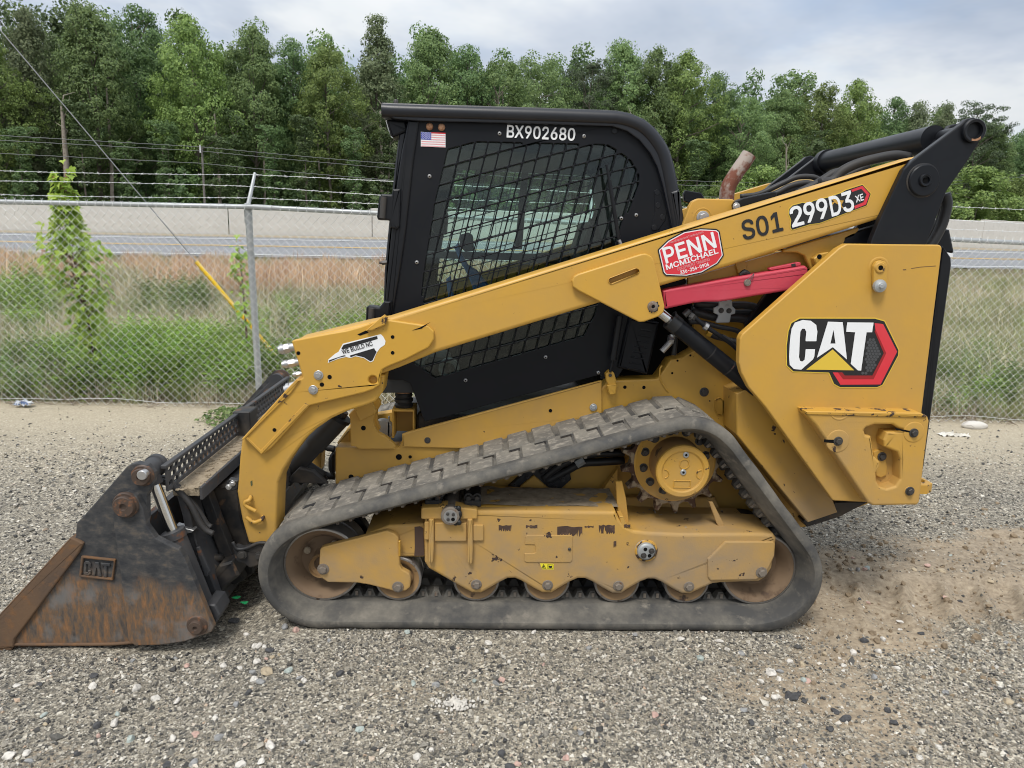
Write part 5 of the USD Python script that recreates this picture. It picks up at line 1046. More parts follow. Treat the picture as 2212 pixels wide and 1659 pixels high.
# inside the cab
INT = thing('cab_interior', parent=LO)
liner = mat('cab_liner', (.045, .048, .052), .8); seatm = mat('seat_vinyl', (.018, .019, .021), .6); bluem = worn('blue_webbing', (.02, .085, .21), (.04, .1, .2), (.06, .09, .14), rough=.6)
def IX(x, y, Y): return onY('5', x, y, Y)
part('floor', boxm(IX(250, 1500, 1.0)[0], IX(1500, 1500, 1.0)[0], .49, 1.54, .62, .66), liner, INT)
part('head_liner', plate(xz('5', 1.0, (420, 330), (1330, 350), (1400, 420), (1350, 440), (430, 400)), .50, 1.53, .01), liner, INT)
part('front_bulkhead', plate(xz('5', .60, (165, 1290), (230, 1300), (230, 1560), (420, 1700), (150, 1700)), .49, 1.54, .004), liner, INT)
part('rear_wall', plate(xz('5', .50, (1530, 380), (1700, 420), (1790, 830), (1700, 1300), (1480, 1640), (1400, 1640), (1560, 1100), (1580, 760)), .49, 1.54, .005), liner, INT)
SE = part('seat_cushion', boxm(IX(930, 0, 1.0)[0], IX(1330, 0, 1.0)[0], .78, 1.26, IX(0, 1270, 1.0)[2], IX(0, 1180, 1.0)[2], .03), seatm, INT)
part('seat_back', plate(rounded(xz('5', 1.02, (1215, 1200), (1240, 930), (1300, 760), (1345, 750), (1350, 800), (1390, 930), (1400, 1200)), .02), .80, 1.24, .03, steps=3), seatm, INT)
part('arm_rest', [boxm(IX(1050, 0, .72)[0], IX(1260, 0, .72)[0], .66, .74, IX(0, 960, .72)[2], IX(0, 900, .72)[2], .015)], seatm, INT)
part('control_pod', plate(rounded(xz('5', 1.30, (590, 830), (640, 815), (665, 830), (675, 920), (625, 925), (595, 900)), .01), 1.26, 1.36, .012, steps=3), seatm, INT)
part('lap_bar', plate(rounded(xz('5', 1.28, (560, 900), (585, 870), (605, 940), (640, 1000), (690, 1030), (760, 1120), (740, 1150), (670, 1140), (640, 1060), (595, 980)), .006), 1.25, 1.33, .008), bluem, INT)
part('lap_bar', plate(rounded(xz('5', 1.35, (515, 1080), (540, 1060), (560, 1180), (530, 1200)), .004), 1.33, 1.37, .005), bluem, INT)
part('monitor', plate(rounded(xz('5', .75, (440, 640), (500, 640), (530, 720), (520, 830), (450, 820), (430, 740)), .008), .62, .74, .012, steps=2), seatm, INT)
part('far_divider', plate(xz('5', 1.52, (948, 430), (985, 430), (945, 910), (905, 910)), 1.50, 1.53, .004), seatm, INT)
part('far_rail', plate(xz('5', 1.52, (380, 918), (1420, 948), (1420, 985), (380, 960)), 1.48, 1.53, .006), liner, INT)
part('pedal_box', boxm(IX(420, 0, .9)[0], IX(560, 0, .9)[0], .70, .98, IX(0, 1650, .9)[2], IX(0, 1480, .9)[2], .02), liner, INT)
part('cup_holder', lathe([(.03, .62), (.045, .615), (.05, .62), (.05, .66), (.03, .66)], IX(530, 1590, .63)[[0, 2]], 24), mat('grey_plastic', (.25, .26, .27), .5), INT)
# ---------------------------------------------------------------- lift arms
ARM = thing('lift_arm', parent=LO)
boom = rounded(xz('d', .20, (1990, 335), (1536, 471.5), (836, 688.5), (790, 697), (645, 732), (632, 744), (652, 815)) + xz('2', .20, (640, 330), (830, 240), (940, 200)) + xz('5', .20, (450, 1500), (1395, 1212)) + xz('6', .20, (280, 1050), (640, 945), (1452, 690), (1640, 420)), .006)
BM = part('boom', plate(boom, .198, .335, .016, steps=5), yellow_clean, ARM, smooth=40)
leg = rounded(xz('2', .21, (330, 330), (100, 570), (75, 590), (62, 700), (55, 812), (48, 880), (62, 960), (75, 1030), (112, 1158), (235, 1168), (262, 1110), (268, 900), (272, 830), (300, 760), (345, 690), (420, 590), (480, 535), (560, 480), (650, 438), (740, 412), (800, 388), (838, 340), (852, 240), (640, 250)), .01)
LEGP = part('arm_leg', plate(leg, .205, .34, .010, steps=3), yellow, ARM, smooth=40)
goose = Polygon(xz('2', .178, (342, 62), (352, 55), (560, 15), (640, 2), (720, -20), (830, -62), (1085, -25), (1118, 5), (1118, 50), (1090, 95), (960, 162), (870, 198), (838, 215), (826, 250), (822, 300), (790, 322), (740, 340), (650, 362), (440, 412), (235, 640), (185, 678), (88, 588), (305, 338), (405, 256)))
goose = rounded(goose, .006).difference(Point(*onY('2', 785, 272, .178)[[0, 2]]).buffer(.018))
GP = part('gooseneck_plate', plate(goose, .178, .207, .006, steps=3), yellow, ARM, smooth=40)
part('arm_lip', plate(rounded(xz('2', .185, (92, 582), (182, 672), (440, 405), (420, 395), (180, 650), (100, 570)), .002), .174, .18, .002), yellow_chip, GP)
part('top_flange', plate(rounded(xz('2', .19, (78, 588), (92, 590), (345, 338), (395, 268), (375, 262), (320, 320)), .001), .17, .345, .003), yellow_chip, ARM, label='flange with chipped paint')
for q, r_ in (((893, 37), .0075), ((893, 123), .0075), ((550, 255), .009), ((508, 296), .009), ((380, 125), .008)): part('arm_hole', hole(onY('2', *q, .178)[[0, 2]], .178, r_), void, GP)
for q, r_ in (((250, 543), .008),): part('arm_hole', hole(onY('2', *q, .178)[[0, 2]], .178, r_), void, GP)
for q in ((490, 245), (461, 325)): part('arm_bolt', bolt(onY('2', *q, .178)[[0, 2]], .178, .0135, .012), steel, GP)
part('stop_bracket', plate(rounded(xz('5', .17, (55, 1375), (140, 1300), (160, 1285), (180, 1300), (170, 1340), (95, 1372)), .002), .16, .20, .004), yellow_chip, GP)
part('scrape', [plate(xz('5', .1765, (10, 1395), (60, 1372), (75, 1385), (25, 1402)), .1768, .18, 0), plate(xz('2', .1765, (1000, 1), (1040, -14), (1100, -44), (1050, -8)), .1768, .18, 0)], void, GP)
# cylinder lug with its pressed slot
lug = rounded(xz('5', .176, (1228, 1090), (1240, 1065), (1262, 1052), (1620, 938), (1650, 935), (1680, 950), (1695, 975), (1755, 1235), (1748, 1270), (1722, 1292), (1640, 1322), (1612, 1325), (1585, 1312), (1262, 1145), (1235, 1125)), .008)
slot = LineString(xz('5', .176, (1452, 1090), (1592, 1036))).buffer(.0105)
LG = part('cylinder_lug', plate(lug.difference(slot), .170, .20, .006, steps=4), yellow_clean, ARM, smooth=40)
part('lug_edge', [plate(slot.buffer(.004).difference(slot), .1665, .174, .002)], yellow_clean, LG)
pc = onY('5', 1690, 1237, .165)[[0, 2]]
part('lug_grease', plate(rounded(Polygon([(pc[0]+(.019+.010*(RNG.uniform() if (-2.3 < a < .9) else .1))*math.cos(a), pc[1]+(.019+.012*(RNG.uniform() if (-2.3 < a < .9) else .1))*math.sin(a)) for a in np.linspace(-math.pi, math.pi, 36)[:-1]]), .001), .1690, .172, 0), mat('grease', (.010, .010, .010), .4), LG)
part('pin', lathe([(.006, .163), (.009, .160), (.0145, .160), (.020, .163), (.0225, .170)], pc, 28), oldbolt, LG); part('pin_socket', hole(pc, .1625, .007), void, LG)
# hydraulic couplings on the nose
for a, b, r_ in (((275, 108), (350, 92), .022), ((292, 188), (385, 172), .018), ((352, 242), (400, 236), .012), ((308, 325), (395, 295), .025)):
    A_, B_ = onY('2', *a, .26), onY('2', *b, .26); u = (B_-A_)
    part('coupling', [cyl(A_, A_+u*.18, r_*.72, 20), cyl(A_+u*.16, A_+u*.34, r_*.98, 20), cyl(A_+u*.32, A_+u*.42, r_*.82, 20), cyl(A_+u*.40, A_+u*.78, r_, 6), cyl(A_+u*.76, B_+u*.3, r_*.8, 18)], steel, ARM, smooth=30)
# tie hooks on the leg
for pp in ([(122, 905), (112, 925), (92, 935), (90, 950), (108, 965), (148, 985)], [(188, 1015), (178, 1032), (150, 1045), (130, 1042), (95, 1018)]):
    q = [onY('2', *pp[0], .205)] + [onY('2', *p, .185) for p in pp[1:]]
    part('tie_hook', tube(q, .0085, 10, bend=4), yellow_chip, ARM, smooth=40)
part('paint_scrape', [plate(xz('2', .203, (118, 825), (128, 818), (130, 842), (122, 850)), .2035, .21, 0)], mat('green_scrape', (.07, .08, .03), .7), ARM)
# stickers on the arms
ST = part('state_sticker', plate(Polygon(xz('2', .176, (540, 178), (543, 160), (578, 130), (598, 118), (612, 92), (622, 74), (828, 22), (842, 36), (854, 60), (850, 80), (826, 96), (808, 120), (796, 145), (788, 168), (772, 175), (735, 152), (690, 142), (664, 152), (640, 146), (600, 155))), .1768, .179, 0), white_dec, ARM)
part('sticker_field', [plate(Polygon(xz('2', .176, *p)), .1762, .1775, 0) for p in ([(626, 80), (808, 32), (812, 48), (618, 106), (614, 100)], [(546, 164), (630, 136), (640, 141), (600, 150), (546, 173)], [(660, 138), (792, 98), (800, 112), (806, 118), (795, 140), (784, 164), (772, 170), (737, 148), (692, 137), (664, 148)])], black_dec, ST)
part('sticker_text', text('WE BUILD NC', np.array(onY('2', 622, 131, .176)[[0, 2]]), np.array(onY('2', 786, 83, .176)[[0, 2]]), pxm('2', .176, 24), .1762, .001, True), black_dec, ST, smooth=False)
pen_o = rounded(xz('G', .196, (80, 405), (175, 312), (330, 228), (490, 200), (640, 208), (666, 228), (706, 455), (650, 535), (500, 622), (350, 655), (155, 648), (130, 622)), .004)
PS = part('dealer_sticker', plate(pen_o, .1955, .199, 0), white_dec, ARM, label='red dealer sticker edged in white')
part('sticker_edge', plate(pen_o.buffer(.0035).difference(pen_o.buffer(-.0015)), .1952, .199, 0), black_dec, PS); part('sticker_field', plate(pen_o.buffer(-.0055), .1945, .196, 0), red_dec, PS)
for s_, a, b, cp, bo in (('PENN', (152, 533), (646, 374), 146, True), ('MCMICHAEL', (160, 597), (662, 433), 50, True), ('EQUIPMENT TRADING', (268, 603), (578, 505), 27, False), ('336-254-0906', (295, 640), (572, 556), 33, True), ('PennEquipmentTrading.com', (190, 342), (515, 238), 19, False)):
    part('sticker_text', text(s_, np.array(onY('G', *a, .194)[[0, 2]]), np.array(onY('G', *b, .194)[[0, 2]]), pxm('G', .194, cp), .1945, .0012, bo), white_dec if cp > 30 else pink_dec, PS, smooth=False)
part('unit_text', text('S01', np.array(onY('G', 905, 307, .196)[[0, 2]]), np.array(onY('G', 1292, 210, .196)[[0, 2]]), pxm('G', .196, 178), .1972, .0014, True), black_dec, ARM, smooth=False)
mod = rounded(xz('6', .196, (958, 668), (960, 640), (978, 622), (1030, 608), (1062, 612), (1090, 598), (1130, 588), (1165, 580), (1235, 556), (1262, 540), (1300, 528), (1350, 512), (1394, 560), (1372, 622), (1262, 662), (1200, 686), (1120, 716), (1070, 722), (975, 752), (966, 738), (970, 700)), .003)
MD = part('model_badge', plate(mod.buffer(.003), .1966, .199, 0), gold_dec, ARM); part('badge_field', plate(mod, .1958, .1975, 0), black_dec, MD)
for s_, a, b in (('2', (975, 738), (1040, 720)), ('9', (1046, 716), (1106, 700)), ('9', (1114, 697), (1174, 680)), ('D', (1186, 680), (1242, 664)), ('3', (1252, 660), (1310, 642))):
    part('badge_text', text(s_, np.array(onY('6', *a, .195)[[0, 2]]), np.array(onY('6', *b, .195)[[0, 2]]), pxm('6', .195, 100), .1952, .0012, True), white_dec, MD, smooth=False)
part('badge_text', text('XE', np.array(onY('6', 1316, 606, .195)[[0, 2]]), np.array(onY('6', 1358, 592, .195)[[0, 2]]), pxm('6', .195, 33), .1952, .0012, True), white_dec, MD, smooth=False)
part('badge_chevron', plate(xz('6', .195, (1290, 538), (1350, 517), (1389, 561), (1369, 617), (1310, 640), (1306, 625), (1356, 605), (1372, 563), (1344, 533), (1295, 550)), .1954, .197, 0), red_dec, MD)
part('torn_patch', plate(xz('6', .195, (1168, 578), (1196, 570), (1212, 592), (1250, 596), (1238, 618), (1248, 640), (1222, 618), (1200, 606), (1176, 640), (1178, 612), (1200, 600)), .1946, .1965, 0), yellow_clean, MD, label='torn gap in the badge showing the yellow paint')

# far arm
fb = boom.intersection(sbox(-.30, 0, 3, 3))
part('far_boom', mirror(plate(fb, .20, .335, .012, steps=2)), yellow_clean, ARM)
part('far_leg', plate(rounded(xz('F', 1.25, (300, 1260), (360, 1150), (430, 1010), (528, 1000), (520, 1300), (512, 1440), (440, 1420)), .004), 1.25, 1.36, .006), yellow, ARM)
part('cross_member', boxm(*sorted((onY('2', 110, 0, .3)[0], onY('2', 260, 0, .3)[0])), .34, 1.70, onY('2', 0, 900, .3)[2], onY('2', 0, 800, .3)[2], .01), dirty_black, ARM)

# ---------------------------------------------------------------- black levers and cross tube at the rear
TWR = thing('rear_lever', parent=LO)
lev = rounded(xz('6', .165, (1880, 185), (1905, 160), (1945, 150), (1985, 168), (2002, 205), (2000, 245), (1905, 395), (1800, 545), (1715, 770), (1690, 840), (1660, 900), (1370, 900), (1400, 800), (1450, 680), (1570, 430), (1620, 380)), .008)
part('lever_plate', plate(lev, .165, .195, .005, steps=2), black_gloss, TWR)
lev2 = rounded(xz('6', .36, (1790, 230), (1815, 195), (1850, 185), (1880, 195), (1880, 240), (1600, 560), (1560, 640), (1300, 900), (1200, 900), (1420, 600)), .006)
part('lever_plate', plate(lev2, .36, .385, .004), black_gloss, TWR)
pcL = onY('6', 1950, 222, .15)[[0, 2]]
part('upper_pin', lathe([(.030, .36), (.030, .155), (.032, .148), (.042, .146), (.046, .150), (.046, .20)], pcL, 36), black_gloss, TWR); part('pin_bore', lathe([(.0, .20), (.031, .20), (.031, .149)], pcL, 30), void, TWR)
part('bore_rust', plate(Point(*pcL).buffer(.0405).difference(Point(*pcL).buffer(.0325)).intersection(sbox(pcL[0]-.01, pcL[1]-.06, pcL[0]+.025, pcL[1]-.02)), .1452, .147, 0), rustbolt, TWR)
pcM = onY('6', 1692, 487, .14)[[0, 2]]
part('pivot_boss', lathe([(0, .150), (.014, .150), (.015, .142), (.022, .141), (.0255, .146), (.026, .151), (.058, .151), (.062, .155), (.062, .17)], pcM, 40), black_gloss, TWR); part('boss_socket', hole(pcM, .1495, .010), void, TWR)
part('boss_weld', lathe([(.062, .162), (.067, .163), (.069, .166)], pcM, 30), dirty_black, TWR)
tA, tB = onY('6', 1900, 268, .40), None
tA = np.array([pcL[0]-.02, .385, pcL[1]-.005]); tB = tA+[0, 1.02, 0]
part('cross_tube', cyl(tA, tB, .058, 32), black_gloss, TWR, smooth=40); part('tube_collar', cyl(tB-[0, .05, 0], tB, .068, 30), black_gloss, TWR, smooth=40)
for yy in (tB[1], tB[1]+.19):
    m = plate(lev, .0, .028, .004); m.apply_translation([-.02, yy, 0]); part('far_lever_plate', m, black_gloss, TWR)
part('link_side', plate(rounded(xz('6', .25, (1245, 820), (1250, 790), (1290, 770), (1420, 730), (1500, 700), (1480, 900), (1260, 900)), .006), .25, .30, .005), black_gloss, TWR)

# ---------------------------------------------------------------- rear tower, badge, counterweight
TW = part('tower_plate', plate(rounded(xz('4', .135, (600, 82), (1122, 88), (1008, 1010), (990, 1490), (720, 1490), (526, 1482), (155, 968), (70, 870), (28, 790), (14, 735), (18, 600), (30, 575), (555, 108)), .018, 6), .135, .175, .006, steps=3), yellow_clean, LO)
part('tower_return', plate(xz('4', .28, (70, 870), (155, 968), (526, 1482), (550, 1545), (390, 1600), (0, 1120), (0, 900)), .28, .50, .004), yellow_low, LO)
part('tower_inner', plate(xz('d', .34, (1720, 545), (1830, 525), (2025, 530), (1960, 1080), (1760, 1050), (1640, 800), (1610, 700)), .34, .37, .004), black_gloss, LO)
part('lower_skirt', plate(xz('4', .40, (540, 1490), (715, 1490), (560, 1570), (385, 1625), (360, 1590)), .40, .50, .003), dirty_black, LO)
logo = rounded(xz('4', .132, (274, 640), (284, 560), (300, 515), (345, 490), (755, 491), (805, 505), (882, 662), (880, 690), (795, 850), (765, 863), (565, 863), (532, 845), (505, 783), (310, 777), (276, 745)), .006)
LGO = part('maker_badge', plate(logo.buffer(.004), .1335, .136, 0), gold_dec, LO, label='black badge with white letters and a red hexagon edge'); part('badge_field', plate(logo, .1328, .1345, 0), black_dec, LGO)
LY = .1318
def lg(name, pts, m, holes=(), r=.0, y=LY): part(name, plate((rounded(xz('4', LY, *pts), r)).difference(unary_union([rounded(xz('4', LY, *h), 0) for h in holes])) if holes else rounded(xz('4', LY, *pts), r), y, .1335, 0), m, LGO, smooth=False)
lg('hexagon_edge', [(752, 514), (798, 520), (874, 670), (784, 848), (566, 850), (524, 783), (552, 783), (580, 820), (746, 820), (815, 678), (756, 548)], red_dec)
lg('hexagon_shade', [(552, 783), (580, 820), (746, 820), (815, 678), (756, 548), (752, 560), (802, 678), (740, 800), (590, 800), (575, 782)], darkred_dec)
lg('letter_c', [(292, 600), (300, 545), (318, 512), (362, 497), (405, 502), (434, 524), (440, 560), (435, 613), (376, 613), (380, 562), (372, 545), (357, 545), (347, 562), (340, 700), (346, 720), (358, 724), (371, 715), (377, 656), (428, 656), (423, 698), (416, 712), (352, 768), (312, 764), (290, 742), (286, 700)], white_dec, r=.002)
lg('letter_a', [(498, 507), (578, 509), (601, 712), (524, 645), (438, 703)], white_dec, holes=[[(528, 550), (539, 626), (511, 626)]])
lg('letter_t', [(603, 510), (746, 512), (738, 564), (708, 564), (678, 773), (660, 771), (622, 736), (646, 564), (597, 562)], white_dec)
lg('triangle', [(524, 658), (640, 771), (380, 768)], gold_dec)
hx = Polygon(xz('4', LY, (716, 570), (750, 566), (798, 678), (738, 796), (600, 798), (690, 776))); cells = []
hr = pxm('4', .13, 10.5); cx0, cz0 = onY('4', 590, 800, LY)[[0, 2]]
for i in range(16):
    for j in range(14):
        c = (cx0+hr*1.75*i+(hr*.875 if j % 2 else 0), cz0+hr*1.52*j)
        h = Polygon([(c[0]+hr*.86*math.sin(a), c[1]+hr*.86*math.cos(a)) for a in np.arange(6)*math.pi/3])
        if hx.contains(h): cells.append(plate(h, .1322, .1335, 0))
part('hexagon_mesh', cells, grey_dec, LGO, smooth=False, kind='stuff')
# transport link on the tower
lk = rounded(xz('4', .115, (745, 205), (760, 180), (785, 172), (810, 180), (822, 205), (820, 300), (810, 335), (780, 348), (755, 330), (745, 300)), .008)
LK = part('tie_link', plate(lk, .112, .130, .005, steps=3), yellow, TW)
part('link_eye', lathe([(.010, .106), (.018, .106), (.022, .110), (.023, .114)], onY('4', 782, 213, .11)[[0, 2]], 26), yellow_chip, TW); part('link_bore', hole(onY('4', 782, 213, .11)[[0, 2]], .110, .0105), void, TW)
part('link_recess', lathe([(.030, .1340), (.036, .1332), (.040, .1338), (.042, .1352)], onY('4', 775, 210, .134)[[0, 2]], 34), yellow_clean, TW)
part('link_bolt', [lathe([(0, .094), (.012, .094), (.016, .097), (.024, .100), (.0265, .104), (.0265, .114)], onY('4', 785, 313, .10)[[0, 2]], 28), bolt(onY('4', 785, 313, .10)[[0, 2]], .095, .010, .007, False)], galv, TW)
part('paint_scratch', [plate(xz('4', .134, (905, 222), (922, 221), (925, 226), (908, 227)), .1344, .136, 0), plate(xz('4', .134, (950, 216), (1000, 208), (1085, 202), (1085, 205), (1000, 211), (952, 219)), .1344, .136, 0)], mat('scratch_dark', (.10, .06, .03), .8), TW)
cwp = rounded(xz('4', .07, (366, 1003), (378, 993), (1000, 1003), (1035, 1018), (1045, 1045), (1020, 1240), (992, 1485), (980, 1502), (740, 1505), (712, 1490), (700, 1470), (425, 1065)), .008, 5)
rec = rounded(xz('4', .07, (690, 1095), (702, 1080), (745, 1065), (845, 1064), (878, 1085), (905, 1092), (900, 1100), (862, 1104), (812, 1105), (796, 1150), (800, 1185), (835, 1200), (872, 1215), (888, 1255), (886, 1360), (862, 1398), (812, 1414), (776, 1402), (758, 1372), (756, 1325), (776, 1292), (775, 1266), (745, 1236), (738, 1195), (728, 1128), (698, 1122)), .004)
CW_ = part('counterweight', plate(cwp.difference(rec), .062, .20, .010, steps=4), yellow_low, LO, smooth=40)
part('recess_floor', plate(rec.buffer(.01), .125, .14, 0), yellow_low, CW_)
part('top_ledge', plate(rounded(xz('4', .06, (372, 992), (1000, 1002), (1036, 1020), (1030, 1030), (380, 1012)), .002), .056, .20, .004), yellow_chip, CW_)
for c, r0 in (((552, 1157), 68), ((966, 1108), 62), ((940, 1430), 30)):
    q = onY('4', *c, .06)[[0, 2]]; R = pxm('4', .06, r0); part('boss', lathe([(0, .0585), (R-.006, .0585), (R-.002, .0600), (R, .0630)], q, 36), yellow_low, CW_)
part('boss_slot', plate(rounded(xz('4', .057, (478, 1148), (540, 1150), (540, 1168), (478, 1164)), .001), .0578, .06, 0), void, CW_); part('boss_slot', plate(rounded(xz('4', .057, (862, 1085), (950, 1102), (950, 1112), (870, 1096)), .001), .0578, .06, 0), void, CW_)
for c in ((555, 1158), (967, 1113), (945, 1430)): part('weight_bolt', bolt(onY('4', *c, .055)[[0, 2]], .0585, .0135, .014), darkbolt, CW_)
part('weight_bolt', bolt(onY('4', 782, 1235, .125)[[0, 2]], .112, .0135, .012), darkbolt, CW_)
part('hook_block', plate(rounded(xz('4', .09, (800, 1125), (830, 1110), (895, 1110), (900, 1145), (870, 1200), (835, 1203), (800, 1180)), .006), .085, .14, .008, steps=3), yellow_low, CW_)
part('hook_block', plate(rounded(xz('4', .10, (690, 1122), (725, 1128), (735, 1200), (712, 1185), (690, 1140)), .004), .098, .14, .006, steps=2), yellow_low, CW_)
part('recess_link', plate(rounded(xz('4', .115, (742, 1215), (768, 1203), (800, 1208), (820, 1300), (815, 1340), (785, 1356), (758, 1345), (755, 1290)), .006), .112, .13, .004, steps=2), yellow, CW_)
part('crescent', lathe([(R_, .0590) for R_ in ()] or [(.038, .0618), (.040, .0600), (.044, .0600), (.046, .0618)], onY('4', 565, 985, .06)[[0, 2]], 40).slice_plane([0, 0, onY('4', 565, 1012, .06)[2]], [0, 0, -1]), yellow_low, CW_)
part('weight_return', plate(rounded(xz('4', .20, (400, 1040), (1000, 1040), (985, 1490), (700, 1490)), .004), .20, .34, .003), yellow_low, CW_)
part('mirror_weight', mirror(plate(cwp, .062, .20, .006)), yellow_low, CW_)
# rear door, seen edge-on
part('rear_door', plate(rounded(xz('4', .30, (1120, 90), (1170, 158), (1172, 200), (1020, 1310), (990, 1310), (1000, 1000)), .003), .30, 1.74, .006), black_gloss, LO)
part('engine_hood', plate(rounded(xz('4', .45, (600, 120), (620, 30), (1050, -10), (1130, 0), (1162, 5), (1186, 122), (1184, 134), (1100, 140), (1000, 160)), .006), .45, 1.58, .01, steps=2), black_gloss, LO)
part('hood_strip', plate(xz('4', .33, (1112, 124), (1174, 136), (1174, 156), (1118, 156)), .325, .40, .001), white_dec, LO)
part('hood_stay', tube([onY('4', 955, 80, .42), onY('4', 1010, -60, .42)], .012, 8), hose_rubber, LO)
th = Polygon(xz('4', .50, (960, 1420), (1000, 1310), (1010, 1308), (1086, 1385), (1080, 1440), (960, 1448)))
x0, x1 = onY('4', 960, 1400, .5)[0], onY('4', 1086, 1400, .5)[0]; z0, z1 = onY('4', 1060, 1445, .5)[2], onY('4', 1060, 1395, .5)[2]
tow = Polygon([(x0-.05, .50), (x1-.04, .50), (x1, .53), (x1, .61), (x1-.04, .64), (x0-.05, .64)]).difference(Point(x1-.045, .57).buffer(.026))
m = plate(tow, 0, z1-z0, .003); v = m.vertices.copy(); m.vertices = np.stack([v[:, 0], v[:, 2], z1-v[:, 1]], 1)
part('tow_eye', m, yellow_chip, LO)

# ---------------------------------------------------------------- hydraulics between tower and arm
rl = rounded(xz('8', .235, (565, 398), (620, 382), (1350, 250), (2110, 125), (2138, 150), (2146, 225), (1990, 388), (1600, 448), (1300, 500), (1170, 518), (1020, 518), (900, 530), (592, 596)), .004)
RS = part('lift_arm_brace', plate(rl, .215, .285, .010, steps=4), red, LO, label='red steel brace stowed above the lift cylinder')
part('brace_clip', plate(rounded(xz('8', .22, (1742, 165), (1760, 150), (2040, 95), (2070, 88), (2092, 100), (2088, 128), (1760, 180)), .003), .225, .255, .003), red, RS)
part('clip_tape', plate(xz('8', .222, (1980, 112), (2025, 102), (2030, 132), (1985, 140)), .2225, .256, 0), hose_rubber, RS)
part('brace_pin', lathe([(0, .205), (.012, .205), (.0145, .208), (.015, .216)], onY('8', 1503, 313, .21)[[0, 2]], 20), oldbolt, RS)
part('pin_ring', tube([onY('8', x, y, .206) for x, y in ((1480, 310), (1500, 280), (1540, 250), (1572, 215), (1560, 250), (1530, 295), (1510, 335), (1485, 325))], .0016, 5, bend=4), dark_wire, RS, smooth=True)
part('brace_toggle', tube([onY('8', 1415, 228, .24), onY('8', 1470, 195, .24), onY('8', 1530, 215, .24)], [.007, .012, .005], 8, bend=3), hose_rubber, RS)
CYL = thing('lift_cylinder', parent=LO)
a, b = onY('8', 672, 735, .30), onY('8', 1500, 1400, .30); u = (b-a)/np.linalg.norm(b-a); rc = pxm('8', .30, 96)
part('barrel', [cyl(a, b+u*.05, rc, 36)], black_gloss, CYL, smooth=40)
part('gland', [cyl(a-u*.012, a+u*.035, rc*1.06, 36), cyl(a+u*.22, a+u*.226, rc*1.015, 36), cyl(a+u*.33, a+u*.336, rc*1.015, 36)], worn('gland_black', (.014, .014, .015), (.12, .05, .04), (.06, .05, .05), chip=(.6, .66), chip_scale=22), CYL, smooth=30)
part('rod', cyl(a-u*.15, a, rc*.58, 24), chrome, CYL, smooth=40)
part('feed_pipe', tube([onY('8', 800, 660, .27), onY('8', 850, 620, .27), onY('8', 905, 670, .26), onY('8', 1050, 790, .26), onY('8', 1300, 960, .27), onY('8', 1430, 1075, .28)], .0095, 10, bend=5), black_gloss, CYL, smooth=True)
part('pipe_fitting', [cyl(onY('8', 885, 700, .26), onY('8', 918, 655, .26), .017, 6), cyl(onY('8', 812, 668, .26), onY('8', 868, 618, .26), .014, 10), cyl(onY('8', 868, 680, .26), onY('8', 900, 690, .26), .016, 6)], darkbolt, CYL)
part('pipe_clamp', cyl(onY('8', 1032, 780, .255), onY('8', 1066, 800, .255), .016, 8), steel, CYL)
def hose(name, c, pts, r, Y, mt=None, par=None, n=10):
    ys = np.broadcast_to(Y, len(pts)); return part(name, tube([onY(c, *p, y) for p, y in zip(pts, ys)], r, n, bend=6), mt or hose_rubber, par or LO, smooth=True)
for pts, r_, Y in (([(930, 540), (1200, 560), (1500, 560), (1700, 620)], .017, .37), ([(900, 620), (1150, 690), (1400, 700), (1580, 740)], .019, .37), ([(900, 590), (1200, 640), (1600, 640), (1800, 690)], .016, .40), ([(860, 740), (1000, 745), (1180, 790), (1370, 830), (1450, 880)], .011, .34),
                   ([(1300, 940), (1380, 955), (1500, 960)], .014, .33), ([(1060, 860), (1150, 900), (1250, 925)], .012, .36), ([(700, 640), (760, 760), (720, 900), (700, 1100)], .012, .42)):
    hose('hydraulic_hose', '8', pts, r_, Y)
part('hose_fitting', [cyl(onY('8', 1215, 900, .33), onY('8', 1300, 945, .33), .015, 6)], darkbolt, LO); part('hose_fitting', [cyl(onY('8', 1060, 850, .35), onY('8', 1105, 870, .35), .017, 6)], yellow, LO)
part('hose_fitting', [tube([onY('8', 690, 880, .40), onY('8', 660, 960, .40), onY('8', 570, 1060, .40)], .014, 10, bend=4), cyl(onY('8', 640, 930, .40), onY('8', 690, 930, .40), .020, 6)], steel, LO, smooth=30)
HC = rounded(xz('8', .33, (1190, 520), (1330, 500), (1335, 570), (1368, 600), (1365, 650), (1320, 660), (1305, 745), (1150, 750), (1185, 665), (1130, 640), (1128, 590), (1185, 565)), .005)
part('hose_clamp', plate(HC, .325, .335, .002), galv, LO)
for q in ((1215, 615), (1300, 618)): part('clamp_bolt', bolt(onY('8', *q, .325)[[0, 2]], .325, .008, .008), darkbolt, LO)
part('arm_bracket', plate(rounded(xz('8', .30, (1360, 100), (1470, 60), (1490, 180), (1400, 240)), .004), .29, .30, .002), yellow, LO)
part('arm_web', plate(rounded(xz('6', .255, (880, 872), (1340, 735), (1300, 790), (1262, 800), (1245, 830), (1100, 1020), (1070, 960), (1040, 890), (1000, 872)), .006), .25, .27, .004), yellow_clean, LO)
part('web_lug', plate(rounded(xz('6', .22, (1088, 905), (1120, 880), (1165, 870), (1185, 890), (1150, 930), (1110, 950), (1100, 935)), .004), .215, .25, .004), yellow, LO); part('web_hole', hole(onY('6', 1120, 895, .215)[[0, 2]], .215, .010), void, LO)
part('arm_inner', plate(xz('6', .30, (420, 1010), (1050, 830), (1060, 960), (700, 990), (420, 1060)), .30, .32, 0), yellow, LO)
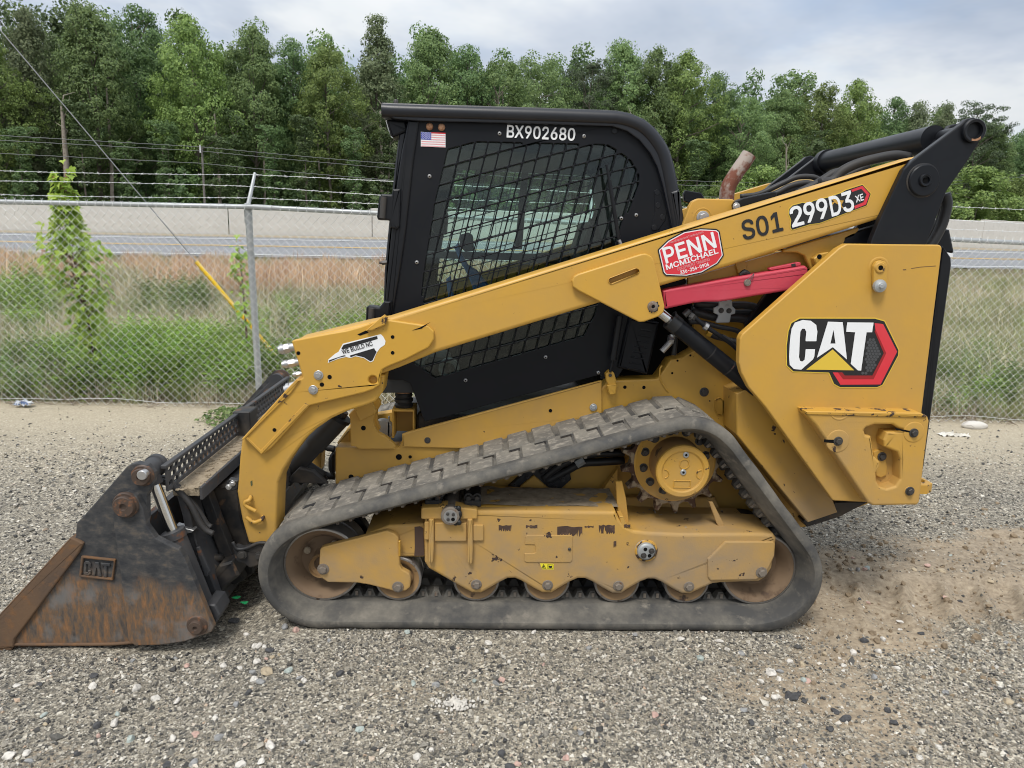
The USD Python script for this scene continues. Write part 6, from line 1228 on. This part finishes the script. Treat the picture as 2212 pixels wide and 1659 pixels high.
# top of the machine behind the cab: bracket, exhaust, hoses
TB = part('cab_bracket', plate(rounded(xz('6', .42, (372, 760), (418, 628), (435, 600), (465, 586), (650, 590), (668, 605), (670, 700), (640, 800), (380, 900)), .006), .40, .43, .005, steps=2), yellow_clean, LO)
part('bracket_recess', lathe([(.034, .4005), (.036, .3985), (.040, .3985), (.042, .401)], onY('6', 497, 686, .40)[[0, 2]], 30), yellow, TB); part('bracket_bolt', bolt(onY('6', 497, 686, .40)[[0, 2]], .398, .019, .016), steel, TB)
part('hose_guard', plate(rounded(xz('6', .40, (650, 620), (662, 600), (700, 585), (860, 550), (878, 552), (880, 580), (655, 650)), .003), .37, .42, .004), black_gloss, LO); part('guard_bolt', bolt(onY('6', 677, 627, .37)[[0, 2]], .37, .011, .006), steel, LO)
part('far_bracket', plate(rounded(xz('6', 1.45, (395, 560), (405, 540), (490, 555), (520, 600), (430, 610), (400, 600)), .004), 1.45, 1.48, .004), black_gloss, LO)
EXm = worn('exhaust_rust', (.36, .30, .26), (.17, .055, .03), (.24, .13, .09), rough=.75, chip=(.44, .56), chip_scale=13, dirt_amount=(.4, .7, .7), bump=.3)
ex = smooth_path([onY('6', x, y, .80) for x, y in ((622, 640), (626, 560), (640, 510), (680, 445), (722, 385), (745, 350))], 6)
part('exhaust_pipe', [tube(ex, .036, 18, caps=False), tube(ex[-10:][::-1], .032, 18, caps=False)], EXm, LO, smooth=True); part('exhaust_void', tube(ex[:-6], .031, 12), void, LO)
for pts, r_, Y in (([(1600, 365), (1520, 355), (1420, 372), (1320, 400), (1240, 440), (1190, 490), (1120, 500)], .021, .42), ([(1240, 440), (1195, 452), (1150, 480), (1100, 510), (1000, 560)], .019, .45), ([(1130, 490), (1080, 470), (1000, 472), (920, 505), (800, 560), (700, 575)], .012, .50), ([(1100, 510), (1040, 502), (960, 520), (880, 560), (760, 590)], .013, .48), ([(1110, 520), (1000, 500), (900, 530), (820, 570)], .010, .58), ([(1380, 410), (1250, 470), (1150, 500)], .016, .52)):
    hose('top_hose', '6', pts, r_, Y)
hose('top_hose', '6', [(1120, 505), (1050, 490), (990, 495), (900, 535), (800, 575)], .0108, .56, mat('hose_tan', (.48, .33, .13), .6))
hose('rear_hose', '6', [(1790, 560), (1800, 620), (1775, 720), (1735, 800), (1700, 850)], .022, .30); hose('rear_hose', '6', [(1780, 580), (1770, 680), (1720, 780), (1690, 840)], .016, .36)

# ---------------------------------------------------------------- quick coupler and what lies behind the arm's nose
CP = thing('quick_coupler', parent=LO)
part('coupler_plate', plate(rounded(xz('C', .30, (760, 590), (880, 565), (1010, 920), (1200, 1390), (1290, 1590), (1190, 1650), (1110, 1620), (1050, 1400), (860, 860)), .004), .28, .33, .006, steps=2), dirty_black, CP)
part('coupler_face', plate(rounded(xz('C', .36, (900, 640), (1010, 590), (1210, 560), (1240, 900), (1330, 1200), (1360, 1560), (1250, 1640)), .004), .36, .90, .01), dirty_black, CP)
part('coupler_plate', mirror(plate(rounded(xz('C', .30, (760, 590), (880, 565), (1010, 920), (1200, 1390), (1290, 1590), (1190, 1650), (1110, 1620), (1050, 1400), (860, 860)), .004), .28, .33, .006)), dirty_black, CP)
part('top_bar', plate(rounded(xz('C', .30, (755, 560), (770, 545), (878, 562), (885, 580), (770, 600)), .002), .30, .66, .004), black_gloss, CP)
part('lever_arm', plate(rounded(xz('C', .24, (1085, 545), (1110, 515), (1210, 535), (1210, 625), (1130, 650), (1085, 600)), .006), .24, .27, .004), dirty_black, CP)
for q in ((1150, 562), (1108, 600)): part('lever_bolt', bolt(onY('C', *q, .24)[[0, 2]], .24, .009, .007), steel, CP)
HP = rounded(xz('C', .20, (1150, 1230), (1250, 1270), (1420, 1215), (1500, 1215), (1540, 1250), (1530, 1330), (1440, 1440), (1350, 1470), (1280, 1420), (1200, 1400)), .01)
part('hinge_plate', plate(HP, .185, .23, .006, steps=2), dirty_black, CP)
for q, r_ in (((1255, 1338), .020), ((1435, 1352), .017)): part('hinge_pin', lathe([(0, .170), (r_*.6, .170), (r_*.7, .176), (r_, .176), (r_*1.05, .186)], onY('C', *q, .18)[[0, 2]], 22), darkbolt, CP)
part('hinge_lip', tube([onY('C', x, y, .182) for x, y in ((1150, 1200), (1200, 1275), (1300, 1268), (1420, 1215), (1510, 1212), (1545, 1245))], .008, 8, bend=4), dirty_black, CP, smooth=True)
part('cross_shaft', tube([onY('C', 860, 1560, .20), onY('C', 1000, 1480, .45), onY('C', 1150, 1420, .9)], .055, 16), dirty_black, CP, smooth=True)
TC = thing('tilt_cylinder', parent=LO)
part('barrel', cyl(onY('F', 745, 770, .50), onY('F', 430, 1110, .50), .052, 24), hose_rubber, TC, smooth=40); part('rod_end', cyl(onY('F', 800, 690, .50), onY('F', 745, 770, .50), .026, 16), dirty_black, TC, smooth=40)
part('lower_barrel', cyl(onY('F', 430, 1110, .50), onY('F', 60, 1540, .50), .046, 20), hose_rubber, TC, smooth=40)
part('port_collar', cyl(onY('F', 765, 745, .50), onY('F', 738, 785, .50), .056, 24), black_gloss, TC, smooth=40)
hose('nose_hose', 'F', [(430, 1040), (520, 1110), (600, 1145), (690, 1165)], .016, .62); hose('nose_hose', 'F', [(560, 1480), (620, 1500), (690, 1500)], .017, .62); hose('nose_hose', 'F', [(250, 1290), (420, 1410), (560, 1500)], .022, .55)
part('front_bumper', plate(rounded(xz('F', .60, (650, 1200), (690, 1190), (690, 1480), (650, 1480), (615, 1400), (615, 1280)), .01), .58, 1.46, .01), hose_rubber, LO)
part('front_hood', plate(rounded(xz('F', .56, (700, 1110), (745, 1050), (830, 940), (890, 900), (890, 1110)), .006), .56, 1.48, .01), yellow, LO)
for pts, Y in (([(0, 1480), (200, 1340), (400, 1430), (560, 1580)], .55), ([(0, 1560), (150, 1420), (320, 1560)], .50)): hose('nose_hose', 'F', pts, .028, Y, dirty_black)
for p, Y in (([(60, 1580), (240, 1400), (420, 1440), (600, 1600)], .42), ([(150, 1340), (260, 1230), (360, 1300), (300, 1500)], .75)):
    part('nose_plate', plate(xz('F', Y, *p), Y, Y+.03, .004), dirty_black, LO)

# ---------------------------------------------------------------- four-in-one bucket
BK = thing('bucket', parent=LO); BC = 1.0
mb = lambda m: mirror(m, BC)
def X1(Y, *p): return xz('1', Y, *p)
steelb = worn('bucket_dark_steel', (.030, .032, .036), (.13, .055, .025), (.085, .075, .068), rough=.5, chip=(.60, .66), chip_scale=12, dirt_scale=5, dirt_amount=(.40, .72, .55), bump=.35, bump_scale=120)
def rusty(name, split, dark=(.027, .029, .033)):
    """Dark paint above, worn to rust below a ragged line"""
    return usdkit.material(stage, L(name), {'tc': ('texture_coordinate', {}), 'sp': ('separate_xyz', {}), 'n0': ('noise_texture', {'scale': 5., 'detail': 6, 'roughness': .65}), 'a': ('math', {'math_type': 'multiply_add', 'value2': .30, 'value3': -.15}),
        's': ('math', {'math_type': 'add'}), 'mr': ('map_range', {'range_type': 'smoothstep', 'from_min': split-.05, 'from_max': split+.05, 'to_min': 1., 'to_max': 0., 'clamp': True}),
        'mp': ('mapping', {'scale': (34., 20., 10.)}), 'n1': ('noise_texture', {'scale': 1.5, 'detail': 8, 'roughness': .7}), 'r1': ('rgb_ramp', {'ramp': [(.30, (.045, .040, .038)), (.43, (.095, .075, .060)), (.52, (.140, .088, .052)), (.62, (.205, .105, .050)), (.75, (.28, .155, .075))]}),
        'n2': ('noise_texture', {'scale': 8., 'detail': 7, 'roughness': .65}), 'mp2': ('mapping', {'scale': (2.2, 1., 4.)}), 'r2': ('rgb_ramp', {'ramp': [(.36, dark), (.53, (.050, .050, .051)), (.64, (.088, .078, .068)), (.74, (.13, .092, .062)), (.84, (.21, .14, .085))]}),
        'n4': ('noise_texture', {'scale': 10., 'detail': 5, 'roughness': .6}), 'gr': ('rgb_ramp', {'ramp': [(.50, (0, 0, 0)), (.66, (.75, .75, .75))]}), 'mg': ('mix', {'color2': (.15, .145, .14)}), 'm': ('mix', {}),
        'b': ('bump', {'strength': .5, 'distance': .003}), 'p': ('principled_bsdf', {'roughness': .58, 'specular_ior_level': .35})},
        [('tc.object', 'sp.vector'), ('tc.object', 'n0.vector'), ('tc.object', 'mp.vector'), ('mp.vector', 'n1.vector'), ('tc.object', 'mp2.vector'), ('mp2.vector', 'n2.vector'), ('tc.object', 'n4.vector'), ('n4.fac', 'gr.fac'), ('gr.color', 'mg.fac'), ('n1.fac', 'r1.fac'), ('n2.fac', 'r2.fac'), ('r1.color', 'mg.color1'),
         ('n0.fac', 'a.value1'), ('sp.z', 's.value1'), ('a.value', 's.value2'), ('s.value', 'mr.value'), ('mr.result', 'm.fac'), ('r2.color', 'm.color1'), ('mg.color', 'm.color2'), ('m.color', 'p.base_color'), ('n1.fac', 'b.height'), ('b.normal', 'p.normal')], surface='p.BSDF')
zs = onY('1', 700, 1210, -.03)[2]
clam_m, cheek_m = rusty('bucket_side_rust', zs), rusty('bucket_cheek_rust', zs-.02)
clam = rounded(X1(-.02, (-150, 1585), (370, 1015), (412, 985), (412, 955), (418, 910), (450, 880), (690, 605), (718, 590), (745, 586), (800, 598), (838, 640), (834, 700), (800, 765), (802, 895), (770, 1000), (760, 1300), (722, 1562), (600, 1572), (90, 1578), (-120, 1600)), .004)
CL = part('side_plate', plate(clam, -.02, .012, .004, steps=2), clam_m, BK); part('side_plate', mb(plate(clam, -.02, .012, .004)), clam_m, BK)
sc_ = rounded(X1(-.03, (-170, 1590), (385, 988), (440, 1012), (455, 1022), (430, 1075), (80, 1545), (74, 1588), (-120, 1606)), .003)
part('side_cutter', plate(sc_, -.034, .02, .006, steps=3), rust, BK, label='rust brown side cutting edge'); part('side_cutter', mb(plate(sc_, -.034, .02, .006)), rust, BK)
part('cutting_edge', plate(rounded(X1(-.03, (-170, 1592), (70, 1586), (60, 1606), (-20, 1612), (-170, 1618)), .002), -.03, 2.03, .004), rust, BK)
part('bottom_bead', tube([onY('1', *p, -.022) for p in ((75, 1572), (300, 1572), (600, 1570), (722, 1560))], .007, 8, bend=3), rust, BK, smooth=True)
part('bucket_floor', plate(rounded(X1(0., (-150, 1588), (720, 1556), (720, 1572), (-150, 1602)), .001), .0, 2.0, 0), rust, BK)
part('clam_back', plate(X1(.0, (745, 900), (780, 905), (772, 950), (765, 1000), (748, 1300), (715, 1560), (690, 1555), (715, 1300), (735, 1000)), .012, 1.988, 0), steelb, BK)
ck = rounded(X1(-.045, (618, 880), (622, 800), (648, 757), (695, 743), (748, 762), (788, 840), (804, 925), (852, 990), (915, 1022), (978, 1052), (1008, 1095), (1060, 1220), (1165, 1475), (1152, 1502), (1010, 1552), (880, 1572), (738, 1575), (704, 1552), (660, 1180)), .006)
CK = part('cheek_plate', plate(ck, -.052, -.022, .005, steps=2), cheek_m, BK); part('cheek_plate', mb(plate(ck, -.052, -.022, .005)), cheek_m, BK)
def boss(c, radii, Y, name='hinge_pin', m=rustbolt):
    q = onY('1', *c, Y)[[0, 2]]; r = [pxm('1', Y, x) for x in radii]
    g = [lathe([(0, Y-.022), (r[2]*.25, Y-.022), (r[2]*.35, Y-.030), (r[2]*.92, Y-.030), (r[2], Y-.024), (r[2], Y-.012), (r[1], Y-.012), (r[1]*1.05, Y-.006), (r[0], Y-.004), (r[0]*1.02, Y+.004)], q, 36)]
    part(name, g, m, BK, smooth=30); part(name, [mb(x) for x in g], m, BK, smooth=30)
pinm = worn('pin_rusty_steel', (.075, .052, .040), (.22, .10, .05), (.16, .11, .08), rough=.5, metal=.3, chip=(.55, .66), chip_scale=30)
boss((688, 812), (74, 70, 60), -.048, m=pinm); boss((1076, 1466), (62, 56, 40), -.048, m=pinm); boss((778, 652), (62, 56, 48), -.018, m=pinm)
part('pin_end', lathe([(0, -.058), (.017, -.058), (.0195, -.055), (.0195, -.03)], onY('1', 775, 650, -.05)[[0, 2]], 24), steel, BK)
for f_ in (lambda m: m, mb):
    q = onY('1', 800, 632, .03)[[0, 2]]
    part('pin_sleeve', f_(lathe([(.0, .012), (.038, .012), (.040, .014), (.040, .10), (.046, .102), (.046, .125), (.0, .127)], q, 32)), steelb, BK)
CT = part('cast_badge', plate(rounded(X1(-.03, (440, 1092), (628, 1112), (612, 1226), (428, 1206)), .003).difference(rounded(X1(-.03, (452, 1104), (618, 1121), (604, 1214), (441, 1197)), .002)), -.030, -.018, .003, steps=2), rust, BK)
bq = lambda u, v: onY('1', 456+142*u+(1-v)*0+v*2, 1192+14*u-74*v, -.024)[[0, 2]]
for nm, pts in (('letter_c', [(.0, .12), (.06, 0), (.20, 0), (.27, .12), (.27, .36), (.17, .36), (.17, .20), (.10, .20), (.10, .80), (.17, .80), (.17, .64), (.27, .64), (.27, .88), (.20, 1), (.06, 1), (.0, .88)]),
                ('letter_a', [(.32, 0), (.43, 1), (.57, 1), (.68, 0), (.565, 0), (.53, .42), (.50, .62), (.47, .42), (.435, 0)]), ('letter_t', [(.66, 1), (1.0, 1), (1.0, .80), (.885, .80), (.885, 0), (.775, 0), (.775, .80), (.66, .80)])):
    part(nm, plate([bq(*p) for p in pts], -.0275, -.018, .0015), clam_m, CT, smooth=False)
# bucket cylinder with its shiny rod
for f_ in (lambda m: m, mb):
    a, b, c_ = onY('1', 838, 690, .05), onY('1', 945, 968, .05), onY('1', 1130, 1420, .05); u = (c_-b)/np.linalg.norm(c_-b)
    part('cylinder_rod', f_(cyl(a-u*.02, b+u*.03, .0235, 24)), chrome, BK, smooth=40)
    part('cylinder_barrel', f_(trimesh.util.concatenate([cyl(b, c_, .044, 28), cyl(b-u*.012, b+u*.02, .048, 28)])), steelb, BK, smooth=40)
    part('rod_eye', f_(cyl(a-u*.06, a+u*.008, .034, 20)), steelb, BK, smooth=40)
    part('cylinder_guard', f_(plate(rounded(X1(.06, (1045, 1070), (1062, 1065), (1122, 1200), (1108, 1228), (1095, 1225), (1060, 1120)), .003), .10, .115, .002)), steelb, BK)
    part('lower_lug', f_(plate(rounded(X1(.02, (1120, 1340), (1180, 1345), (1208, 1400), (1190, 1440), (1150, 1450)), .008), .0, .12, .006)), steelb, BK)
# blade behind the clam, its perforated guard and ledge
bl = rounded(X1(.06, (905, 775), (935, 770), (985, 900), (1030, 1100), (1100, 1250), (1165, 1430), (1130, 1450), (1060, 1290), (985, 1110), (945, 920)), .004)
part('blade', plate(bl, .15, 1.97, .003), steelb, BK)
gx = onY('1', 893, 660, .05); gz0, gz1 = onY('1', 900, 745, .05)[2], onY('1', 890, 615, .05)[2]
part('guard_lip', boxm(gx[0]-.012, gx[0]+.012, .05, 1.95, gz1-.002, gz1+.012, .002), steelb, BK)
def guard(y0, y1):
    g = sbox(y0, gz0, y1, gz1); hs = []
    hh = (gz1-gz0)/2.9
    for j in range(3):
        for i in range(int((y1-y0)/.052)):
            c = (y0+.03+.052*i+(.026 if j % 2 else 0), gz0+.012+hh*.45+j*hh*.93)
            if c[0] < y1-.02: hs.append(sbox(c[0]-.0185, c[1]-hh*.33, c[0]+.0185, c[1]+hh*.33).buffer(-.008).buffer(.008, quad_segs=3))
    m = plate(g.difference(unary_union(hs)), 0, .008, 0); v = m.vertices.copy(); m.vertices = np.stack([gx[0]+v[:, 1], v[:, 0], v[:, 2]], 1); m.faces = m.faces[:, ::-1]; return m
part('perforated_guard', guard(.06, .98), steelb, BK, smooth=False); part('perforated_guard', guard(1.02, 1.94), steelb, BK, smooth=False)
part('guard_post', boxm(gx[0]-.02, gx[0]+.07, .93, 1.06, gz0-.04, gz1+.02, .004), dirty_black, BK)
part('ledge', boxm(gx[0]-.005, gx[0]+.105, .13, 1.96, gz0-.045, gz0-.008, .004), caked, BK, label='ledge along the blade, caked with dry soil')
part('ledge_edge', boxm(gx[0]+.105, gx[0]+.118, .13, 1.96, gz0-.06, gz0-.004, .002), steelb, BK)
part('soil_lumps', [trimesh.Trimesh(*(lambda o: (o.vertices*RNG.uniform(.5, 1.2, 3)*s*[1, 1, .5]+[gx[0]+RNG.uniform(.01, .11), RNG.uniform(.1, 1.4), gz0-.006], o.faces))(trimesh.creation.icosphere(0)), process=False) for s in RNG.uniform(.004, .013, 130)], caked, BK, smooth=False, kind='stuff')
for f_ in (lambda m: m,):
    ear = rounded(X1(1.97, (1400, 300), (1370, 240), (1480, 130), (1510, 82), (1545, 82), (1572, 105), (1565, 140), (1510, 200), (1520, 290), (1440, 330)), .006)
    part('far_ear', plate(ear, 1.97, 2.0, .003), steelb, BK)
for q in ((1528, 122), (1470, 222)):
    part('far_pin', lathe([(0, 1.93), (.030, 1.93), (.036, 1.937), (.036, 1.96), (.052, 1.962), (.052, 1.975)], onY('1', *q, 1.95)[[0, 2]], 26), pinm, BK)
hose('bucket_hose', 'C', [(345, 530), (440, 560), (560, 640), (690, 790), (790, 980), (860, 1070), (940, 1110)], .0125, .12, par=BK); hose('bucket_hose', 'C', [(350, 490), (470, 530), (600, 640), (720, 780), (820, 930), (870, 1010), (915, 1040)], .0125, .15, par=BK)
part('step_plate', plate(rounded(xz('C', .14, (530, 1015), (740, 1065), (715, 1090), (660, 1100), (540, 1045)), .002), .13, .17, .002), steel, BK)
part('lower_tube', tube([onY('C', 800, 1410, .25), onY('C', 900, 1380, .25), onY('C', 1040, 1370, .28)], .017, 10, bend=4), dirty_black, BK, smooth=True)
part('coupler_sill', plate(rounded(X1(.22, (1110, 1270), (1200, 1130), (1270, 1110), (1310, 1190), (1235, 1250), (1200, 1340)), .006), .2, 1.8, .01), dirty_black, BK)
tag(LO, 'yellow and black tracked loader with a rusty four-in-one bucket, parked on gravel before the fence', 'track loader')
# ================================================================== STONES, LITTER, SMALL THINGS
r = np.random.default_rng(99)
OCT = np.array([(1, 0, 0), (-1, 0, 0), (0, 1, 0), (0, -1, 0), (0, 0, 1), (0, 0, -1)], float); OF = np.array([(0, 2, 4), (2, 1, 4), (1, 3, 4), (3, 0, 4), (2, 0, 5), (1, 2, 5), (3, 1, 5), (0, 3, 5)])
def scatter(n, size, ylo, yhi, keep):
    d = r.uniform(ylo, yhi, n); x = r.uniform(-.78, .80, n)*(d-CAM[1]+.25); y = d
    k = r.uniform(size=n) < keep(x, y); return x[k], y[k], size(int(k.sum()))
def pebbles(x, y, s):
    n = len(x); q = r.normal(size=(n, 3, 3)); q, _ = np.linalg.qr(q); j = OCT[None]*(1+r.uniform(-.3, .3, (n, 6, 1))) + r.uniform(-.28, .28, (n, 6, 3))
    v = np.einsum('nij,nkj->nki', q, j*(r.uniform(.55, 1.25, (n, 1, 3)))); v = v*s[:, None, None]*[1, 1, .72]
    z = lot_z(x, y); v = v + np.stack([x, y, z + s*.30], -1)[:, None]
    return T(v.reshape(-1, 3), (OF[None]+6*np.arange(n)[:, None, None]).reshape(-1, 3))
under = lambda x, y: ((x > -.92) & (x < 1.42) & (y > -.01) & (y < .47)) | ((x < -.62) & (x > -1.75) & (y > -.06) & (y < 2.05))
def keep(x, y):
    p = np.stack([x*2.2, y*2.2, 0*x], -1); return np.where(under(x, y), 0, (1-.80*soilmask(x, y))*np.where((x > 1.5) & (y > .0) & (y < .52), .25, 1)*np.clip(.35+1.1*(meshkit.fbm(p, 3, 4)-.25), .2, 1)*np.clip((y+3.1)*1.0, .45, 1))
stone_mat = usdkit.material(stage, L('gravel_stone'), {'random_tone': ('attribute', {'attribute': 'tone'}), 'r': ('rgb_ramp', {'ramp': [(0, (0.048, 0.047, 0.046)), (.16, (0.087, 0.084, 0.078)), (.34, (0.160, 0.151, 0.131)), (.54, (0.257, 0.236, 0.197)), (.72, (0.373, 0.342, 0.284)), (.87, (0.523, 0.487, 0.417)), (.96, (0.640, 0.605, 0.532)), (1, (0.426, 0.312, 0.222))]}),
    'tc': ('texture_coordinate', {}), 'n': ('noise_texture', {'scale': 220., 'detail': 4, 'roughness': .7}), 'nr': ('rgb_ramp', {'ramp': [(.3, (.7, .7, .7)), (.7, (1.2, 1.2, 1.2))]}), 'm': ('mix', {'mix_type': 'multiply', 'fac': 1.}), 'p': ('principled_bsdf', {'roughness': .85, 'specular_ior_level': .3})},
    [('random_tone.fac', 'r.fac'), ('tc.object', 'n.vector'), ('n.fac', 'nr.fac'), ('r.color', 'm.color1'), ('nr.color', 'm.color2'), ('m.color', 'p.base_color')], surface='p.BSDF')
near = scatter(205000, lambda n: r.lognormal(math.log(.0041), .42, n), -1.75, 1.0, keep)
mid = scatter(46000, lambda n: r.lognormal(math.log(.0072), .34, n), 1.0, 3.75, lambda x, y: keep(x, y)*.8*np.clip((3.4-y)/1.4, .12, 1))
part('gravel', [pebbles(*near), pebbles(*mid)], stone_mat, smooth=False, label='loose grey, white and tan gravel spread over the lot', cat='gravel', kind='stuff')
# the larger stones, one by one
ONE = [('light_stone', (.56, .53, .48)), ('tan_stone', (.40, .33, .23)), ('grey_stone', (.26, .26, .255)), ('dark_stone', (.07, .07, .072)), ('pink_stone', (.46, .31, .26)), ('green_grey_stone', (.34, .38, .35))]
SM = [worn(n_, c_, tuple(.6*v for v in c_), tuple(min(.8, 1.25*v) for v in c_), rough=.85, chip=(.5, .68), chip_scale=60, dirt_scale=20, dirt_amount=(.4, .7, .6), bump=.5, bump_scale=220, spec=.3) for n_, c_ in ONE]
def stone(x, y, s, m, k):
    q = np.random.default_rng(k); o = trimesh.creation.icosphere(1); v = o.vertices*(1+q.uniform(-.17, .17, (len(o.vertices), 1)))*q.uniform(.55, 1.15, 3)*[1, .85, .62]
    for _ in range(3):                                            # flat broken faces
        nn = q.normal(size=3); nn /= np.linalg.norm(nn); h = v@nn; lim = .62*h.max(); v = v-np.clip(h-lim, 0, None)[:, None]*nn
    a = q.uniform(0, 6.28); R = np.array([[math.cos(a), -math.sin(a), 0], [math.sin(a), math.cos(a), 0], [0, 0, 1]])
    part('stone', T(v@R.T*s+[x, y, float(lot_z(np.array([x]), np.array([y]))[0])+s*.26], o.faces), SM[m], ground, smooth=False)
PICK = [('4', 0, 0)]
spots = [(397, 368, .024, 0), (585, 375, .024, 0), (670, 413, .021, 0), (1160, 380, .027, 1), (1255, 372, .024, 5), (1120, 330, .022, 0), (1105, 410, .024, 0), (1135, 420, .02, 2), (765, 430, .019, 0), (490, 523, .022, 0), (745, 598, .022, 0), (560, 593, .020, 5), (415, 530, .02, 3), (30, 655, .027, 0),
         (105, 650, .019, 0), (1178, 712, .026, 0), (955, 662, .019, 2), (640, 600, .017, 0), (1030, 515, .018, 2), (1185, 318, .014, 1), (1215, 305, .012, 1), (1015, 100, .024, 3), (1290, 203, .018, 4), (1240, 190, .02, 2), (1072, 176, .018, 0), (1125, 250, .018, 0), (1150, 265, .018, 0), (972, 295, .018, 0), (1175, 285, .02, 3), (1110, 245, .016, 0),
         (2120, 287, .015, 0), (2185, 418, .018, 4), (2160, 430, .016, 2), (1895, 445, .020, 2), (1040, 790, .020, 0), (20, 790, .018, 0), (540, 770, .016, 0), (180, 490, .016, 5), (65, 365, .015, 0), (1310, 435, .014, 3), (420, 575, .014, 4), (1080, 465, .016, 3), (840, 760, .018, 2), (330, 650, .016, 3)]
def gpt(cx, cy, ox, oy, sc): 
    d = CW + (((ox+cx*sc)*2212/4032)-1106)/F*CR - (((oy+cy*sc)*2212/4032)-829.5)/F*CU; return CAM+d*(-CAM[2]/d[2])
for k, (cx, cy, s, m) in enumerate(spots): p = gpt(cx, cy, 0, 2300, 2000/2212); stone(p[0], p[1], s, m, k)
spots2 = [(1125, 490, .024, 0), (1165, 488, .020, 2), (1140, 595, .026, 0), (1160, 590, .018, 0), (1285, 530, .018, 4), (1268, 528, .014, 5), (1215, 600, .030, 3), (1245, 580, .018, 3), (1200, 575, .016, 3), (345, 380, .020, 2), (905, 357, .018, 0), (940, 388, .016, 0), (825, 430, .018, 5), (1480, 410, .022, 0), (1465, 432, .018, 1), (1605, 350, .020, 0), (1420, 425, .014, 0), (1205, 440, .018, 0),
          (1085, 527, .014, 0), (1110, 585, .014, 0), (1845, 810, .014, 0), (2150, 610, .020, 1), (2110, 545, .013, 0), (1400, 655, .02, 3), (1450, 690, .024, 3), (1380, 730, .02, 3), (200, 515, .015, 0), (375, 785, .012, 3), (110, 325, .015, 0), (1530, 45, .02, 4), (1495, 75, .02, 2), (1680, 300, .014, 0), (2135, 360, .013, 2), (2190, 625, .014, 0), (1330, 35, .016, 2), (1740, 60, .018, 1), (2070, 105, .018, 1), (1860, 55, .022, 1), (1160, 513, .014, 0), (2095, 460, .014, 0), (1110, 850, .012, 0)]
for k, (cx, cy, s, m) in enumerate(spots2): p = gpt(cx, cy, 2000, 2200, 2032/2212); stone(p[0], p[1], s, m, 100+k)
k = 200
while k < 345:
    x, y = r.uniform(-2.2, 2.6), r.uniform(-1.62, .9)
    if under(np.array(x), np.array(y)) or abs(x) > .74*(y+2.8056): continue
    stone(x, y, r.uniform(.010, .020), r.choice([0, 0, 0, 1, 2, 2, 3, 3, 4, 5]), k); k += 1
# clods turned up by the track
clods = []
for _ in range(1300):
    x, y = r.uniform(1.25, 3.6), r.normal(.45, .55)
    if under(np.array(x), np.array(y)): continue
    o = trimesh.creation.icosphere(0); s = min(.022, r.lognormal(math.log(.0065), .5)); clods.append(T(o.vertices*(1+r.uniform(-.3, .3, (12, 1)))*r.uniform(.6, 1.2, 3)*s+[x, y, float(lot_z(np.array([x]), np.array([y]))[0])+s*.2], o.faces))
part('soil_clods', clods, soil('clod_soil', (.16, .12, .08), (.26, .20, .135), (.36, .29, .205), 30), smooth=False, label='loose clods of sandy soil turned up behind the track', cat='clods', kind='stuff')
# litter
plast = worn('litter_plastic', (.66, .68, .72), (.15, .22, .40), (.5, .5, .5), rough=.35, chip=(.56, .6), chip_scale=30)
def crumple(c, sx, sy, sz, seed):
    q = np.random.default_rng(seed); g = grid_mesh(np.linspace(-1, 1, 14), np.linspace(-1, 1, 9), lambda X, Y: q.uniform(-.2, 1, X.shape)*(1-.5*X*X)*(1-.4*Y*Y))
    g.vertices = g.vertices*[sx, sy, sz]+q.normal(0, .006, g.vertices.shape)+c; return g
p = onZ('1', 130, 268, .02); tag(part('plastic_litter', crumple(p, .07, .04, .06, 1), plast, smooth=40), 'crumpled white and blue plastic wrapper lying at the foot of the fence on the left', 'litter')
p = onZ('I', 0, 0, 0); p = gpt(320, 445, 3600, 1500, 432/896); tag(part('paper_litter', crumple(p+[0, 0, .004], .13, .05, .025, 2), worn('litter_paper', (.62, .60, .54), (.4, .36, .3), (.5, .46, .4), rough=.8), smooth=40), 'torn flattened white paper lying on the gravel right of the loader', 'litter')
p = gpt(500, 385, 3600, 1500, 432/896); o = trimesh.creation.icosphere(2); v = o.vertices*(1+.12*(meshkit.fbm(o.vertices*3, 3)[:, None]-.5)*2)*[.12, .06, .045]+p+[0, .02, .02]
tag(part('concrete_lump', T(v, o.faces), concrete, smooth=40), 'pale grey lump of concrete at the fence foot right of the loader', 'rubble')
gg = usdkit.material(stage, L('green_bottle_glass'), {'p': ('principled_bsdf', {'base_color': (.02, .25, .09), 'roughness': .1, 'specular_ior_level': .6})}, surface='p.BSDF')
for (cx, cy, s), lab in zip(((1030, 70, .030), (1068, 94, .022)), ('larger curved shard of green glass on the gravel between bucket and track', 'smaller shard of green glass on the gravel beside a dark stone')):
    p = gpt(cx, cy, 0, 2300, 2000/2212); q = np.random.default_rng(int(cx)); a = np.sort(q.uniform(0, 6.28, 7)); pl = Polygon([(s*q.uniform(.6, 1)*math.cos(t), s*.5*q.uniform(.6, 1)*math.sin(t)) for t in a]); m = plate(pl, 0, .004, 0); v = m.vertices; m.vertices = np.stack([v[:, 0]+p[0], v[:, 2]+p[1], .012+v[:, 1]+8*v[:, 0]**2], 1)
    tag(part('glass_shard', m, gg, smooth=False), lab, 'glass shard')
pile = [T(trimesh.creation.icosphere(0).vertices*r.uniform(.5, 1.1, 3)*s+[*(gpt(1985, 525, 0, 2300, 2000/2212)[:2]+r.normal(0, [.035, .022])), .006], trimesh.creation.icosphere(0).faces) for s in r.uniform(.003, .008, 160)]
part('chalky_patch', pile, SM[0], smooth=False, label='small whitish patch of crushed stone on the gravel in the foreground', cat='crushed stone', kind='stuff')
